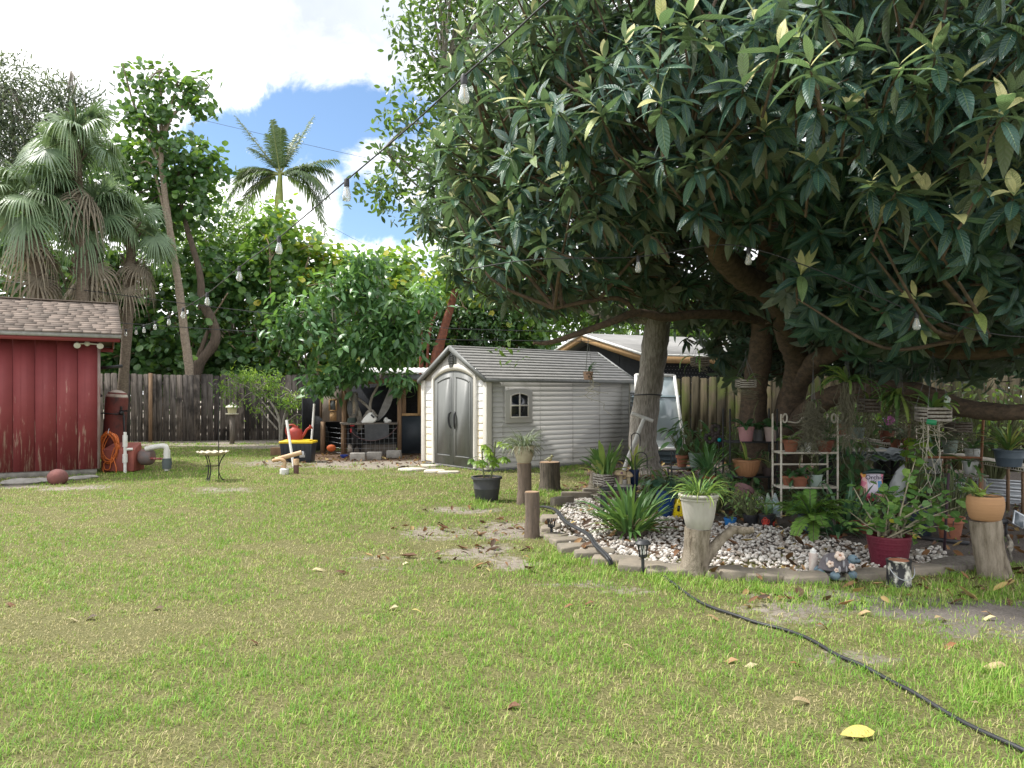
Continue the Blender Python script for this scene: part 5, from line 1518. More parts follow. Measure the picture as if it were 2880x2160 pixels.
for s_ in (-1, 1): Geo().ball((-.02 + s_ * .0, s_ * .10, .36), .1, (.7, .35, 1.9), rz=0).build('wing', mat('hawk_wing', (.055, .06, .062), (.1, .1, .1), .8, 20), root, local=True, sm=60)

c = np.array((xc(1040, -.2), D0 - .2, zt))
root = thing('jug', 'empty white plastic jug lying on its side on the coop counter', 'jug', c)
ge = Geo().prism([(-.18, .0), (.10, .0), (.17, .07), (.16, .12), (.05, .26), (.0, .26), (-.10, .16), (-.19, .045)], .2, None, (0, -.1, 0))
ge.build('body', M['white_plastic'], root, local=True, bev=.02)
Geo().tube([(.055, -.112, .20), (.125, -.112, .13)], .022, 8).build('grip', M['black_plastic'], root, local=True)
for k_, (px, s_, lab) in enumerate(((1085, 1.0, 'small white rag heap with a peak on the coop counter'), (1092, .8, 'smaller white rag lump at the right end of the coop counter'))):
    c = np.array((xc(px, -.1), D0 - .05, zt)); g_ = Geo().ball(c + (0, 0, .05 * s_), .075 * s_, (.8, .7, 1.1) if k_ == 0 else (1.2, .8, .7), 10, 7, wob=.1)
    tag(g_.build('rag', M['white_paint'], sm=40), lab, 'rag', 'white rags on the coop counter')
# grey mat hung over the counter front
a0, a1, b0, b1 = cw(1025, 1194, -.42), cw(1092, 1192, -.32), cw(1027, 1240, -.42), cw(1094, 1231, -.34)
g_ = Geo(); n_ = 9
V = []
for t in np.linspace(0, 1, n_):
    for s_ in np.linspace(0, 1, 6): V.append((a0 * (1 - t) + a1 * t) * (1 - s_) + (b0 * (1 - t) + b1 * t) * s_ + np.array((0, -.012 * math.sin(t * 9) * s_, -.015 * math.sin(t * 3.1) * s_)))
V2 = [v + np.array((0, .012, 0)) for v in V]
Q_ = [(i_ * 6 + j, i_ * 6 + j + 1, i_ * 6 + 7 + j, i_ * 6 + 6 + j) for i_ in range(n_ - 1) for j in range(5)]; N_ = len(V)
g_.add(V + V2, Q_ + [tuple(q + N_ for q in k[::-1]) for k in Q_])
tag(g_.build('mat', mat('charcoal_rubber', (.05, .052, .056), (.07, .072, .076), .7, 12, bump=.1), sm=180), 'charcoal rubber mat hung over the coop counter edge', 'mat')
o = Geo().tube(curve([cw(988, 1212, -.5), cw(1000, 1225, -.5), cw(1028, 1238, -.48), cw(1060, 1238, -.45), cw(1094, 1224, -.4), cw(1118, 1200, -.3)], 24), .007, 5).build('cord', mat('dull_cord', (.16, .09, .09)), sm=180)
tag(o, 'thin dull cord looped below the coop counter', 'cord')
# grey cloth slung from the roof
g_ = Geo(); V = []
p0, p1 = cw(1104, 1085, .0), cw(1062, 1184, -.05)
for t in np.linspace(0, 1, 10):
    cc = p0 * (1 - t) + p1 * t + np.array((0, 0, -.12 * math.sin(math.pi * t))); wd_ = .02 + .1 * math.sin(math.pi * min(1, t * .8 + .12))
    for j, s_ in enumerate((-1, -.4, .2, 1)): V.append(cc + np.array((s_ * wd_, .04 * (-1) ** j * t, s_ * wd_ * .3)))
Q_ = [(i_ * 4 + j, i_ * 4 + j + 1, i_ * 4 + 5 + j, i_ * 4 + 4 + j) for i_ in range(9) for j in range(3)]
V2 = [v + np.array((.0, .014, 0)) for v in V]; N_ = len(V)
g_.add(V + V2, Q_ + [tuple(q + N_ for q in k[::-1]) for k in Q_])
tag(g_.build('cloth', mat('grey_cloth', (.25, .24, .23), (.16, .155, .15), .9, 9), sm=180), 'grey cloth slung like a hammock from the coop roof', 'cloth')

# black rooster behind the wire
c = np.array((xc(1006, .0), D0 - .1, .02))
root = thing('chicken', 'black chicken with red comb standing behind the coop wire', 'chicken', c)
bm = bpy.data.meshes.new('body')
sk = [((0, .0, .36), .15), ((.0, -.12, .42), .12), ((-.03, -.19, .54), .065), ((-.06, -.22, .64), .05), ((-.075, -.25, .68), .045), ((.05, .16, .46), .1), ((.08, .3, .62), .06), ((.1, .36, .72), .025),
      ((.07, -.02, .24), .07), ((.08, -.02, .13), .025), ((.08, -.02, .02), .014), ((.08, -.09, .01), .012), ((-.07, -.03, .24), .07), ((-.08, -.03, .13), .025), ((-.08, -.03, .02), .014), ((-.09, -.1, .01), .012)]
ed = [(0, 1), (1, 2), (2, 3), (3, 4), (0, 5), (5, 6), (6, 7), (0, 8), (8, 9), (9, 10), (10, 11), (0, 12), (12, 13), (13, 14), (14, 15)]
bm.from_pydata([p for p, _ in sk], ed, [])
bo = bpy.data.objects.new('body', bm); COL.objects.link(bo); bo.parent = root
mo = bo.modifiers.new('skin', 'SKIN'); bo.modifiers.new('sub', 'SUBSURF').levels = 2; bo.modifiers['sub'].render_levels = 2
for v, (_, r_) in zip(bm.skin_vertices[0].data, sk): v.radius = (r_, r_)
bm.skin_vertices[0].data[0].use_root = True
bm.materials.append(mat('black_feathers', (.012, .012, .014), (.03, .03, .034), .6, 20, bump=.3))
Geo().prism([(-.05, .70), (-.02, .70), (.0, .76), (-.03, .745), (-.045, .785), (-.06, .75), (-.085, .79), (-.09, .745), (-.12, .76), (-.11, .70)], .012, None, (0, -.262, 0)).build('comb', mat('red_comb', (.42, .025, .03), None, .5), root, local=True)
Geo().ball((-.085, -.28, .60), .03, (.8, .5, 1.8)).build('wattle', MATS['red_comb'], root, local=True, sm=60)
Geo().tube([(-.075, -.29, .675), (-.085, -.335, .66)], [.016, .002], 6).build('beak', MATS['dark_beak'], root, local=True)

for k_, (px, py, rz_) in enumerate([(1006, 1296, .1), (1053, 1293, .02), (1108, 1288, -.05)]):
    c = G(px, py)
    g_ = Geo().box(c + (0, 0, .09), (.33, .17, .18), rz_)
    tag(g_.build('concrete_block', M['concrete'], bev=.012), ['leftmost grey concrete block along the coop front', 'middle grey concrete block along the coop front', 'pale concrete block at the coop corner post'][k_], 'concrete block', 'concrete blocks along the coop')
c = GD(932, 18.9); o = Geo().ball(c + (0, 0, .16), .12, (1, .6, .75), 14, 8).build('toy', mat('orange_plastic', (.55, .12, .03)), sm=180); tag(o, 'orange oval object on the ground under the nest box', 'toy')
c = GD(968, 17.9); o = Geo().lathe([(0, 0), (.07, 0), (.1, .07), (.09, .075), (.06, .02), (0, .02)], c, 18).build('bowl', mat('blue_plastic', (.03, .06, .3)), sm=50); tag(o, 'small dark blue bowl on the ground at the coop corner', 'bowl')
# tarp covered pile left of the coop
o = Geo().ball(GD(888, 20.2) + (0, 0, .35), .45, (.75, .8, 1.3), 18, 12, wob=.05).build('covered_pile', mat('black_tarp', (.03, .032, .034), (.07, .072, .075), .45, 6, bump=.6, bdist=.05), sm=180); tag(o, 'black plastic covered pile behind the tote', 'tarp pile')
# broad timber by the lawn edge behind the tote
o = Geo().box(GD(782, 18.6) + (0, 0, .1), (.34, .2, .2), .2).build('timber', M['old_lumber'], bev=.01); tag(o, 'short old timber block on the ground behind the tote', 'timber')

# ---- neighbour house with tar paper walls
root = thing('neighbour_house', 'low neighbour house with black tar paper walls and raw wood eaves', 'house', (2.05, 22, 0))
A0 = np.array((2.05, 22.0)); rd = np.array((.915, .403)); gd = np.array((.403, -.915)); hwid, ln = 3.24, 7.0
ZE, ZR = 2.47, 3.22
def hp(s_, t, z_): p = A0 + rd * s_ + gd * t; return np.array((p[0], p[1], z_))
wg = Geo(); wi = hwid - .35
za = ZE - .12
ap = ZR - .16
V = [hp(.35, -wi, 0), hp(.35, wi, 0), hp(.35, wi, za), hp(.35, 0, ap), hp(.35, -wi, za), hp(ln, -wi, 0), hp(ln, wi, 0), hp(ln, wi, za), hp(ln, 0, ap), hp(ln, -wi, za)]
wg.add(V, [(0, 1, 2, 3, 4), (9, 8, 7, 6, 5), (1, 6, 7, 2), (5, 0, 4, 9)])
wg.build('wall', mat('tar_paper', (.022, .024, .027), (.034, .036, .04), .85, 3, bump=.25), root)
# pale cap nails on the long wall
cn = Geo()
for z_ in np.arange(1.72, 2.3, .085):
    for s_ in np.arange(.5, 5.5, .1):
        cn.ball(hp(s_ + (.05 if int(round(z_ / .085)) % 2 else 0), wi + .004, z_), .010, n=5, m=4)
cn.build('cap_nails', mat('cap_nail', (.42, .42, .42)), root)
Geo().bar(hp(.345, 1.45, 0), hp(.345, 1.45, 2.6), .02, .006, up=(0, 1, 0)).build('seam', M['black_plastic'], root)
rg = Geo()
for sg in (-1, 1):
    e0, e1, r0, r1 = hp(0, sg * hwid, ZE), hp(ln + .3, sg * hwid, ZE), hp(0, 0, ZR), hp(ln + .3, 0, ZR)
    dz = np.array((0, 0, .05)); V = [e0, e1, r1, r0, e0 + dz, e1 + dz, r1 + dz, r0 + dz]
    rg.add(V, BX)
rg.build('roof', mat('grey_roll_roofing', (.24, .235, .23), (.17, .168, .165), .9, 1.6, bump=.3, bscale=90), root)
for sg in (-1, 1):
    q_ = np.array((0, 0, -.09)); 
    Geo().bar(hp(-.02, sg * (hwid + .0), ZE) + q_, hp(-.02, 0, ZR) + q_, .04, .18).build('barge_board', M['raw_lumber'], root)
    Geo().bar(hp(-.045, sg * (hwid + .03), ZE + .015), hp(-.045, 0, ZR + .02), .06, .06).build('edge_flashing', M['white_paint'], root)
    Geo().bar(hp(0, sg * hwid, ZE) + q_, hp(ln + .3, sg * hwid, ZE) + q_, .04, .17).build('fascia', M['raw_lumber'], root)
    Geo().bar(hp(-.03, sg * (hwid + .03), ZE + .025), hp(ln + .3, sg * (hwid + .03), ZE + .025), .05, .05).build('drip_edge', M['white_paint'], root)

# far house glimpsed to the right
c = GD(2010, 34); root = thing('far_house', 'distant pale pink house wall glimpsed above the neighbour roof', 'house', c)
Geo().box(c + (2, 1.5, 1.9), (6, 3, 3.8)).build('wall', mat('pink_stucco', (.45, .36, .31), (.4, .31, .27), .9, 4), root)
Geo().add([tuple(c + v) for v in ((-1.3, -.3, 3.8), (5.3, -.3, 3.8), (5.3, 3.3, 3.8), (-1.3, 3.3, 3.8), (1, 1.5, 4.7), (3, 1.5, 4.7))], [(0, 1, 5, 4), (1, 2, 5), (2, 3, 4, 5), (3, 0, 4), (3, 2, 1, 0)]).build('roof', mat('far_roof', (.3, .27, .25), None, .9), root)

# ---- cables and lights
def cable(pts, r_, label, name='overhead_cable', cat='cable', group=None, n_=40):
    o = Geo().tube(curve([W(*p) for p in pts], n_), r_, 6).build(name, M['black_plastic'], sm=180); return tag(o, label, cat, group)


cable([(-250, 765, 20.5), (0, 790, 20.5), (250, 818, 20.5), (620, 866, 20.5), (1000, 905, 20.8), (1300, 925, 21.2), (1700, 935, 22)], .010, 'upper black cable crossing the foliage above the left fence')
cable([(-250, 870, 19), (330, 908, 19), (700, 932, 19.3), (1000, 944, 19.6), (1250, 955, 20), (1700, 960, 21)], .010, 'lower black cable running just above the coop roof')
cable([(300, 280, 46), (515, 325, 46), (930, 422, 46), (1300, 500, 46)], .011, 'thin grey power line against the blue sky')
cable([(800, 560, 46), (1050, 697, 46), (1300, 760, 46), (1600, 940, 46)], .010, 'faint power line below the cloud near the loquat edge')

glass, g = new_mat('bulb_glass')
gb = g.n('ShaderNodeBsdfGlass', Roughness=.02, IOR=1.3); gb.inputs[0].default_value = (.97, .98, .98, 1)
tb_ = g.n('ShaderNodeBsdfTransparent'); mx = g.n('ShaderNodeMixShader'); mx.inputs[0].default_value = .55
df = g.n('ShaderNodeBsdfPrincipled', Roughness=.1); df.inputs['Base Color'].default_value = (.8, .82, .82, 1)
mx2 = g.n('ShaderNodeMixShader'); mx2.inputs[0].default_value = .28
g.l(gb.outputs[0], mx.inputs[1]); g.l(tb_.outputs[0], mx.inputs[2]); g.l(mx.outputs[0], mx2.inputs[1]); g.l(df.outputs[0], mx2.inputs[2])
ou = g.n('ShaderNodeOutputMaterial'); g.l(mx2.outputs[0], ou.inputs[0])
AMB = mat('filament', (.55, .36, .12), None, .4)


def string_light(label, pts, bulbs, r_=.005):
    p0 = W(*pts[0]); root = thing('string_light', label, 'string lights', p0, group='outdoor bulb strings')
    Geo().tube(curve([W(*p) for p in pts], 70), r_, 6).build('wire', M['black_plastic'], root, sm=180)
    for (px, py, dd) in bulbs:
        t_ = W(px, py, dd)
        bo = Geo().lathe([(.0, 0), (.016, -.002), (.018, -.012), (.030, -.060), (.031, -.078), (.022, -.098), (.0, -.103)], t_ + (0, 0, -.045), 16).build('bulb', glass, root, sm=180)
        Geo().lathe([(0, .01), (.012, .01), (.018, .0), (.019, -.045), (.012, -.05), (0, -.05)], t_, 12).build('socket', M['black_plastic'], bo, sm=40)
        for o_ in bo.children: o_.parent = bo
        Geo().tube([t_ + (0, 0, -.06), t_ + (.004, 0, -.115)], .0035, 5).build('filament', AMB, bo)


def fixsub():
    pass


string_light('string of clear bulbs running from the loquat top down to the red shed', [(1640, -60, 3.3), (1540, 5, 3.5), (1430, 105, 3.75), (1305, 215, 4.1), (1150, 358, 4.6), (975, 507, 5.2), (785, 668, 6.5), (673, 752, 7.8), (583, 826, 9.3), (515, 868, 10.8), (475, 890, 12.2), (436, 905, 13.4), (405, 915, 14.4), (383, 922, 15.4), (350, 927, 16.6), (300, 925, 17.6)],
             [(1305, 214, 4.1), (975, 506, 5.2), (785, 667, 6.5), (673, 751, 7.8), (583, 825, 9.3), (515, 867, 10.8), (475, 889, 12.2), (436, 904, 13.4), (405, 914, 14.4), (383, 921, 15.4), (354, 926, 16.4)])
string_light('string of clear bulbs looped through the loquat branches', [(1300, 760, 7.4), (1500, 730, 7.2), (1795, 722, 7), (2000, 690, 6.8), (2120, 700, 6.7), (2300, 760, 6.5), (2440, 820, 6.4), (2580, 880, 6.3), (2800, 940, 6.3), (3000, 950, 6.3)],
             [(1795, 722, 7), (2105, 699, 6.7), (2578, 879, 6.3), (2120, 872, 7.2)][:3])
# ================================================================== orchid garden
L_ORC = leafmat('orchid_leaves', [(0, (.06, .14, .05)), (.5, (.125, .25, .075)), (.8, (.26, .36, .09)), (1, (.48, .47, .15))], trans=(.25, .4, .06), tfac=.22, rough=.42, spec=.45)
L_DEEP = leafmat('deep_green_leaves', [(0, (.032, .095, .045)), (.5, (.065, .165, .07)), (1, (.15, .28, .10))], trans=(.2, .38, .06), tfac=.22, rough=.32, vein=.12, spec=.55)
L_FERN = leafmat('fern_leaves', [(0, (.06, .16, .04)), (.5, (.13, .28, .06)), (1, (.25, .40, .09))], trans=(.3, .5, .06), tfac=.32, rough=.5)
L_SILV = leafmat('silver_strap_leaves', [(0, (.20, .13, .08)), (.3, (.14, .16, .10)), (.6, (.15, .20, .13)), (1, (.27, .31, .21))], trans=(.3, .38, .15), tfac=.22, rough=.5)
L_ALOE = leafmat('aloe_leaves', [(0, (.03, .085, .05)), (.5, (.055, .14, .075)), (1, (.12, .22, .10))], trans=(.2, .38, .1), tfac=.12, rough=.38)
ROOT_M = mat('pale_roots', (.20, .19, .13), (.12, .115, .08), .85, 20, bump=.2)
ROOT_W = mat('white_roots', (.46, .43, .35), (.32, .30, .22), .8, 20, bump=.2)
STEM = mat('green_stem', (.16, .19, .08), (.11, .12, .06), .7, 9)
SOIL = mat('potting_bark', (.055, .038, .026), (.12, .08, .05), .95, 40, bump=.7)
WIREM = mat('thin_wire', (.24, .25, .26), None, .5, metal=.4)
SLAT = mat('weathered_slats', (.40, .37, .33), (.25, .225, .20), .9, 5, (6, 6, 6), .4)
SLATD = mat('dark_slats', (.17, .145, .125), (.10, .085, .07), .9, 5, (6, 6, 6), .4)


def straps(n, L, wd, el=(30, 80), arch=.9, rows=7, tint=(.2, .7), c=(0, 0, 0), spread=.03, fold=.35, az=None, tipw=.12):
    """arching strap leaves"""
    a = RNG.uniform(0, 6.283, n) if az is None else RNG.uniform(az[0], az[1], n)
    e = np.radians(RNG.uniform(el[0], el[1], n)); l = L * RNG.uniform(.6, 1.1, n)
    h = np.stack([np.cos(a), np.sin(a), np.zeros(n)], -1)
    P = np.asarray(c) + h * (spread * RNG.random(n))[:, None] + np.stack([np.zeros(n), np.zeros(n), RNG.uniform(-.01, .02, n)], -1)
    C = [P]; ar = arch * RNG.uniform(.5, 1.3, n)
    for i in range(rows - 1):
        ee = e - ar * (i / (rows - 1)) ** 1.3 * 1.8
        C.append(C[-1] + (h * np.cos(ee)[:, None] + np.array((0, 0, 1.)) * np.sin(ee)[:, None]) * (l / (rows - 1))[:, None])
    C = np.stack(C, 1)
    S = np.stack([-np.sin(a), np.cos(a), np.zeros(n)], -1)
    S = nrm(S + np.array((0, 0, 1.)) * RNG.normal(size=n)[:, None] * .25)
    prof = np.interp(np.linspace(0, 1, rows), [0, .2, .6, .85, 1], [.55, .9, 1, .7, tipw])
    return C, wd / 2 * prof[None] * RNG.uniform(.75, 1.15, n)[:, None], S, RNG.uniform(tint[0], tint[1], n), fold


def broad(ge, st, n, H, leaf, c=(0, 0, 0), spread=.5, tint=(.2, .8), templates=None, up=.7, sr=.004, droop=.35):
    """leaves on petioles"""
    a = RNG.uniform(0, 6.283, n); r_ = RNG.random(n) ** .6 * spread; z_ = H * RNG.uniform(.35, 1.05, n)
    P = np.asarray(c) + np.stack([np.cos(a) * r_, np.sin(a) * r_, z_], -1)
    for p in P:
        b = np.asarray(c) + (p - c) * np.array((.15, .15, 0))
        st.tube([b, (b + p) / 2 + np.array((0, 0, .08 * H)), p], [sr * 1.3, sr * .7], 4, cap=False)
    X = nrm(np.stack([np.cos(a), np.sin(a), -droop + .4 * RNG.normal(size=n)], -1))
    U = nrm(np.stack([np.cos(a) * .2, np.sin(a) * .2, np.full(n, up)], -1) + RNG.normal(size=(n, 3)) * .2)
    scatter_leaves(ge, P, X, U, leaf * RNG.uniform(.7, 1.15, n), RNG.uniform(tint[0], tint[1], n), templates or T_OVAL)


def fern(ge, rg, n, L, c=(0, 0, 0), el=(15, 70), tint=.5, pin=.09, az=None):
    for i in range(n):
        a = RNG.uniform(0, 6.283) if az is None else RNG.uniform(*az); e = math.radians(RNG.uniform(*el))
        feather_frond(ge, rg, np.asarray(c, float), np.array((math.cos(a) * math.cos(e), math.sin(a) * math.cos(e), math.sin(e))), L * RNG.uniform(.65, 1.1), RNG.uniform(.25, .6), 30, pin, tint + RNG.normal() * .12, .011, .1)


def stems(ge, n, H, r_, c=(0, 0, 0), spread=.1, bend=.1):
    out = []
    for _ in range(n):
        a = RNG.uniform(0, 6.283); b = np.asarray(c) + RNG.normal(size=3) * np.array((.02, .02, 0))
        e = b + np.array((math.cos(a) * spread * RNG.random(), math.sin(a) * spread * RNG.random(), H * RNG.uniform(.6, 1)))
        ge.tube(curve([b, (b + e) / 2 + RNG.normal(size=3) * bend * H * .4, e], 7), [r_, r_ * .6], 5); out.append(e)
    return np.array(out)


def roots(ge, n, L, r_, c=(0, 0, 0), spread=.12, wig=.04, bend=.0):
    for _ in range(n):
        b = np.asarray(c) + RNG.normal(size=3) * np.array((spread, spread, .02)) * .6
        l = L * RNG.uniform(.35, 1.05); k = 7
        P = [b + np.array((RNG.normal() * wig, RNG.normal() * wig, 0)) * (i ** .8) * .5 + np.array((0, 0, -l * i / (k - 1))) for i in range(k)]
        ge.tube(curve(P, 14), [r_, r_ * .6], 4, cap=False)


# pot profiles: list of (radius factor, height factor); rim 1,1
P_CLAY = [(0, 0), (.66, 0), (.68, .02), (.88, .74), (.90, .76), (1.0, .765), (1.02, .98), (1.0, 1.0), (.90, 1.0), (.86, .9), (0, .88)]
P_PLAIN = [(0, 0), (.70, 0), (.73, .03), (.94, .86), (1.0, .87), (1.0, 1.0), (.93, 1.0), (.9, .9), (0, .88)]
P_BOWL = [(0, 0), (.55, 0), (.60, .03), (.78, .3), (.92, .7), (.95, .88), (1.02, .89), (1.02, 1), (.93, 1), (.9, .9), (0, .88)]
P_URN = [(0, 0), (.62, 0), (.64, .03), (.66, .04), (.80, .35), (.89, .70), (.92, .82), (.97, .83), (.98, .88), (.94, .89), (1.02, .91), (1.06, .96), (1.02, 1.0), (.94, 1.0), (.9, .92), (0, .9)]
P_TUB = [(0, 0), (.72, 0), (.75, .02), (.86, .5), (.88, .52), (.87, .54), (.93, .9), (1.04, .91), (1.04, 1), (.95, 1), (.92, .88), (0, .84)]
P_BELLY = [(0, 0), (.74, 0), (.78, .03), (.86, .1), (.99, .45), (1.02, .68), (.98, .9), (.92, .99), (.87, 1.0), (.83, .93), (0, .86)]


def pot(root, R_, Hh, m, prof=P_CLAY, z=0, ribs=0, wov=0, soil=True, name='pot', n=32):
    ge = Geo().lathe([(r_ * R_, z + h * Hh) for r_, h in prof], (0, 0, 0), max(n, ribs * 4))
    V = ge.v[0]
    if ribs:
        an = np.arctan2(V[:, 1], V[:, 0]); f = ((V[:, 2] - z) / Hh < .84) & ((V[:, 2] - z) / Hh > .04)
        V[:, :2] *= (1 + .025 * np.cos(an * ribs) * f)[:, None]
    o = ge.build(name, m, root, local=True, sm=38)
    if soil:
        Geo().lathe([(0, z + Hh * .93), (prof[-2][0] * R_, z + Hh * .925)], (0, 0, 0), 18).build('soil', SOIL, root, local=True, sm=180)
    return o


def plant(name, label, cat, px, py, d=None, w=60, h=60, m=None, prof=P_CLAY, group=None, z=None, **kw):
    """a potted plant whose pot base centre is seen at px,py; w,h pot size in photo pixels at that distance"""
    base = G(px, py) if d is None else W(px, py, d)
    k = base[1] / FOC
    root = thing(name, label, cat, base, group=group)
    pot(root, w * k / 2, h * k, m, prof, **kw)
    return root, h * k * .93, w * k / 2


def put(root, name, ge, m, local=True, sm=None):
    return ge.build(name, m, root, local=local, sm=sm)


def strap_foliage(root, z, mt, sets, name='foliage'):
    ge = Geo()
    for s_ in sets:
        s_ = dict(s_); s_['c'] = tuple(np.array(s_.get('c', (0, 0, 0))) + (0, 0, z))
        C, w_, S, t, f = straps(**s_); ge.strips(C, w_, S, t, fold=f)
    return put(root, name, ge, mt)


# ---- bed: gravel, edging stones, litter
def rnd_in_poly(P, n):
    lo, hi = P.min(0), P.max(0); out = np.zeros((0, 2))
    while len(out) < n:
        q = lo + (hi - lo) * RNG.random((n * 2, 2)); out = np.concatenate([out, q[in_poly(q[:, 0], q[:, 1], P)]])
    return out[:n]


def pebble_templates():
    out = []
    for i in range(5):
        g_ = Geo().ball((0, 0, 0), 1, (1, .8, .62), 8, 6, wob=.09)
        out.append((g_.v[0] + RNG.normal(size=g_.v[0].shape) * .03, g_.f[0], np.zeros((len(g_.v[0]), 2))))
    return out


TP = pebble_templates()
xy = rnd_in_poly(BED, 6200)
dens = fbm(xy[:, 0] * 1.6, xy[:, 1] * 1.6, 77)
xy = xy[RNG.random(len(xy)) < smooth(.25, .5, dens + .16 - .3 * smooth(3.0, 4.0, xy[:, 0]))]
n = len(xy); pg = Geo()
q0 = rdir(n); u_, _, _ = q0, 0, 0
Xp = nrm(rdir(n) * np.array((1, 1, .35))); Xp, Yp, Zp = frames(Xp, nrm(rdir(n) * .4 + np.array((0, 0, 1.))))
szp = RNG.uniform(.008, .027, n); kk = RNG.integers(0, 5, n)
pos = np.stack([xy[:, 0], xy[:, 1], gz(xy[:, 0], xy[:, 1]) + .014 + RNG.random(n) * .018], -1)
for i in range(5):
    s_ = kk == i; pg.cloud(TP[i], pos[s_], Xp[s_], Yp[s_], Zp[s_], szp[s_], RNG.random(s_.sum()))
m_, g = new_mat('white_pebbles')
at = g.n('ShaderNodeAttribute', attribute_name='lf'); s3 = g.n('ShaderNodeSeparateXYZ'); g.l(at.outputs['Vector'], s3.inputs[0])
nz = g.noise(g.n('ShaderNodeTexCoord').outputs['Object'], 60, 4)
col = g.ramp(s3.outputs[2], [(0, (.16, .13, .105)), (.25, (.36, .32, .28)), (.5, (.52, .49, .45)), (1, (.68, .66, .62))])
col = g.mix(g.m('MULTIPLY', nz, .3), col, (.34, .28, .23)); finish(g, col, .8, 0, .25, g.bump(nz, .4, .004))
tag(pg.build('gravel', m_, sm=180), 'white pebble gravel covering the orchid bed', 'gravel', kind='stuff')

edge = [(1545, 1466, .30, 1.5), (1550, 1492, .28, 1.3), (1562, 1518, .26, .9), (1592, 1530, .34, .35), (1622, 1548, .40, .25), (1672, 1565, .42, .1), (1735, 1585, .44, -.15), (1808, 1602, .46, -.15), (1880, 1612, .40, .0), (2040, 1616, .38, .0), (2075, 1622, .34, .05), (2165, 1628, .45, .05), (2262, 1634, .36, 0), (2440, 1624, .44, -.05), (2600, 1610, .34, .25),
        (1580, 1420, .42, .7), (1622, 1405, .5, .25), (1680, 1394, .5, .1)]
elab = ['edging stone behind the short log', 'second edging stone behind the short log', 'edging stone by the broken solar light', 'tan edging stone right of the short log foot', 'tan edging stone under the black cable', 'flat edging stone where the black cable crosses the border', 'flat edging stone right of the cable crossing', 'broad grey edging stone left of the solar light', 'long grey edging stone behind the solar light', 'edging stone right of the forked stump',
        'small edging stone beside the forked stump', 'long edging stone in front of the gravel middle', 'edging stone left of the spray can', 'pale edging stone between turtle and paint can', 'edging stone right of the paint can', 'dark edging stone at the far left corner of the gravel', 'long dark edging stone behind the gravel', 'dark edging stone at the foot of the black bench']
for i, (px, py, L_, rz_) in enumerate(edge):
    c = G(px, py); r_ = random.Random(40 + i)
    wd_ = .2 if i < 15 else .1; hh = .06 if i < 15 else .11
    pl = [(-.5, -.5), (-.1, -.55), (.45, -.5), (.52, .0), (.42, .5), (-.1, .55), (-.47, .45)]
    pl = [(x_ * L_ * r_.uniform(.9, 1.05), y_ * wd_ * r_.uniform(.85, 1.1)) for x_, y_ in pl]
    ge = Geo(); k_ = len(pl); Rm = rotm(r_.uniform(-.08, .08), r_.uniform(-.05, .05), rz_)
    V = np.array([(x_, y_, -.03) for x_, y_ in pl] + [(x_ * .97, y_ * .94, hh + r_.uniform(-.01, .01)) for x_, y_ in pl]) @ Rm.T + c
    ge.add(V, [tuple(range(k_, 2 * k_))] + [(j, (j + 1) % k_, k_ + (j + 1) % k_, k_ + j) for j in range(k_)])
    o = ge.build('edging_stone', M['stone'], bev=.014); tag(o, elab[i], 'edging stone', 'stones edging the gravel bed')

# leaf litter under the loquat and on the bed
n = 3000
xy = np.stack([RNG.uniform(-.9, 8.5, n), RNG.uniform(6.3, 16.8, n)], -1)
_, mz, _ = field(xy[:, 0], xy[:, 1])
ok = (mz > .35) & (RNG.random(n) < np.where(in_poly(xy[:, 0], xy[:, 1], BED), .75, .95))
xy2 = np.stack([RNG.uniform(-5.5, -1.2, 700), RNG.uniform(14.2, 18.5, 700)], -1); b2, m2, _ = field(xy2[:, 0], xy2[:, 1])
xy3 = np.stack([RNG.uniform(-1.3, .8, 500), RNG.uniform(6.3, 10.2, 500)], -1); b3, _, _ = field(xy3[:, 0], xy3[:, 1])
xy4 = np.stack([RNG.uniform(1.5, 4.8, 260), RNG.uniform(5.3, 6.6, 260)], -1); b4, _, _ = field(xy4[:, 0], xy4[:, 1])
xy = np.concatenate([xy[ok], xy2[(b2 > .4) & (RNG.random(700) < .5)], xy3[(b3 > .32) & (RNG.random(500) < .4)], xy4[RNG.random(260) < .5]])
n = len(xy)
pos = np.stack([xy[:, 0], xy[:, 1], gz(xy[:, 0], xy[:, 1]) + np.where(in_poly(xy[:, 0], xy[:, 1], BED), .05, .018) + RNG.random(n) * .02], -1)
ge = Geo(); a = RNG.uniform(0, 6.283, n)
T_DRY = [leaf_t(lance(.17, .9), 4, .5, .5, .2), leaf_t(lance(.2, .9), 4, .8, -.35, .2), leaf_t(lance(.15, .9), 4, .3, .9, .3)]
scatter_leaves(ge, pos, np.stack([np.cos(a), np.sin(a), RNG.normal(size=n) * .2], -1), nrm(np.array((0, 0, 1.)) + RNG.normal(size=(n, 3)) * .35), RNG.uniform(.05, .16, n), RNG.random(n) ** 1.25, T_DRY)
L_DRY = leafmat('dry_leaves', [(0, (.055, .035, .025)), (.4, (.15, .075, .04)), (.65, (.25, .13, .06)), (.85, (.34, .23, .12)), (1, (.42, .33, .12))], trans=(.3, .2, .08), tfac=.12, rough=.7, spec=.25)
tag(ge.build('leaf_litter', L_DRY), 'brown leaf litter under the trees', 'leaf litter', kind='stuff')

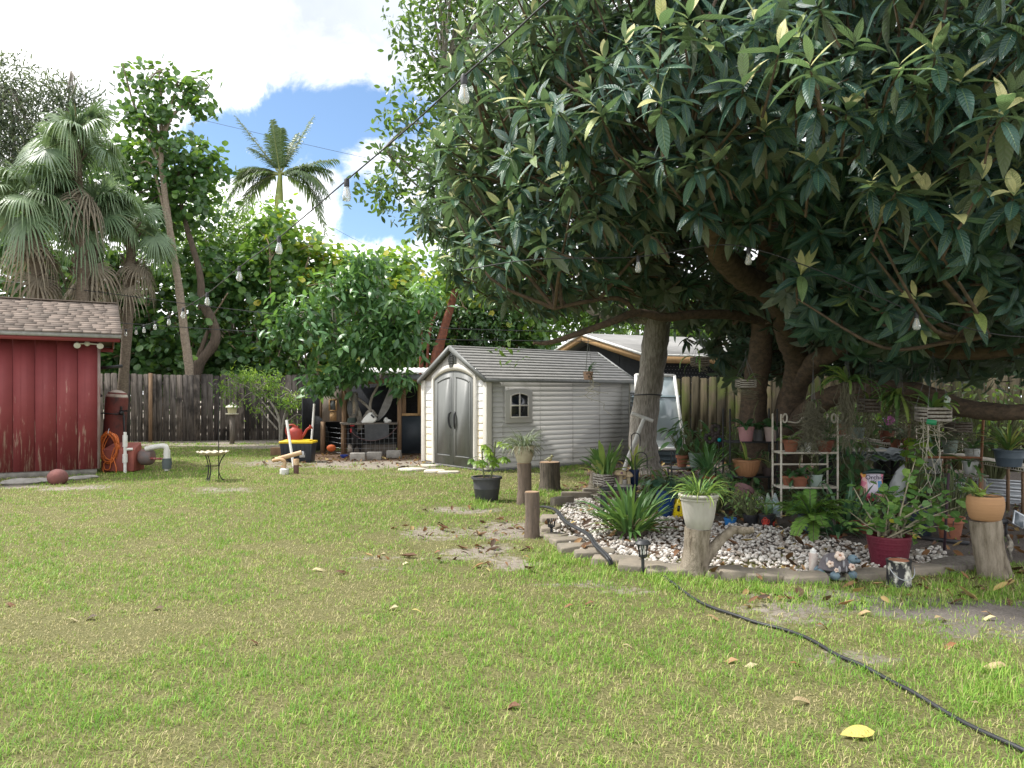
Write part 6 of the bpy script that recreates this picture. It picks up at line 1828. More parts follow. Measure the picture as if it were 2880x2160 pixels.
# single fallen leaves on the lawn
FL = [(15, 1707, .3, 'rust brown fallen leaf at the left frame edge on the lawn'), (186, 1752, .85, 'pale tan fallen leaf low on the left lawn'), (275, 1743, .05, 'dark curled fallen leaf on the left lawn'), (460, 1719, .1, 'long dark brown fallen leaf on the left lawn'), (877, 1612, .88, 'pale fallen leaf standing on edge in the lawn middle'), (940, 1618, .2, 'thin brown leaf right of the pale upright leaf'), (1150, 1591, .9, 'cream fallen leaf on the lawn below the sandy path'), (1240, 1558, .45, 'orange brown leaf at the sandy path edge'), (1085, 1565, .8, 'narrow pale leaf left of the sandy path'), (1358, 1606, .95, 'small yellow leaf on the lawn below the short log'),
      (1120, 1718, .85, 'narrow yellowish leaf beside the folded yellow leaf'), (1158, 1726, .97, 'folded yellow leaf in the lawn centre'), (1400, 1696, .97, 'bright yellow leaf in the lawn below the solar light'), (1612, 1712, .4, 'reddish brown cupped leaf left of the hose'), (1672, 1704, .35, 'brown curled leaf left of the hose near the bed'), (1750, 1826, .8, 'straw coloured curved leaf in the right lawn'), (1465, 2000, .3, 'brown curled leaf in the lower lawn centre'), (2078, 1870, .6, 'thin rust brown leaf in a trio on the right lawn'), (2132, 1882, .85, 'tan leaf in the middle of a trio on the right lawn'), (2220, 1878, .45, 'flat orange brown leaf at the right of a trio on the lawn'),
      (2228, 1985, .75, 'pale freckled upright leaf low on the right lawn'), (2460, 2075, 1.0, 'large flat yellow leaf beside the hose at the bottom'), (2298, 1768, .5, 'orange brown leaf on the soil right of the hose'), (2450, 1732, .7, 'oval tan leaf on the bare soil at the right'), (2520, 1695, .9, 'long yellow leaf on the bare soil under the paint can'), (2628, 1750, .72, 'upright orange tan leaf on the soil at the right'), (2760, 1732, .62, 'long tan leaf on the soil near the leaning stump'), (2802, 1746, .88, 'round cream leaf on the soil near the leaning stump'), (2690, 1822, .45, 'rust brown leaf on the thin grass at the right'), (2836, 1888, .74, 'tan upright leaf at the right frame edge'), (2730, 1990, .78, 'pale arched leaf right of the hose at the bottom'), (1905, 1610, .42, 'cupped rust leaf caught in grass by the forked stump'), (1985, 1742, .66, 'small thin brown leaf left of the hose middle'), (690, 2040 - 225, .2, 'short dark twig-like leaf low on the left lawn')]
for (px, py, t_, lab) in FL:
    c = G(px, py); big = 'large' in lab
    ge = Geo(); a = RNG.uniform(-.6, .6) + (math.pi if RNG.random() < .5 else 0)
    up_ = 1.0 if 'upright' in lab or 'standing' in lab else .25
    X_ = nrm(np.array([[math.cos(a), math.sin(a) * .6, .35 * up_]])); U_ = nrm(np.array([[RNG.normal() * .3, -.5 * up_, 1.]]))
    if big: X_, U_ = nrm(np.array([[-1., -.1, .05]])), nrm(np.array([[0, -.35, 1.]]))
    scatter_leaves(ge, (c + (0, 0, .028))[None], X_, U_,   .155 if big else RNG.uniform(.11, .16), t_, [T_DRY[2] if not big else leaf_t(lance(.24, .8), 6, .15, .12)])
    o = ge.build('fallen_leaf', leafmat('fresh_fallen_leaves', [(0, (.05, .03, .02)), (.3, (.16, .06, .03)), (.5, (.30, .12, .05)), (.75, (.44, .33, .19)), (.9, (.55, .48, .30)), (1, (.52, .43, .12))], trans=(.4, .3, .08), tfac=.15, rough=.6, vein=.3), sm=180)
    tag(o, lab, 'fallen leaf', 'fallen leaves on the lawn')

# ---- hose and cable
pts = [G(1862, 1622), G(1900, 1652), G(1990, 1705), G(2100, 1745), G(2200, 1772), G(2290, 1812), G(2370, 1858), G(2440, 1890), G(2530, 1938), G(2620, 1988), G(2740, 2056), G(2880, 2124), G(3040, 2190)]
P_ = curve(pts, 120); P_[:, 2] = gz(P_[:, 0], P_[:, 1]) + .016 + .004 * np.sin(np.arange(120) * .31)
tag(Geo().tube(P_, .0105, 10).build('hose', M['black_plastic'], sm=180), 'black garden hose running over the lawn to the bottom right', 'hose')
pts = [G(1518, 1432), G(1560, 1456), G(1590, 1500), G(1650, 1540), G(1672, 1570), G(1705, 1596), G(1716, 1600)]
P_ = curve(pts, 50); P_[:, 2] += .03 + .10 * np.sin(np.linspace(0, math.pi, 50)) ** .7
for off in (0.0, .024):
    pass
tag(Geo().tube(P_, .013, 8).tube(P_ + (.022, .012, .004), .011, 8).build('irrigation_cable', M['black_plastic'], sm=180), 'doubled black cable sagging across the left edging stones', 'cable')

# ---- logs and stumps
B_LOG = mat('log_bark', (.20, .15, .115), (.11, .085, .068), .92, 5, (6, 6, 1), .6, c3=(.27, .23, .19), bdist=.02)
B_PALE = mat('barkless_wood', (.33, .28, .22), (.20, .165, .12), .85, 4, (6, 6, 1.2), .8, c3=(.085, .065, .045), hi=.58, bdist=.02)
CUT = mat('cut_wood', (.36, .25, .16), (.27, .17, .10), .85, 14, bump=.3)
def log(name, label, px, py, top, w, mt, flare=1.1, lean=(0, 0), group=None, knob=True):
    b = G(px, py); k = b[1] / FOC; h_ = (py - top) * k; r_ = w * k / 2
    root = thing(name, label, 'log', b, group=group)
    t = np.array((lean[0] * k, lean[1], h_))
    ge = Geo().tube(curve([(0, 0, -.03), t * .12, t * .5 + np.array((.006, 0, 0)), t], 12), [r_ * flare, r_ * 1.03, r_ * .97, r_], 20, wob=.025)
    if knob: ge.ball((r_ * .25, -r_ * .85, h_ * .68), r_ * .3, (1, .5, .9), 10, 8)
    put(root, 'trunk', ge, mt, sm=60)
    Geo().tube([t - (0, 0, .004), t + (0, 0, .006)], r_ * .93, 18).build('cut_end', CUT, root, local=True, sm=40)
    return root, t, r_


log('log', 'short upright log at the left front corner of the gravel bed', 1496, 1512, 1384, 42, B_LOG)
r1, t1, rr1 = log('log', 'tall upright log carrying the pot of silvery strap leaves', 1474, 1418, 1303, 40, B_LOG)
r2, t2, rr2 = log('log', 'thick short stump with furrowed bark before the shed wall', 1546, 1378, 1300, 58, mat('furrowed_bark', (.20, .165, .13), (.07, .058, .048), .95, 4, (9, 9, 1), 1.0, bdist=.03), flare=1.25, knob=False)
log('log', 'grey leaning post at the back corner of the gravel bed', 1663, 1388, 1300, 26, B_PALE, lean=(14, .0), knob=False, flare=1.3)
c = np.array(r2.location) + (0.0, 0, t2[2])
root = thing('bird_figurine', 'small bird figurine on top of the thick furrowed stump', 'figurine', c)
ge = Geo().ball((0, 0, .05), .04, (1, .7, .85)); ge.ball((.035, 0, .095), .022); ge.tube([(-.03, 0, .05), (-.085, 0, .03)], [.015, .006], 6); ge.tube([(.052, 0, .095), (.072, 0, .09)], [.007, .001], 5); ge.tube([(0, 0, .02), (0, 0, -.004)], [.008, .012], 6)
ge.build('body', mat('painted_bird', (.42, .40, .22), (.12, .13, .05), .6, 30), root, local=True, sm=60)
c = np.array(r1.location) + t1 + (0, 0, .008)
root = thing('potted_plant', 'cream urn of silvery strap leaves on the tall log', 'potted plant', c)
k = c[1] / FOC; pot(root, 29 * k, 48 * k, mat('cream_resin', (.50, .45, .33), (.37, .32, .23), .7, 7, bump=.15), [(0, 0), (.62, 0), (.72, .1), (.92, .5), (1.0, .8), (.98, .95), (1.02, 1), (.93, 1), (.9, .92), (0, .9)])
strap_foliage(root, 48 * k * .9, L_SILV, [dict(n=150, L=.34, wd=.012, el=(15, 85), arch=1.1, spread=.12, tint=(.35, 1), rows=8), dict(n=70, L=.26, wd=.01, el=(-30, 15), arch=.8, spread=.14, tint=(0, .35))])

# forked stump with the white planter
b = G(1958, 1612); k = b[1] / FOC
root = thing('forked_stump', 'barkless forked stump with one side limb carrying the white planter', 'stump', b)
hh = (1612 - 1486) * k
ge = Geo().tube(curve([(-.01, 0, -.03), (-.015, 0, .06), (.0, 0, .2), (.012, 0, hh)], 14), [.135, .118, .104, .108], 22, wob=.03)
ge.tube(curve([(.06, 0, .10), (.13, .01, .19), (.22, .03, .28), (.33, .05, .365)], 12), [.055, .05, .042, .038], 12, wob=.05)
ge.tube(curve([(.32, .05, .355), (.36, .04, .355), (.42, .03, .35), (.49, .02, .36)], 8), [.036, .037, .034, .026], 10, wob=.06)
put(root, 'trunk', ge, B_PALE, sm=60)
c = b + (.022, 0, hh)
root = thing('potted_plant', 'large off-white planter of grassy leaves on the forked stump', 'potted plant', c)
pot(root, 54 * k, 98 * k, mat('off_white_planter', (.42, .40, .36), (.34, .32, .285), .75, 6, (3, 3, 1), .12, c3=(.33, .28, .22), hi=.7), P_URN, n=48)
strap_foliage(root, 92 * k, L_ORC, [dict(n=85, L=.26, wd=.013, el=(25, 88), arch=1.0, spread=.10, tint=(.2, .8)), dict(n=45, L=.2, wd=.009, el=(0, 45), arch=1.5, spread=.13, tint=(.6, 1)), dict(n=10, L=.42, wd=.01, el=(15, 45), arch=.9, spread=.1, tint=(.5, .9), az=(-.6, .4))])

# leaning stump and terracotta dish
b = G(2795, 1622); k = b[1] / FOC; hh = (1622 - 1462) * k
root = thing('leaning_stump', 'silvery leaning stump with a bark scar carrying the terracotta bowl', 'stump', b)
ge = Geo().tube(curve([(.02, 0, -.04), (.0, 0, .05), (-.04, 0, hh * .5), (-.07, 0, hh)], 14), [.15, .125, .115, .118], 22, wob=.025)
put(root, 'trunk', ge, B_PALE, sm=60)
ge = Geo().tube(curve([(.06, -.085, .36), (.085, -.08, .28), (.075, -.085, .22), (.095, -.08, .16)], 12), [.008, .02, .016, .006], 8, wob=.25); put(root, 'bark_scar', ge, mat('dark_scar', (.03, .026, .024), (.3, .27, .23), .9, 18), sm=40)
c = b + (-.07, 0, hh)
root = thing('potted_plant', 'round-bellied terracotta bowl with a few green leaves on the leaning stump', 'potted plant', c)
pot(root, 47 * k, 68 * k, mat('turned_clay', (.42, .235, .115), (.36, .20, .10), .8, 3, (1, 1, 30), .25), P_BELLY, n=44)
ge, st = Geo(), Geo(); C, w_, S, t, f = straps(9, .17, .045, (35, 85), .5, tint=(.5, .9), c=(-.04, 0, .19), fold=.3); ge.strips(C, w_, S, t, fold=f); broad(ge, st, 7, .1, .06, (-.1, -.02, .19), .08, (.5, .9), T_ROUND)
put(root, 'foliage', ge, L_ORC); put(root, 'stem', st, STEM)

# ---- burgundy textured pot with sprawling shrub
b = G(2500, 1594); k = b[1] / FOC
root = thing('potted_plant', 'burgundy basket-textured pot with a sprawling small-leaved shrub', 'potted plant', b)
Rr, Hh = 58 * k, 90 * k
ge = Geo(); nr, na = 36, 96; V = []
for i in range(nr):
    t = i / (nr - 1)
    for j in range(na):
        a = j / na * 6.28318
        row = math.floor(t * 12); ph = .5 * (row % 2)
        bump_ = (abs(math.sin(math.pi * t * 12)) ** .6) * (abs(math.sin(math.pi * (j / na * 32 + ph))) ** .5)
        r_ = (.76 + .24 * t) * Rr * (1 + (.03 * bump_ if .03 < t < .97 else 0))
        V.append((math.cos(a) * r_, math.sin(a) * r_, t * Hh))
Q = [(i * na + j, i * na + (j + 1) % na, (i + 1) * na + (j + 1) % na, (i + 1) * na + j) for i in range(nr - 1) for j in range(na)]
ge.add(V, Q); ge.lathe([(Rr, Hh), (Rr * .95, Hh + .002), (Rr * .93, Hh * .9), (0, Hh * .88)], n=40)
put(root, 'pot', ge, mat('burgundy_resin', (.13, .014, .03), (.10, .011, .024), .5, 5, bump=.05), sm=180)
st, lv = Geo(), Geo()
tips = [(2390, 1440), (2400, 1370), (2440, 1400), (2475, 1360), (2425, 1480), (2520, 1380), (2560, 1330), (2590, 1370), (2575, 1290), (2620, 1420), (2660, 1380), (2700, 1450), (2745, 1410), (2640, 1480), (2540, 1440), (2500, 1420), (2590, 1500), (2470, 1450), (2690, 1400), (2560, 1410)]
bw = b + (0, 0, Hh * .9); TPs = []
for (px, py) in tips:
    e = W(px, py, b[1] + RNG.uniform(-.25, .35)); s0 = bw + RNG.normal(size=3) * np.array((.05, .04, 0))
    m1 = s0 * .5 + e * .5 + np.array((0, 0, RNG.uniform(-.02, .1)))
    P_ = curve([s0, m1, e], 10); st.tube(P_, [.011, .007, .003], 5)
    for q in P_[3:]:
        for _ in range(RNG.integers(1, 4)): TPs.append(q + RNG.normal(size=3) * .045)
TPs = np.array(TPs); n = len(TPs); a = RNG.uniform(0, 6.283, n)
scatter_leaves(lv, TPs, np.stack([np.cos(a), np.sin(a), RNG.normal(size=n) * .4 - .2], -1), nrm(np.array((0, -.4, 1.)) + RNG.normal(size=(n, 3)) * .4), RNG.uniform(.04, .085, n), np.clip(RNG.normal(.5, .2, n), 0, 1), T_ROUND)
put(root, 'stem', st, mat('pale_stem', (.34, .31, .22), (.25, .22, .15), .8, 8), local=False, sm=180)
put(root, 'foliage', lv, leafmat('shrub_leaves', [(0, (.045, .12, .035)), (.5, (.10, .22, .055)), (.9, (.21, .33, .08)), (1, (.5, .45, .05))], trans=(.3, .5, .06), tfac=.3, rough=.45, vein=.15, veins=5), local=False)

# ---- paint can, turtle, spray can
b = G(2528, 1646); k = b[1] / FOC
root = thing('paint_can', 'rusty-lidded black and white splattered paint can on the bed edge', 'paint can', b)
Geo().lathe([(0, 0), (.092, 0), (.092, .012), (.089, .016), (.089, .185), (.094, .19), (.094, .2), (.085, .2), (0, .192)], n=32).build('can_body', mat('splattered_paint', (.016, .016, .019), (.02, .02, .022), .5, 11, (1.2, 1.2, .8), .1, c3=(.62, .60, .52), lo=.4, hi=.5), root, local=True, sm=40)
Geo().lathe([(0, .193), (.083, .194), (.083, .199), (0, .1985)], n=28).build('lid', mat('rusted_lid', (.26, .10, .045), (.14, .06, .035), .85, 12, bump=.3), root, local=True, sm=40)
Geo().tube([(.095 * math.cos(t), -.04 - .075 * math.sin(t), .155 - .09 * math.sin(t)) for t in np.linspace(0, math.pi, 16)], .0035, 6).build('handle', M['galvanised'], root, local=True, sm=180)

b = G(2348, 1622)
root = thing('turtle_statue', 'grey-blue turtle statue with pale flowers on its shell at the bed edge', 'statue', b)
sh = Geo().lathe([(0, .05), (.12, .055), (.135, .07), (.128, .085), (.115, .13), (.085, .17), (.045, .192), (0, .197)], (0, 0, 0), 28, sx=1.0, sy=.85)
put(root, 'shell', sh, mat('mauve_shell', (.17, .155, .165), (.10, .09, .10), .8, 16, bump=.5), sm=60)
blue = mat('dusty_blue', (.16, .23, .27), (.10, .15, .19), .7, 12, bump=.2)
hd = Geo(); hd.ball((.125, -.05, .155), .042, (1, 1, .9)); hd.tube([(.08, -.03, .10), (.12, -.045, .14)], [.035, .03], 10); hd.ball((.155, -.075, .148), .02); put(root, 'head', hd, blue, sm=180)
for (x_, y_, nm) in ((-.05, -.12, 'leg'), (.1, -.10, 'leg'), (-.13, -.03, 'leg'), (.12, .06, 'leg'), (-.1, .1, 'leg')):
    put(root, nm, Geo().ball((x_, y_, .035), .038, (1.1, .9, 1.0)), blue, sm=180)
for e_ in (-1, 1): put(root, 'eye', Geo().ball((.145 + .012 * e_, -.088 + (.004 if e_ > 0 else 0), .168), .007), M['black_plastic'], sm=180)
put(root, 'base', Geo().lathe([(0, 0), (.15, 0), (.15, .015), (0, .02)], n=20, sy=.85), M['concrete'], sm=40)
fw = mat('pale_petals', (.72, .62, .52), (.62, .45, .38), .6, 18)
for (x_, y_, z_, s_) in ((-.0, -.075, .18, .05), (-.085, -.1, .125, .034), (.085, -.095, .10, .036), (-.05, -.13, .085, .022)):
    fl = Geo(); nrm_ = nrm(np.array((x_ * .8, y_ * 2.2, z_ * .9)))
    for j in range(5):
        a = j * 1.2566; u1 = nrm(np.cross(nrm_, (0, 0, 1))); u2 = np.cross(nrm_, u1); q = np.array((x_, y_ - .01, z_)) + (u1 * math.cos(a) + u2 * math.sin(a)) * s_ * .5 + nrm_ * .012
        fl.ball(q, s_ * .42, (1, .6, 1), 10, 6)
    f_ = put(root, 'flower', fl, fw, sm=180)
    put(f_, 'flower_eye', Geo().ball(np.array((x_, y_ - .01, z_)) + nrm_ * .026, s_ * .2), mat('flower_centre', (.42, .22, .14), None), sm=180)
lf = Geo()
for (x_, y_, z_, a) in ((.02, -.125, .13, .5), (-.02, -.135, .09, -.6), (.04, -.13, .09, 1.2), (-.1, -.085, .15, .2)):
    put(root, 'leaf_relief', Geo().ball((x_, y_, z_), .024, (.5, .25, 1.2), 8, 6, rz=a), mat('pale_relief', (.38, .37, .38), (.27, .27, .29), .8, 20), sm=180)

b = G(2287, 1612)
root = thing('spray_can', 'weathered pale spray can standing on the edging stones', 'spray can', b)
Geo().lathe([(0, .02), (.034, .02), (.035, .03), (.035, .16), (.03, .17), (.0, .172)], n=24).build('can_body', mat('faded_print', (.55, .50, .44), (.42, .33, .30), .45, 22, (1, 1, .6), .05, c3=(.60, .55, .20)), root, local=True, sm=40)
Geo().lathe([(0, .168), (.027, .168), (.027, .195), (.012, .198), (.01, .212), (0, .212)], n=18).build('nozzle', M['pvc'], root, local=True, sm=40)

# ---- solar lights
def solar(label, px, py, top, broken=False):
    b = G(px, py); k = b[1] / FOC; h_ = (py - top) * k
    root = thing('solar_light', label, 'solar light', b, group='black solar stake lights')
    Geo().tube([(0, 0, -.05), (0, 0, h_ * .5)], .014, 10).build('stake', M['black_plastic'], root, local=True, sm=60)
    cg = Geo(); z0, z1 = h_ * .5, h_ * .88
    cg.lathe([(0, z0 - .02), (.03, z0), (.035, z0 + .01), (0, z0 + .01)], n=16)
    for j in range(6):
        a = j * 1.047; a2 = a + .5
        cg.tube([(.032 * math.cos(a), .032 * math.sin(a), z0), (.046 * math.cos(a2), .046 * math.sin(a2), z1)], .004, 5)
        cg.tube([(.032 * math.cos(a2), .032 * math.sin(a2), z0), (.046 * math.cos(a), .046 * math.sin(a), z1)], .004, 5)
    cg.build('cage', M['black_plastic'], root, local=True, sm=50)
    if not broken:
        Geo().lathe([(0, z1 - .005), (.066, z1), (.068, z1 + .01), (.05, z1 + .028), (.045, z1 + .035), (0, z1 + .035)], n=24).build('cap', M['black_plastic'], root, local=True, sm=40)
        Geo().lathe([(0, z0 + .02), (.018, z0 + .02), (.022, z0 + .06), (.014, z1 - .006), (0, z1 - .006)], n=14).build('lamp', M['pvc'], root, local=True, sm=60)


solar('black solar stake light standing before the pebble bed', 1808, 1612, 1520)
solar('broken capless solar stake light beside the short log', 1551, 1512, 1452, True)

# ---- dark planter with papaya seedling
root, z, r_ = plant('potted_plant', 'charcoal planter tub with a papaya seedling on the lawn edge', 'potted plant', 1369, 1408, None, 84, 68, M['charcoal_plastic'], P_TUB)
st, lv = Geo(), Geo()
def palmate(q, s_, tint):
    for j in range(7):
        a = -2.0 + j * .67; X_ = nrm(np.array([[math.cos(a), math.sin(a) * .8, -.45]]))
        scatter_leaves(lv, (q)[None], X_, np.array([[0, -.4, 1.]]), s_ * (1 - .05 * abs(j - 3)), tint, [leaf_t(lance(.22, .8), 5, .15, .35, .5)])
for (x_, H_, nl) in ((-.06, .40, 7), (.10, .50, 8)):
    P_ = curve([(x_ * .6, 0, z), (x_, .02, z + H_ * .5), (x_ * 1.15, 0, z + H_)], 8); st.tube(P_, [.014, .01], 7)
    for j in range(nl):
        q = P_[min(7, 3 + j * 5 // nl)]; a = j * 2.4 + x_ * 9; e = q + np.array((math.cos(a) * .17, math.sin(a) * .12, .06 - .02 * j % .1)); st.tube([q, (q + e) / 2 + np.array((0, 0, .03)), e], [.005, .004], 5)
        palmate(e, .13, RNG.uniform(.4, .95))
put(root, 'stem', st, STEM, sm=180); put(root, 'foliage', lv, L_LIME)

# ---- black bench with orchids
d_ = 9.75
b = GD(1738, d_); k = d_ / FOC; zt = W(0, 1366, d_)[2]
root = thing('bench', 'small black plastic bench at the back left of the gravel', 'bench', b)
Geo().box((0, 0, zt - .025), (100 * k, .32, .05)).build('seat', M['black_plastic'], root, local=True, bev=.012)
for sx_ in (-1, 1):
    for sy_ in (-1, 1): Geo().box((sx_ * 40 * k, sy_ * .12, (zt - .05) / 2), (.06, .05, zt - .05)).build('leg', M['black_plastic'], root, local=True, bev=.008)
def basket(root, w_, d__, h_, n_=4, m_=SLAT, z0=0):
    ge = Geo(); s_ = h_ / (n_ * 2 - 1) * 1.15
    for i in range(n_):
        z_ = z0 + (i + .5) * h_ / n_
        for sy_ in (-1, 1): ge.box((0, sy_ * d__ / 2, z_ + (.004 if sy_ > 0 else 0)), (w_, .014, s_))
        for sx_ in (-1, 1): ge.box((sx_ * w_ / 2, 0, z_ + h_ / n_ * .5 * (1 if i < n_ - 1 else 0)), (.014, d__ * .98, s_))
    for x_ in np.linspace(-.4, .4, 5): ge.box((x_ * w_, 0, z0 + .006), (w_ * .1, d__ * .95, .01))
    o = ge.build('basket', m_, root, local=True, bev=.0)
    Geo().box((0, 0, z0 + h_ * .5), (w_ * .8, d__ * .8, h_ * .7)).build('bark_fill', SOIL, root, local=True)
    return o


c = np.array((xc(1698) * 0 + (1700 - CX) * d_ / FOC, d_, zt))
root = thing('orchid_basket', 'square slatted basket of stout green orchid leaves on the black bench', 'orchid basket', c, rot=.6)
basket(root, .21, .21, .16, 5)
strap_foliage(root, .15, L_ORC, [dict(n=36, L=.44, wd=.055, el=(40, 88), arch=.35, spread=.13, tint=(.2, .85), tipw=.3), dict(n=16, L=.3, wd=.03, el=(20, 55), arch=.6, spread=.1, tint=(.5, 1))])
ge = Geo(); roots(ge, 10, .16, .005, (0, 0, .05), .14, .05); put(root, 'roots', ge, ROOT_W, sm=180)
c = np.array(((1752 - CX) * (d_ - .05) / FOC, d_ - .08, zt))
root = thing('mushroom_figurine', 'pair of tan stone mushrooms with a tiny door on the black bench', 'figurine', c)
for (x_, h_, cr) in ((-.03, .19, .085), (.07, .165, .06)):
    Geo().lathe([(0, 0), (.035, 0), (.024, .05), (.022, h_ * .8), (0, h_ * .8)], (x_, 0, 0), 16).build('stalk', mat('tan_stone', (.42, .36, .22), (.30, .25, .16), .85, 18, bump=.3), root, local=True, sm=60)
    Geo().lathe([(0, h_ * .74), (cr * .9, h_ * .76), (cr, h_ * .84), (cr * .7, h_ * 1.03), (cr * .2, h_ * 1.16), (0, h_ * 1.17)], (x_, 0, 0), 20).build('mushroom_cap', mat('tan_cap', (.48, .38, .24), (.33, .25, .16), .8, 14, bump=.25), root, local=True, sm=60)
Geo().ball((-.03, -.07, .175), .018, (1, .5, 1)).build('knot', mat('purple_dot', (.14, .06, .11), None), root, local=True, sm=180)
Geo().box((.012, -.03, .045), (.05, .02, .09)).build('door', M['concrete'], root, local=True, bev=.006)
Geo().lathe([(0, -.002), (.13, 0), (.11, .03), (0, .035)], n=18, sy=.6).build('base', M['concrete'], root, local=True, sm=50)
root, z, r_ = plant('potted_plant', 'dark blue pot with long yellow-green leaves behind the mushroom figurine', 'potted plant', 1783, 1366, d_ + .12, 30, 46, mat('navy_glaze', (.012, .025, .07), None, .3), P_PLAIN)
strap_foliage(root, z, L_ORC, [dict(n=16, L=.36, wd=.04, el=(50, 88), arch=.4, tint=(.5, 1)), dict(n=8, L=.3, wd=.03, el=(25, 60), arch=.5, tint=(.2, .6))])

# two shepherd hooks
for (lab, px0, px1, top, by, dd) in (('black arched plant hook behind the black bench', 1786, 1820, 1272, 1400, 9.3), ('taller black plant hook leaning before the grey tree trunk', 1776, 1800, 1218, 1392, 10.4), ('slim black plant hook among the orchids left of the blue pot', 1888, 1896, 1270, 1420, 9.2)):
    kx = lambda p: (p - CX) * dd / FOC
    z1 = W(0, top, dd)[2]; xm = (kx(px0) + kx(px1)) / 2; hw_ = (kx(px1) - kx(px0)) / 2
    P_ = [(kx(px0), dd, 0.0), (kx(px0), dd, z1 * .5), (kx(px0), dd, z1 - hw_)] + [(xm - hw_ * math.cos(t), dd, z1 - hw_ + hw_ * math.sin(t)) for t in np.linspace(.3, math.pi, 9)] + [(kx(px1), dd, z1 - hw_ - .12)]
    tag(Geo().tube(curve(P_, 40), .007, 6).build('plant_hook', M['black_metal'], sm=180), lab, 'plant hook', 'black iron plant hooks')

# white T shaped pipe leaning on the tree
d_ = 13.9
o = Geo().tube([W(1776, 1162, d_), W(1836, 1184, d_)], .035, 10); o.tube([W(1812, 1176, d_), W(1768, 1284, d_ - .3), W(1752, 1330, d_ - .4)], .036, 10)
tag(o.build('pipe_tee', M['pvc'], sm=60), 'white T-shaped plastic pipe leaning against the grey tree trunk', 'pipe')

# sliding door frame and corrugated sheets behind the tree
d_ = 16.4
c = GD(1850, d_)
root = thing('door_panel', 'aluminium framed glass door panel leaning on the fence behind the grey trunk', 'door panel', c)
q = [W(1795, 1262, d_ - .3), W(1925, 1262, d_ - .3), W(1896, 1056, d_ + .35), W(1788, 1054, d_ + .35)]
fr = Geo()
for a_, b_ in zip(q, q[1:] + q[:1]): fr.bar(a_, b_, .06, .05, up=(0, 1, 0))
fr.build('frame', M['white_paint'], root)
m_, g = new_mat('door_glass'); p_ = finish(g, (.35, .42, .45), .06, 0, .8)
gl = Geo(); th = np.array((0, .01, 0)); gl.add(q + [v + th for v in q], BX); gl.build('pane', m_, root)
root = thing('sheet_stack', 'stack of corrugated metal sheets standing between shed and grey trunk', 'metal sheets', GD(1800, d_ + .3))
for j, (x0, x1, tz, mm) in enumerate(((1772, 1890, 1100, M['galvanised']), (1778, 1912, 1112, mat('greenish_sheet', (.20, .26, .28), (.13, .17, .19), .5, 4, metal=.5)))):
    ge = Geo(); dd = d_ + .25 - .1 * j; zs_ = np.linspace(0, W(0, tz, dd)[2], 48)
    V = []
    for z_ in zs_: V += [((x0 - CX) * dd / FOC, dd + .022 * math.sin(z_ * 60) + .0 * z_, z_), ((x1 - CX) * dd / FOC, dd + .022 * math.sin(z_ * 60), z_)]
    V2 = [(a_, b_ + .012, c_) for a_, b_, c_ in V]; N_ = len(V)
    Q = [(2 * i, 2 * i + 1, 2 * i + 3, 2 * i + 2) for i in range(47)]
    ge.add(V + V2, Q + [tuple(N_ + v for v in w_[::-1]) for w_ in Q] + [(2 * i, 2 * i + 2, N_ + 2 * i + 2, N_ + 2 * i) for i in range(47)]).build('sheet', mm, root, sm=70)
# ---- big orchid clump on the gravel
b = G(1772, 1512)
root = thing('orchid_clump', 'wide clump of strap-leaved orchids on the white pebbles', 'orchid', b)
strap_foliage(root, .05, L_ORC, [dict(n=110, L=.56, wd=.042, el=(38, 86), arch=.45, spread=.17, tint=(.1, .65), tipw=.25), dict(n=40, L=.46, wd=.038, el=(10, 45), arch=.55, spread=.17, tint=(.1, .8), tipw=.25), dict(n=18, L=.34, wd=.03, el=(40, 85), arch=.5, spread=.12, tint=(.75, .95))])
ge = Geo(); ge.ball((0, 0, .06), .17, (1, .85, .5), 16, 8, wob=.08); put(root, 'root_mass', ge, mat('root_mass', (.12, .095, .07), (.05, .04, .03), .95, 20, bump=.8), sm=180)
ge = Geo(); stems(ge, 26, .2, .009, (0, 0, .06), .25); put(root, 'stem', ge, mat('dry_stem', (.30, .25, .16), (.2, .16, .1)), sm=180)


def kx(px, d): return (px - CX) * d / FOC
def kz(py, d): return EYE - (py - HY) * d / FOC


def stand(label, px, py, d, w, name='plant_stand', m=None, dep=.3, cat='plant stand'):
    z_ = kz(py, d); k = d / FOC
    root = thing(name, label, cat, (kx(px, d), d, 0))
    Geo().box((0, 0, z_ - .012), (w * k, dep, .024)).build('table_top', m or M['black_metal'], root, local=True)
    for sx_ in (-1, 1):
        for sy_ in (-1, 1): Geo().box((sx_ * (w * k / 2 - .02), sy_ * (dep / 2 - .02), (z_ - .024) / 2), (.022, .022, z_ - .024)).build('leg', m or M['black_metal'], root, local=True)


stand('low dark table of orchid pots right of the grey tree trunk', 1945, 1314, 11.3, 130)
stand('small black stand under a terracotta orchid behind the white planter', 1990, 1366, 9.9, 50, dep=.2)
stand('low black table holding the orchid mix bag', 2460, 1408, 9.15, 160)

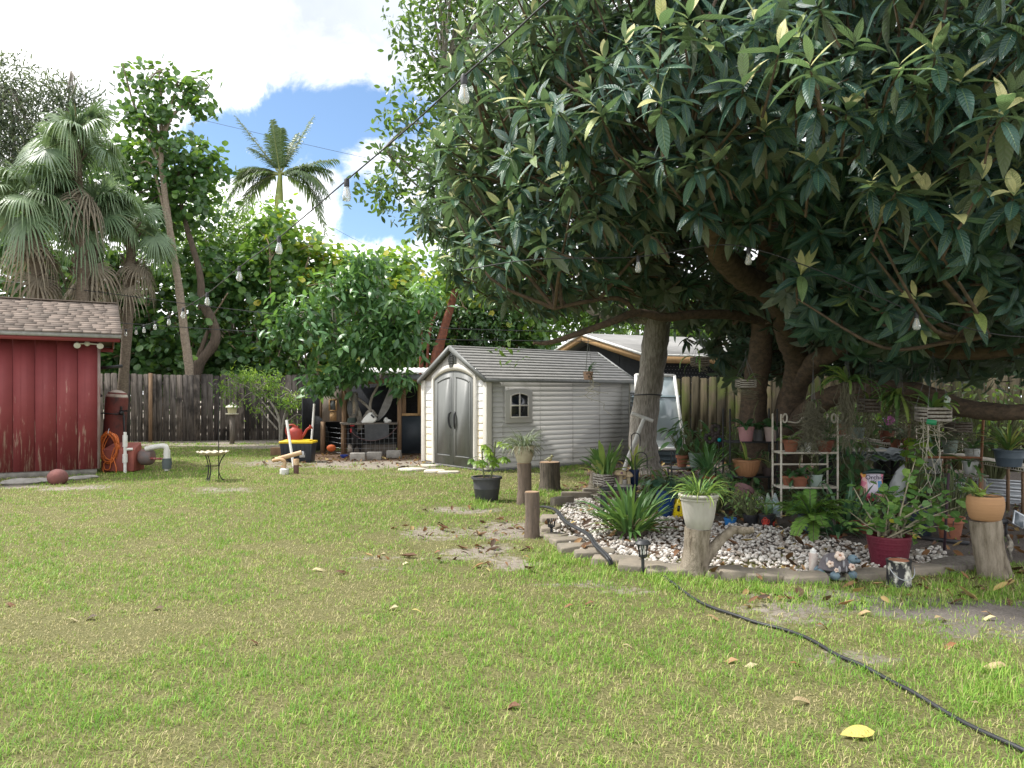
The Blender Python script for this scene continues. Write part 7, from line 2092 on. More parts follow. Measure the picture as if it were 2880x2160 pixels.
# ---- racks
def rack(name, label, d, px0, px1, top, shelves, m, scroll=False, dep=.3, bar=.022):
    b = (kx((px0 + px1) / 2, d), d, 0); root = thing(name, label, 'plant rack', b)
    x0, x1, zt_ = kx(px0, d), kx(px1, d), kz(top, d)
    for x_ in (x0, x1):
        for y_ in (d, d + dep): Geo().tube([(x_, y_, 0), (x_, y_, zt_)], bar * .6, 8).build('post', m, root, sm=60)
    for py in shelves:
        z_ = kz(py, d); ge = Geo()
        for y_ in (d, d + dep): ge.bar((x0, y_, z_), (x1, y_, z_), bar, bar)
        for x_ in (x0, x1): ge.bar((x_, d, z_), (x_, d + dep, z_), bar, bar)
        for t in np.linspace(.12, .88, 6): ge.bar((x0, d + dep * t, z_ + .002), (x1, d + dep * t, z_ + .002), .03, .006)
        ge.build('shelf', m, root)
    for py in shelves: pass
    if scroll:
        ge = Geo()
        for x_, s_ in ((x0, 1), (x1, -1)):
            P_ = [(x_ + s_ * (.02 + .075 * (1 - t * .75) * (1 - math.cos(t * 7.5)) * .5 + .0), d, zt_ - .06 + .075 * (1 - t * .75) * math.sin(t * 7.5)) for t in np.linspace(0, 1, 26)]
            ge.tube(P_, .011, 7)
        ge.tube(curve([(x0 + .08, d, zt_ - .09), (x0 + .2, d, zt_ - .1), (x0 + .28, d, zt_ - .03), (x0 + .38, d, zt_ - .04)], 16), .011, 7)
        ge.bar((x0, d + dep, kz(1312, d)), (x1, d + dep, kz(1312, d)), .025, .02)
        ge.build('scrollwork', m, root, sm=60)
    return root


rack('plant_rack', 'tall black metal rack of pots in front of the loquat trunk', 9.9, 2053, 2186, 1150, (1244, 1342), M['black_metal'], dep=.32)
rack('plant_rack', 'rusty white iron rack with scroll top and terracotta pots', 9.2, 2197, 2356, 1165, (1274, 1372), M['rusty_white'], True)

PINK = mat('pink_pot', (.42, .22, .23), (.36, .18, .19), .6, 6, bump=.08)
PALEP = mat('pale_pink_pot', (.46, .36, .33), (.38, .28, .26), .7, 6, bump=.08)
GREYP = mat('grey_pot', (.10, .10, .105), (.13, .13, .13), .6, 6)
MINT = mat('mint_pot', (.34, .42, .37), (.28, .35, .31), .6, 6, bump=.08)
TANR = mat('tan_ribbed', (.36, .18, .085), (.29, .14, .065), .65, 5, bump=.08)
DKTER = mat('dark_terracotta', (.20, .075, .045), (.15, .055, .035), .85, 8, bump=.2)
WHITEP = mat('white_pot', (.56, .57, .55), (.44, .45, .43), .6, 5, bump=.06, c3=(.36, .35, .30), hi=.7)
GREENP = mat('grey_green_pot', (.22, .28, .24), (.17, .22, .19), .6, 6)
NAVY = mat('cobalt_glaze', (.012, .05, .16), (.01, .03, .10), .25, 5, bump=.03)
BLUEG = mat('blue_grey_tub', (.09, .12, .15), (.06, .085, .11), .55, 6, bump=.05)


def orchid(root, z, n, L_, wd=.05, el=(10, 60), m=None, tint=(.1, .7), spike=0, rts=4, arch=.6):
    strap_foliage(root, z, m or L_DEEP, [dict(n=n, L=L_, wd=wd, el=el, arch=arch, spread=.03, tint=tint, tipw=.35)])
    if rts:
        ge = Geo()
        for _ in range(rts):
            a = RNG.uniform(0, 6.28); e = np.array((math.cos(a), math.sin(a) - .4, 0)) * RNG.uniform(.06, .13)
            ge.tube(curve([(0, 0, z), e * .6 + (0, 0, z + RNG.uniform(.02, .07)), e + (0, 0, z - RNG.uniform(0, .08))], 8), .0035, 4)
        put(root, 'roots', ge, ROOT_M, sm=180)
    if spike:
        ge = Geo()
        for _ in range(spike):
            ge.tube(curve([(0, 0, z), (RNG.normal() * .03, .0, z + .22), (RNG.normal() * .08, 0, z + .4)], 10), .004, 5)
        put(root, 'flower_stalk', ge, STEM, sm=180)


PL = 'orchid pots on the racks and shelves'
def rp(label, px, py, d, w, h, m, prof=P_CLAY, kind='orchid', **kw):
    root, z, r_ = plant('potted_plant', label, 'potted plant', px, py, d, w, h, m, prof, PL, ribs=kw.pop('ribs', 0))
    if kind == 'orchid': orchid(root, z, int(kw.get('n', 7) * 1.6), kw.get('L', .22) * 1.2, kw.get('wd', .06), kw.get('el', (5, 55)), kw.get('fm', None), kw.get('tint', (.1, .6)), kw.get('spike', 0))
    elif kind == 'broad':
        ge, st = Geo(), Geo(); broad(ge, st, kw.get('n', 14), kw.get('H', .25), kw.get('L', .13), (0, 0, z), kw.get('spread', .15), kw.get('tint', (.2, .8)), kw.get('tpl'))
        put(root, 'foliage', ge, kw.get('fm', None) or L_DEEP); put(root, 'stem', st, STEM)
    elif kind == 'strap': strap_foliage(root, z, kw.get('fm', None) or L_ORC, [dict(n=kw.get('n', 16), L=kw.get('L', .3), wd=kw.get('wd', .025), el=kw.get('el', (30, 85)), arch=kw.get('arch', .6), tint=kw.get('tint', (.2, .8)), tipw=.2)])
    elif kind == 'fern':
        ge, rg = Geo(), Geo(); fern(ge, rg, kw.get('n', 12), kw.get('L', .3), (0, 0, z), kw.get('el', (15, 70)), kw.get('tv', .5), kw.get('pin', .05)); put(root, 'fronds', ge, L_FERN); put(root, 'frond_ribs', rg, STEM, sm=180)
    return root


D1, D2 = 10.0, 9.32
rp('dusty pink pot with dark orchid leaves on the black rack top shelf', 2098, 1242, D1, 46, 42, PINK, P_PLAIN, n=8, L=.2)
rp('dark grey pot between two pink pots on the black rack', 2133, 1244, D1 + .12, 34, 36, GREYP, P_PLAIN, n=6, L=.2, spike=1)
rp('pale pink pot with broad dark leaves on the black rack top shelf', 2170, 1243, D1, 42, 42, PALEP, P_PLAIN, n=9, L=.25, wd=.075)
rp('wide ribbed tan bowl with yellowing leaves on the black rack', 2100, 1340, D1 - .02, 76, 48, TANR, P_BOWL, 'strap', n=16, L=.3, wd=.035, tint=(.3, 1), ribs=26, el=(15, 80))
rp('dark brown pot with trailing leaves beside the ribbed bowl', 2163, 1340, D1, 40, 26, mat('dark_brown_pot', (.07, .05, .045), None, .7), P_PLAIN, 'broad', n=14, H=.26, L=.11, tint=(.1, .6))
rp('terracotta pot with one long green leaf on the white rack left', 2224, 1272, D2, 44, 36, M['terracotta'], n=5, L=.2, fm=L_ORC, tint=(.3, .8))
rp('terracotta pot with upright orchid canes on the white rack right', 2320, 1272, D2, 48, 34, DKTER, P_CLAY, n=9, L=.3, wd=.05, el=(50, 88), spike=1)
rp('small terracotta pot at the back left of the white rack lower shelf', 2216, 1370, D2 + .1, 32, 32, M['terracotta'], n=5, L=.18)
rp('terracotta pot in the middle of the white rack lower shelf', 2250, 1370, D2 - .04, 46, 32, M['terracotta'], n=6, L=.2, spike=2)
rp('mint green pot on the white rack lower shelf', 2292, 1370, D2, 42, 36, MINT, P_PLAIN, n=6, L=.2, spike=1, fm=L_ORC)
b = W(2255, 1272, D2); root = thing('jar', 'small label-wrapped jar between pots on the white rack', 'jar', b); Geo().lathe([(0, 0), (.027, 0), (.028, .06), (.022, .07), (0, .07)]).build('jar_body', mat('jar_label', (.16, .2, .09), (.5, .5, .42), .4, 40), root, local=True, sm=40); Geo().lathe([(0, .07), (.024, .07), (.024, .088), (0, .088)]).build('lid', M['black_plastic'], root, local=True, sm=40)
rp('slim white cup with a sprout on the white rack top shelf', 2272, 1272, D2, 20, 27, WHITEP, P_PLAIN, n=4, L=.1, wd=.03)
# low table and behind
rp('terracotta pot of broad orchid leaves at the left of the low dark table', 1918, 1313, 11.3, 34, 33, M['terracotta'], kind='broad', n=26, H=.42, L=.2, spread=.3, tint=(.2, .8), tpl=T_LOQ)
rp('grey-green pot of tall glossy leaves on the low dark table', 1957, 1313, 11.2, 42, 40, GREENP, P_PLAIN, 'broad', n=30, H=.5, L=.22, spread=.3, tint=(.1, .7), tpl=T_LOQ)
rp('hanging-leaf fern in a small terracotta pot by the mossy fence', 1993, 1312, 11.4, 32, 24, M['terracotta'], kind='fern', n=14, L=.6, el=(35, 80), pin=.09)
rp('terracotta pot of upright orchid canes on the small black stand', 1992, 1364, 9.9, 42, 26, mat('orange_clay', (.42, .17, .07), (.34, .13, .055), .8, 8), kind='strap', n=26, L=.55, wd=.05, el=(40, 85), fm=L_DEEP, tint=(.3, 1))
root, z, r_ = plant('potted_plant', 'tall cobalt blue glazed pot with dark rosette leaves', 'potted plant', 1872, 1455, None, 56, 78, NAVY, [(0, 0), (.62, 0), (.8, .3), (.95, .75), (.97, .9), (1.04, .92), (1.03, 1), (.94, 1), (.9, .9), (0, .88)])
ge, st = Geo(), Geo(); broad(ge, st, 46, .16, .12, (0, 0, z), .2, (.0, .5), T_ROUND + T_OVAL); put(root, 'foliage', ge, leafmat('succulent_leaves', [(0, (.025, .07, .05)), (1, (.09, .17, .11))], tfac=.12, rough=.4)); put(root, 'stem', st, STEM)
root, z, r_ = plant('potted_plant', 'small black pot of pale sea-green succulents beside the blue pot', 'potted plant', 1896, 1440, 9.35, 26, 30, M['black_plastic'], P_PLAIN)
ge, st = Geo(), Geo(); broad(ge, st, 60, .14, .05, (0, 0, z), .14, (.4, 1), T_ROUND); put(root, 'foliage', ge, leafmat('pale_succulent', [(0, (.14, .26, .16)), (1, (.27, .40, .26))], tfac=.15)); put(root, 'stem', st, STEM)
b = G(1906, 1455); root = thing('jug', 'bright yellow plastic jug with a slot handle standing by the blue pot', 'jug', b)
ye = mat('bright_yellow', (.80, .62, .01), (.74, .55, .01), .4, 5, bump=.03)
k = b[1] / FOC
Geo().prism([(-.075, 0), (.075, 0), (.07, .05), (.06, .15), (.045, .19), (-.03, .2), (-.05, .15)], .09, None, (0, -.045, 0)).build('body', ye, root, local=True, bev=.012)
Geo().lathe([(0, .185), (.03, .185), (.032, .225), (0, .228)]).build('cap', ye, root, local=True, sm=40)
Geo().box((.0, -.05, .115), (.03, .012, .07), ry=.1).build('grip', M['black_plastic'], root, local=True)
o = Geo().box(G(1928, 1478) + (0, 0, .19), (.05, .03, .38), .1).build('stake', mat('dark_stake', (.05, .045, .045), None, .8)); tag(o, 'dark flat stake left of the white planter', 'stake')

# teal spinner ornament
d_ = 10.4; b = np.array((kx(2022, d_), d_, 0)); root = thing('garden_spinner', 'dark flower spinner with a teal glass ball before the mossy fence', 'ornament', b)
zc_ = kz(1237, d_)
Geo().tube([(0, 0, 0), (0, 0, zc_)], .007, 6).build('rod', M['black_metal'], root, local=True)
Geo().ball((0, -.03, zc_), .03).build('glass_ball', mat('teal_glass', (.0, .30, .33), None, .15), root, local=True, sm=180)
for (ox, oz) in ((0, 0), (-.12, .02), (-.04, .14)):
    ge = Geo()
    for j in range(8): a = j * .785; ge.ball((ox + .055 * math.cos(a), 0.01, zc_ + oz + .055 * math.sin(a)), .03, (1, .3, 1), 8, 6)
    ge.build('petal_wheel', mat('dark_petals', (.02, .016, .02), (.05, .035, .03), .5), root, local=True, sm=60)

# things at the foot of the racks
rp('sky blue bowl pot with a driftwood stub beside the white planter', 2054, 1484, 8.7, 36, 28, mat('sky_blue_pot', (.02, .17, .46), (.02, .13, .36), .5, 5), P_PLAIN, 'broad', n=8, H=.12, L=.06)
b = W(2076, 1425, 9.4); root = thing('flower_pot', 'tilted mauve clay pot lying among stems left of the black rack foot', 'pot', (b[0], b[1], 0)); Geo().lathe([(r_ * .12, h_ * .26) for r_, h_ in P_CLAY], (0, 0, .12), 24, ry=.5, rx=-.4).build('pot_body', mat('mauve_clay', (.22, .12, .12), (.16, .09, .09), .8, 8), root, local=True, sm=40)
rp('white pot with small round leaves at the foot of the black rack', 2132, 1428, 9.75, 36, 34, WHITEP, P_PLAIN, 'broad', n=14, H=.1, L=.06, tpl=T_ROUND)
for px, lab, cc in ((2160, 'small green pointed plant food bag at the rack foot', (.16, .30, .16)), (2180, 'small silver-blue pointed bag beside the green bag', (.30, .40, .42))):
    b = W(px, 1428, 9.3); root = thing('small_bag', lab, 'bag', (b[0], b[1], 0.0)); zt_ = kz(1386, 9.3)
    Geo().add([(-.06, -.03, 0), (.06, -.03, 0), (.06, .03, 0), (-.06, .03, 0), (-.05, -.035, zt_ * .5), (.05, -.035, zt_ * .5), (.05, .03, zt_ * .5), (-.05, .03, zt_ * .5), (-.008, -.002, zt_), (.008, -.002, zt_), (.008, .002, zt_), (-.008, .002, zt_)],
              [(3, 2, 1, 0), (0, 1, 5, 4), (1, 2, 6, 5), (2, 3, 7, 6), (3, 0, 4, 7), (4, 5, 9, 8), (5, 6, 10, 9), (6, 7, 11, 10), (7, 4, 8, 11), (8, 9, 10, 11)]).build('bag_body', mat('foil_' + lab[:11].replace(' ', '_'), cc, (.55, .58, .55), .35, 14, lo=.5, hi=.62, bump=.1), root, local=True)
rp('plain black nursery pot with a bare woody plant', 2112, 1482, 8.75, 46, 36, M['black_plastic'], P_PLAIN, 'broad', n=26, H=.22, L=.05, spread=.25, fm=L_ORC)
root = rp('black nursery pot printed with a red round rose emblem', 2158, 1488, 8.6, 48, 42, M['black_plastic'], P_PLAIN, 'strap', n=9, L=.22, wd=.02)
redm = mat('emblem_red', (.62, .07, .045), None, .6); k = 8.6 / FOC; R_ = 24 * k; Hh = 42 * k
def on_pot(a, z_, rr_): rad = R_ * (.73 + .21 * z_ / (Hh * .86)) + rr_; return np.array((math.sin(a) * rad, -math.cos(a) * rad, z_))
for (ac, zc_, rr_) in ((-.55, .5, .06), (.75, .42, .025)):
    ge = Geo()
    for j in range(5):
        a = j * 1.2566 + .4; ca, cz = ac + math.cos(a) * rr_ * 5, Hh * zc_ + math.sin(a) * rr_ * .55
        ge.tube([on_pot(ca + math.cos(t) * rr_ * 4.2, cz + math.sin(t) * rr_ * .42, .002) for t in np.linspace(0, 6.283, 14)], .0035, 5)
    ge.tube([on_pot(ac + math.cos(t) * rr_ * 6 * (1 - t / 16), Hh * zc_ + math.sin(t) * rr_ * .7 * (1 - t / 16), .0025) for t in np.linspace(0, 13, 40)], .004, 5)
    ge.build('emblem', redm, root, local=True, sm=180)
root, z, r_ = plant('potted_plant', 'blue-grey tub overflowing with bright fern fronds', 'potted plant', 2278, 1508, None, 64, 60, BLUEG, P_PLAIN)
ge, rg = Geo(), Geo(); fern(ge, rg, 22, .62, (0, 0, z), (15, 65), .65, .085); fern(ge, rg, 12, .5, (.0, -.08, z), (-10, 45), .7, .08, (-2.8, -.3)); put(root, 'fronds', ge, L_FERN); put(root, 'frond_ribs', rg, STEM, sm=180)
ge = Geo(); C, w_, S, t, f = straps(40, .5, .012, (10, 75), 1.0, tint=(.0, .6), c=(0, 0, z)); ge.strips(C, w_, S, t, fold=f); put(root, 'grassy_leaves', ge, L_DEEP)
root, z, r_ = plant('potted_plant', 'aloe clump in a low clay pot right of the fern tub', 'potted plant', 2382, 1500, 8.3, 56, 34, DKTER)
strap_foliage(root, z, L_ALOE, [dict(n=26, L=.46, wd=.04, el=(45, 88), arch=.25, spread=.14, tint=(.2, .9), tipw=.05, fold=.6), dict(n=20, L=.4, wd=.036, el=(0, 50), arch=.5, spread=.15, tint=(.1, .7), tipw=.05, fold=.6)])
root, z, r_ = plant('potted_plant', 'low aloe rosette with curling leaves beside the burgundy pot', 'potted plant', 2352, 1522, 7.75, 34, 18, DKTER)
strap_foliage(root, z, L_ALOE, [dict(n=24, L=.34, wd=.04, el=(0, 70), arch=.7, spread=.06, tint=(.3, .9), tipw=.05, fold=.6)])
pts = [W(2326, 1508, 7.95), W(2316, 1496, 7.95), W(2310, 1482, 7.95), W(2318, 1466, 7.95), W(2328, 1456, 7.95)]
pts[0][2] = .0; o = Geo().tube(curve(pts, 14), [.02, .022, .018], 8, wob=.12).build('driftwood', ROOT_W, sm=60); tag(o, 'curved pale driftwood branch standing before the fern tub', 'driftwood')
for (px, py, s_, lab) in ((2318, 1478, .028, ''), ):
    pass
o = Geo().ball(W(2367, 1478, 7.95) * np.array((1, 1, 0)) + (0, 0, .16), .035).build('ornament', mat('orange_clay_ball', (.36, .12, .055), None, .7), sm=180); o.data.transform(__import__('mathutils').Matrix.Translation((0, 0, 0))); tag(o, 'small orange clay ball ornament among the aloe leaves', 'ornament')
rp('terracotta pot tucked behind the aloe by the bag table', 2402, 1406, 9.5, 38, 36, M['terracotta'], kind='strap', n=22, L=.4, wd=.03, fm=L_DEEP, el=(20, 80))
rp('wide low clay pot half hidden behind the burgundy pot', 2425, 1498, 7.9, 66, 30, DKTER, kind='broad', n=10, H=.15, L=.07)
root, z, r_ = plant('planter_tub', 'large ribbed blue-black tub behind the burgundy pot', 'tub', 2585, 1506, None, 82, 78, mat('ribbed_blue_black', (.02, .03, .045), (.03, .04, .055), .5, 6), P_PLAIN, ribs=30)
root, z, r_ = plant('flower_pot', 'big cracked terracotta pot left of the leaning stump', 'pot', 2672, 1518, None, 74, 66, M['terracotta'], P_CLAY)
Geo().tube([on_ for on_ in curve([(-.04, -r_ * .99, z * .95), (-.05, -r_ * .93, z * .6), (-.08, -r_ * .86, z * .45), (-.06, -r_ * .80, z * .2)], 10)], .004, 5).build('crack', M['black_plastic'], root, local=True)

# orchid mix bag and white sack
d_ = 9.05; b = np.array((kx(2452, d_), d_, kz(1408, d_))); k = d_ / FOC
root = thing('orchid_mix_bag', 'colourful orchid mix bag with pink flowers printed on it', 'bag', b, rot=-.06)
m_, g = new_mat('printed_bag'); ob = g.n('ShaderNodeTexCoord').outputs['Object']
v1 = g.n('ShaderNodeTexVoronoi', Scale=17.0); g.l(ob, v1.inputs['Vector']); n1 = g.noise(ob, 9, 3)
flo = g.ramp(g.m('FRACT', g.m('MULTIPLY', v1.outputs['Color'], 1.0)), [(0, (.42, .03, .10)), (.3, (.62, .16, .24)), (.5, (.72, .40, .38)), (.7, (.66, .30, .04)), (.85, (.70, .62, .60)), (1, (.25, .02, .08))], 'CONSTANT')
sx = g.n('ShaderNodeSeparateXYZ'); g.l(ob, sx.inputs[0])
pan = g.m('MULTIPLY', g.m('LESS_THAN', g.m('ABSOLUTE', g.m('ADD', sx.outputs[0], -.01)), .085), g.m('MULTIPLY', g.m('GREATER_THAN', g.m('ADD', sx.outputs[2], g.m('MULTIPLY', n1, .06)), .12), g.m('LESS_THAN', sx.outputs[2], .33)))
lab_ = g.mix(g.m('MULTIPLY', g.m('GREATER_THAN', sx.outputs[0], .045), g.m('LESS_THAN', sx.outputs[2], .24)), (.66, .60, .68), (.04, .25, .52))
col = g.mix(pan, flo, lab_); finish(g, col, .35, 0, .5, g.bump(g.noise(ob, 16, 4), .3, .01))
wv = lambda z_: .13 + .012 * math.sin(z_ * 21)
V = []; nz_ = 9; hb = .33
for i in range(nz_):
    t = i / (nz_ - 1); th = .075 * (math.sin(math.pi * (.12 + .8 * t)) ** .5) * (1 - .72 * t ** 5)
    for j in range(16):
        a = j / 16 * 6.28318; V.append((wv(t * hb) * math.copysign(abs(math.cos(a)) ** .6, math.cos(a)), th * math.copysign(abs(math.sin(a)) ** .8, math.sin(a)), t * hb + .008 * math.sin(a * 2 + t * 4)))
Q = [(i * 16 + j, i * 16 + (j + 1) % 16, (i + 1) * 16 + (j + 1) % 16, (i + 1) * 16 + j) for i in range(nz_ - 1) for j in range(16)]
Geo().add(V, Q + [tuple(range(16))[::-1], tuple(range((nz_ - 1) * 16, nz_ * 16))]).build('bag_body', m_, root, local=True, sm=60)
Geo().tube(curve([(-.12, -.03, hb - .0), (0, -.045, hb + .025), (.13, -.03, hb + .01)], 8), [.012, .03, .02], 8).build('folded_top', mat('dark_green_foil', (.012, .045, .035), None, .35), root, local=True, sm=60)
for (txt, s_, x_, z_) in (('Orchid', .075, .0, .262), ('MIX', .042, -.01, .222)):
    fc = bpy.data.curves.new('lettering', 'FONT'); fc.body = txt; fc.size = s_; fc.align_x = 'CENTER'; fc.extrude = .002; fc.materials.append(mat('print_navy', (.02, .012, .05), None, .5))
    fo = bpy.data.objects.new('lettering', fc); COL.objects.link(fo); fo.parent = root; fo.location = (x_, -.083, z_); fo.rotation_euler = (math.pi / 2, 0, 0)
    me = bpy.data.meshes.new_from_object(fo); mo = bpy.data.objects.new('lettering', me); COL.objects.link(mo); mo.parent = root; mo.location = fo.location; mo.rotation_euler = fo.rotation_euler; bpy.data.objects.remove(fo); mo.name = 'lettering'
d_ = 9.3; b = np.array((kx(2524, d_), d_, kz(1408, d_))); root = thing('white_sack', 'crumpled empty white sack standing right of the orchid mix bag', 'sack', b, rot=.2)
ge = Geo(); V = []
for i in range(12):
    t = i / 11
    for j in range(14):
        a = j / 14 * 6.28318; rx_ = .12 * (1 - .35 * t ** 3) + .02 * math.sin(5 * t + 2 * a); V.append((rx_ * math.cos(a) + .04 * t, (.06 - .045 * t) * math.sin(a) + .012 * math.sin(9 * t + 3 * a), t * (.40 + .06 * math.cos(a)) + 0))
Q = [(i * 14 + j, i * 14 + (j + 1) % 14, (i + 1) * 14 + (j + 1) % 14, (i + 1) * 14 + j) for i in range(11) for j in range(14)]
ge.add(V, Q + [tuple(range(14))[::-1], tuple(range(11 * 14, 12 * 14))]).build('sack_body', mat('sack_white', (.50, .52, .52), (.36, .38, .38), .6, 7, bump=.5, c3=(.10, .10, .09), hi=.72), root, local=True, sm=180)

# corrugated sheets with tiles on a block base
d_ = 10.2; z_ = kz(1292, d_); x0, x1 = kx(2362, d_), kx(2572, d_)
root = thing('sheet_stack', 'stack of corrugated sheets lying flat on blocks behind the orchid mix bag', 'metal sheets', ((x0 + x1) / 2, d_, 0))
for x_ in (x0 + .1, x1 - .12):
    for y_ in (d_ + .1, d_ + .6): Geo().box((x_, y_, (z_ - .02) / 2), (.2, .2, z_ - .02)).build('support_block', mat('dark_blocks', (.045, .043, .042), (.07, .067, .064), .9, 8), root)
for j in range(3):
    xs_ = np.linspace(x0 + .05 * j, x1 + .04 * j, 50); yy0, yy1 = d_ - .05 + .05 * j, d_ + .8; zz = z_ + .035 * j
    V = []
    for x_ in xs_: zv = zz + .018 * math.sin(x_ * 45); V += [(x_, yy0, zv), (x_, yy1, zv + .02)]
    V2 = [(a_, b_, c_ - .006) for a_, b_, c_ in V]; N_ = len(V)
    Q = [(2 * i, 2 * i + 2, 2 * i + 3, 2 * i + 1) for i in range(49)]
    Geo().add(V + V2, Q + [tuple(N_ + v for v in w_[::-1]) for w_ in Q] + [(2 * i, N_ + 2 * i, N_ + 2 * i + 2, 2 * i + 2) for i in range(49)]).build('sheet', mat('pale_sheet', (.42, .47, .50), (.33, .37, .40), .45, 4, metal=.3), root, sm=60)
for (px, py, lab) in ((2390, 1271, 'pale square tile on the left of the corrugated sheets'), (2466, 1276, 'pale tile with a small snail shell lump right on the corrugated sheets')):
    o = Geo().box((kx(px, d_), d_ + .2, z_ + .115), (.3, .3, .03), .25).build('tile', mat('pale_tile', (.55, .53, .48), (.45, .43, .38), .7, 8, bump=.1), bev=.006); tag(o, lab, 'tile', 'tiles on the corrugated sheets')

# copper coloured pipe frame
d_ = 9.7; cop = mat('rusty_pipe', (.30, .13, .06), (.22, .09, .04), .6, 12, bump=.1)
root = thing('hanging_rack', 'rust brown rectangular pipe frame with hanging orchids', 'plant frame', (kx(2660, d_), d_, 0))
a_, b_, c_, e_ = np.array((kx(2540, d_), d_, 0)), W(2562, 1146, d_), W(2767, 1152, d_), np.array((kx(2752, d_), d_, 0))
for p, q, nm in ((a_, b_, 'upright'), (b_, c_, 'crossbar'), (c_, e_, 'upright'), (W(2550, 1285, d_), W(2760, 1288, d_), 'crossbar')): Geo().tube([p, q], .017, 8).build(nm, cop, root, sm=60)

# wire shelves along the fence
def wire_shelf(label, A, B_, dep=.36):
    A, B_ = np.asarray(A), np.asarray(B_); root = thing('wire_shelf', label, 'shelf', (A + B_) / 2 * np.array((1, 1, 0)))
    u = nrm(B_ - A); v = nrm(np.array((-u[1], u[0], 0))) * dep; L_ = np.linalg.norm(B_ - A); ge = Geo()
    dz = np.array((0, 0, .035))
    for o_ in (0 * v, v): ge.bar(A + o_, B_ + o_, .008); ge.bar(A + o_ - dz, B_ + o_ - dz, .008)
    for s_ in np.arange(0, L_, .04): p = A + u * s_; ge.bar(p, p + v, .006); ge.bar(p, p - dz, .006)
    ge.build('wire_deck', M['rusty_white'], root)
    for s_ in (.15, L_ * .5, L_ - .15):
        for o_ in (0 * v, v): p = A + u * s_ + o_; Geo().bar(p - dz, p * np.array((1, 1, 0)), .03).build('leg', M['old_lumber'], root)


wire_shelf('long white wire shelf along the fence behind the white rack', W(2325, 1222, 12.6), W(2632, 1272, 10.9))
wire_shelf('white wire shelf at the right edge holding the blue-grey tub', W(2640, 1276, 10.6), W(2905, 1322, 8.9))
z_ = kz(1334, 10.3); root = thing('plank_shelf', 'low grey slatted wooden shelf under the white pots', 'shelf', (kx(2675, 10.3), 10.3, 0))
for j in range(4): Geo().box((kx(2675, 10.3), 10.2 + .1 * j, z_ - .012), (.85, .085, .024)).build('slat_board', M['grey_wood'], root)
for px in (2598, 2752):
    for y_ in (10.2, 10.5): Geo().box((kx(px, 10.3), y_, (z_ - .024) / 2), (.05, .05, z_ - .024)).build('leg', M['grey_wood'], root)
rp('grey-green pot on the wire shelf left of the dark slatted basket', 2412, 1236, 12.3, 40, 34, GREENP, P_PLAIN, n=8, L=.3, el=(30, 80))
r_ = rp('dark clay pot with a magenta orchid flower on the wire shelf', 2494, 1249, 11.9, 42, 38, DKTER, n=8, L=.3, spike=1)
ge = Geo(); zz = kz(1182, 11.9) - kz(1249, 11.9)
for j in range(6): a = j * 1.047; ge.ball((.03 + .05 * math.cos(a), -.03, zz + .05 * math.sin(a)), .036, (1, .4, 1), 8, 6)
ge.build('flower', mat('magenta_petals', (.42, .07, .30), (.5, .16, .4), .6), r_, local=True, sm=60)
rp('smaller terracotta pot right of the magenta orchid', 2518, 1258, 11.5, 32, 24, M['terracotta'], n=5, L=.2)
rp('terracotta pot at the end of the wire shelf by the rusty frame', 2554, 1266, 11.3, 34, 34, DKTER, n=8, L=.28, el=(20, 70))
rp('small clay pot at the far left end of the wire shelf', 2368, 1222, 12.6, 30, 30, M['terracotta'], n=5, L=.2)
rp('green-grey hanging-handle pot at the back of the right wire shelf', 2672, 1280, 10.7, 42, 42, GREENP, P_PLAIN, n=9, L=.3, wd=.08)
rp('white square-shouldered pot on the low plank shelf', 2625, 1331, 10.3, 46, 42, WHITEP, P_PLAIN, n=9, L=.3, el=(15, 80))
rp('white pot with dark canes on the right wire shelf', 2736, 1295, 10.1, 44, 34, WHITEP, P_PLAIN, n=6, L=.25)
rp('round-bottomed white pot hanging low before the plank shelf', 2729, 1333, 9.6, 42, 36, WHITEP, P_URN, n=5, L=.3, fm=L_ORC, el=(-20, 40))
rp('blue-grey bowl tub with a yellow-green variegated bush', 2838, 1312, 9.25, 80, 48, BLUEG, P_TUB, 'strap', n=60, L=.42, wd=.03, el=(25, 88), fm=L_ORC, tint=(.3, 1), arch=.7)

# aluminium rails
for j, (p, q, s_, lab) in enumerate(((G(2585, 1392) + (0, 0, .12), G(2960, 1428) + (0, 0, .10), .07, 'front aluminium rail lying at the fence foot'), (G(2590, 1380) + (0, 0, .16), G(2960, 1410) + (0, 0, .14), .06, 'middle aluminium rail lying at the fence foot'), (G(2600, 1366) + (0, 0, .17), G(2960, 1392) + (0, 0, .17), .05, 'rear aluminium rail with a logo sticker lying at the fence foot'))):
    ge = Geo().bar(p, q, s_, .02); ge.bar(p + (0, .02, -.045), q + (0, .02, -.045), .02, .09); ge.bar(p + (0, .02, -.1), q + (0, .02, -.1), s_, .02)
    tag(ge.build('metal_rail', mat('aluminium', (.55, .57, .59), (.45, .47, .49), .35, 4, metal=.6)), lab.replace(' with a logo sticker', ''), 'rail', 'aluminium rails on the ground')
o = Geo().bar(G(2560, 1516) + (0, 0, .03), G(2725, 1536) + (0, 0, .03), .05, .03).build('edging_strip', M['black_plastic']); tag(o, 'black plastic strip lying before the cracked terracotta pot', 'edging strip')
b = G(2690, 1600); root = thing('wood_slab', 'grey flat slab of split wood lying left of the leaning stump', 'wood slab', b)
pl = [(-.3, -.05), (-.1, -.14), (.2, -.12), (.33, .0), (.28, .22), (.1, .26), (-.12, .14)]
Geo().add([(x_, y_, 0) for x_, y_ in pl] + [(x_ * .97, y_ * .97, .06 + .03 * x_) for x_, y_ in pl], [tuple(range(7, 14))] + [(i, (i + 1) % 7, 7 + (i + 1) % 7, 7 + i) for i in range(7)]).build('slab', M['grey_wood'], root, local=True, bev=.008)
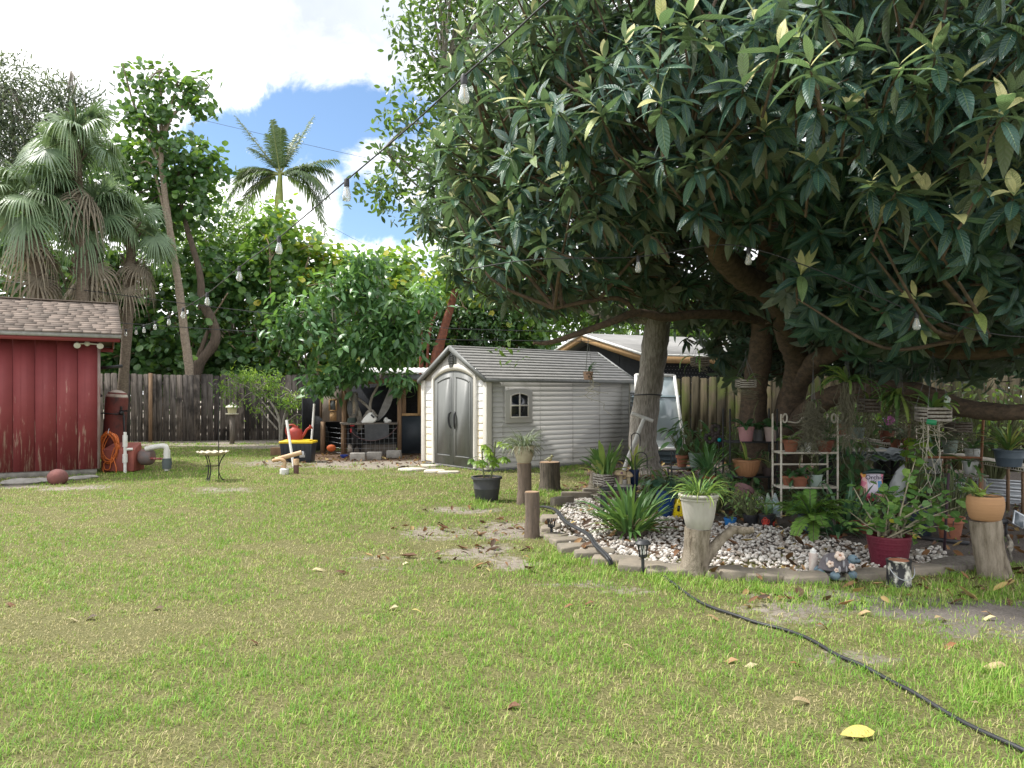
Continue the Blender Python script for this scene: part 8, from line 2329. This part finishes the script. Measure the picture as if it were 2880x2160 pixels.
b = G(2830, 1510); root = thing('solar_spotlight', 'solar spotlight with a tilted panel right of the leaning stump', 'solar light', b)
Geo().tube([(0, 0, -.03), (0, 0, .16)], .012, 8).build('stake', M['black_plastic'], root, local=True)
Geo().tube([(-.13, -.02, .16), (.0, 0, .165)], [.035, .03], 12).build('lamp_head', M['black_plastic'], root, local=True, sm=50)
pg_ = Geo(); pg_.box((.10, -.04, .19), (.13, .018, .17), ry=.5, rx=-.5); po = pg_.build('panel', M['galvanised'], root, local=True, bev=.006)
Geo().box((.10, -.052, .186), (.10, .012, .14), ry=.5, rx=-.5).build('solar_cell', mat('solar_cell', (.10, .12, .14), (.16, .18, .2), .2, 30), po, local=True)
for (p, q, r_, lab) in (((2524, 1450), (2556, 1300), .012, 'thin brown cane leaning right of the white sack'), ((2655, 1560), (2668, 1330), .012, 'dark burgundy plant stalk stake behind the shrub'), ((2733, 1500), (2745, 1352), .014, 'dark rod standing behind the terracotta bowl')):
    a_ = G(p[0], p[1]) if p[1] > 1420 else W(*p, 9); b_ = W(q[0], q[1], a_[1]); tag(Geo().tube([a_, b_], r_, 6).build('cane', mat('cane_' + lab[5:9].strip(), (.17, .10, .06) if 'brown' in lab else (.04, .02, .03), None, .8)), lab, 'cane')

# ---- hanging orchids
HG = 'orchids hanging from the loquat limbs'
def hanging(label, px, py, d, w, h, top, leaves, rt, slat=SLAT, basketed=True, fork=True, card=False, rw=.0035):
    b = W(px, py, d); k = d / FOC; Wb, Hb = w * k, h * k
    root = thing('hanging_orchid', label, 'hanging orchid', b, group=HG)
    zt_ = kz(top, d) - b[2]
    if basketed: basket(root, Wb * .8, Wb * .8, Hb, 4, slat)
    wg = Geo(); zj = Hb + (zt_ - Hb) * (.75 if fork else 1)
    for sx_ in (-1, 1):
        for sy_ in (-1, 1): wg.tube([(sx_ * Wb * .4, sy_ * Wb * .4, Hb * .2), (sx_ * Wb * .38, sy_ * Wb * .38, Hb), (0, 0, zj)], .0022, 4)
    wg.tube([(0, 0, zj), (0, 0, zt_)], .0028, 4); wg.build('hanger_wire', WIREM, root, local=True)
    for i, o in enumerate([o for o in root.children if o.name.split('.')[0] == 'basket' and False]): pass
    strap_foliage(root, Hb * .8, L_ORC, leaves)
    if rt:
        ge = Geo()
        for (n_, L_, sp_, wig) in rt: roots(ge, n_, L_, rw, (0, 0, Hb * .3), sp_, wig)
        put(root, 'roots', ge, ROOT_W if rw > .004 else ROOT_M, sm=180)
    if card:
        Geo().prism([(0, 0), (.06, -.02), (.085, .1), (.03, .15)], .003, None, (.07, -.05, Hb * .9)).build('plant_tag', mat('tag_print', (.55, .55, .52), (.12, .32, .16), .5, 28, c3=(.4, .12, .14)), root, local=True)
        Geo().box((-Wb * .28, -Wb * .42, .0), (.1, .006, .05), ry=.15).build('green_label', mat('green_card', (.03, .30, .13), None, .5), root, local=True)


rows = dict(n=14, L=.34, wd=.035, el=(10, 60), arch=.9, tint=(.25, .75), tipw=.5)
hanging('pale slatted basket orchid hanging before the loquat trunk with a red tag', 2097, 1091, 9.0, 56, 24, 985, [dict(rows, n=12, L=.26, wd=.018)], [(12, .18, .06, .05)])
hanging('slatted basket orchid with long hanging leaves before the neighbour roof', 1968, 1031, 9.0, 52, 27, 930, [dict(rows, n=9, L=.34, wd=.022, el=(-10, 50), arch=1.3)], [(4, .1, .05, .03)], SLATD)
hanging('dark slatted basket orchid with trailing roots right of the moss column', 2443, 1160, 9.0, 56, 40, 935, [dict(rows, n=10, L=.28, wd=.03)], [(14, .5, .08, .03), (5, 1.0, .06, .02)], SLATD)
hanging('pale weathered slatted basket orchid with a plant tag and very long roots', 2624, 1186, 7.8, 84, 42, 945, [dict(rows, n=16, L=.36, wd=.055, el=(25, 75), arch=.8)], [(10, .3, .12, .04), (8, 1.0, .12, .018)], card=True, rw=.0042)
hanging('small upper slatted basket orchid above a thick column of roots', 2570, 1102, 9.4, 38, 28, 960, [dict(rows, n=6, L=.12, wd=.02, tint=(.7, 1))], [(60, .75, .06, .05)], SLATD)
hanging('dark basket orchid hanging in shade right of the tagged basket', 2695, 1216, 9.2, 62, 30, 1000, [dict(rows, n=5, L=.2, wd=.02)], [(26, .3, .14, .06)], SLATD)
hanging('wide fan-leaved bare-root orchid above a mossy root column', 2382, 1085, 8.6, 16, 14, 935, [dict(n=26, L=.42, wd=.045, el=(5, 65), arch=1.1, tint=(.4, .85), tipw=.5)], [(90, .75, .05, .03), (10, 1.0, .06, .02)], basketed=False)
hanging('fan-leaved orchid with drooping leaves pointing left behind the tagged basket', 2532, 1122, 8.9, 14, 12, 960, [dict(n=18, L=.40, wd=.048, el=(-5, 50), arch=1.0, tint=(.3, .8), tipw=.5, az=(2.2, 4.2)), dict(n=16, L=.42, wd=.042, el=(-60, -10), arch=.4, tint=(.3, .9), tipw=.4)], [(40, .5, .06, .06)], basketed=False)
hanging('grey moss-like root bundle hanging before the white rack', 2287, 1135, 8.9, 10, 8, 1000, [dict(n=8, L=.16, wd=.012, el=(-20, 50), arch=1.0, tint=(.2, .7))], [(150, .62, .06, .05)], basketed=False)
d_ = 9.3; b = W(1654, 1068, d_); root = thing('hanging_orchid', 'holed clay pot orchid hanging before the shed roof', 'hanging orchid', b, group=HG)
Geo().lathe([(0, 0), (.05, 0), (.062, .1), (.052, .1), (0, .08)]).build('clay_pot', mat('pale_clay', (.34, .22, .16), (.26, .17, .12), .85, 9), root, local=True, sm=40)
ge = Geo()
for (a, z_) in ((-1.9, .07), (-1.5, .035), (-1.2, .07), (-1.5, .08), (-.9, .04)): ge.ball((.058 * math.cos(a), .058 * math.sin(a), z_), .009, (1, 1, 1), 8, 6)
ge.build('hole', M['black_plastic'], root, local=True)
ge = Geo()
for a in (0, 2.1, 4.2): ge.tube([(.055 * math.cos(a), .055 * math.sin(a), .09), (0, 0, .5), (.01, 0, .74)], .002, 4)
ge.build('hanger_wire', WIREM, root, local=True)
strap_foliage(root, .1, L_DEEP, [dict(n=10, L=.2, wd=.018, el=(-20, 75), arch=.8, tint=(.3, .9), az=(-1, 1.2))]); ge = Geo(); roots(ge, 4, .45, .004, (.05, 0, .04), .04, .05); put(root, 'roots', ge, ROOT_W, sm=180)

# ---- leafy plants along the fence and between the pots
for (lab, px, py, d, nl, H_, sp_, lf, ml, tpl) in (
        ('light green leafy bush against the mossy fence behind the white rack', 2410, 1200, 14.2, 260, 1.5, .9, .15, L_LIME, T_OVAL), ('airy green bush before the mossy fence right of the loquat trunk', 2320, 1210, 13.6, 160, 1.3, .5, .1, L_LIME, T_LONG),
        ('leafy green bush rising behind the right wire shelf', 2790, 1200, 13.0, 240, 1.6, .8, .13, L_LIME, T_OVAL), ('dark leafy ground plant under the black rack', 2102, 1400, 10.0, 60, .42, .2, .14, L_DEEP, T_OVAL),
        ('yellowish leafy ground plants in front of the low dark table', 1930, 1400, 10.6, 110, .32, .35, .09, L_ORC, T_OVAL), ('green ground plant left of the cobalt pot', 1845, 1400, 10.3, 50, .3, .2, .12, L_DEEP, T_OVAL),
        ('dense green strap plants filling under the white rack', 2260, 1440, 9.5, 70, .5, .35, .16, L_DEEP, T_LONG), ('dark broad leaves crowding beside the right end of the white rack', 2385, 1330, 9.9, 80, .9, .28, .2, L_DEEP, T_LOQ),
        ('green leafy plant between the yellow jug and the black rack', 2010, 1420, 9.7, 80, .55, .3, .13, L_DEEP, T_OVAL), ('reddish stemmed small leaved plant at the black rack foot', 2095, 1440, 9.2, 110, .35, .25, .06, L_ORC, T_OVAL),
        ('green orchid leaves behind the black bench beside the hooks', 1830, 1350, 10.2, 40, .5, .2, .2, L_ORC, T_LONG), ('bushy green plant behind the cracked terracotta pot', 2680, 1470, 8.6, 90, .6, .3, .1, L_DEEP, T_OVAL), ('dark leafy mass below the right wire shelf', 2600, 1400, 10.4, 110, .6, .6, .14, L_DEEP, T_LONG),
        ('thin wispy fern bush before the loquat trunk base', 2072, 1300, 11.6, 130, 1.0, .3, .08, L_FERN, T_LONG), ('dark leafy plant beside the aloe under the bag table', 2440, 1450, 9.0, 70, .4, .3, .11, L_DEEP, T_OVAL), ('climbing green leaves right of the white sack', 2570, 1400, 9.3, 90, .95, .16, .09, L_LIME, T_ROUND)):
    b = GD(px, d); root = thing('garden_plant', lab, 'plant', b, group='leafy plants among the pots'); ge, st = Geo(), Geo()
    broad(ge, st, nl, H_, lf, (0, 0, 0), sp_, (.15, .95), tpl, sr=.006); put(root, 'foliage', ge, ml); put(root, 'stem', st, STEM)
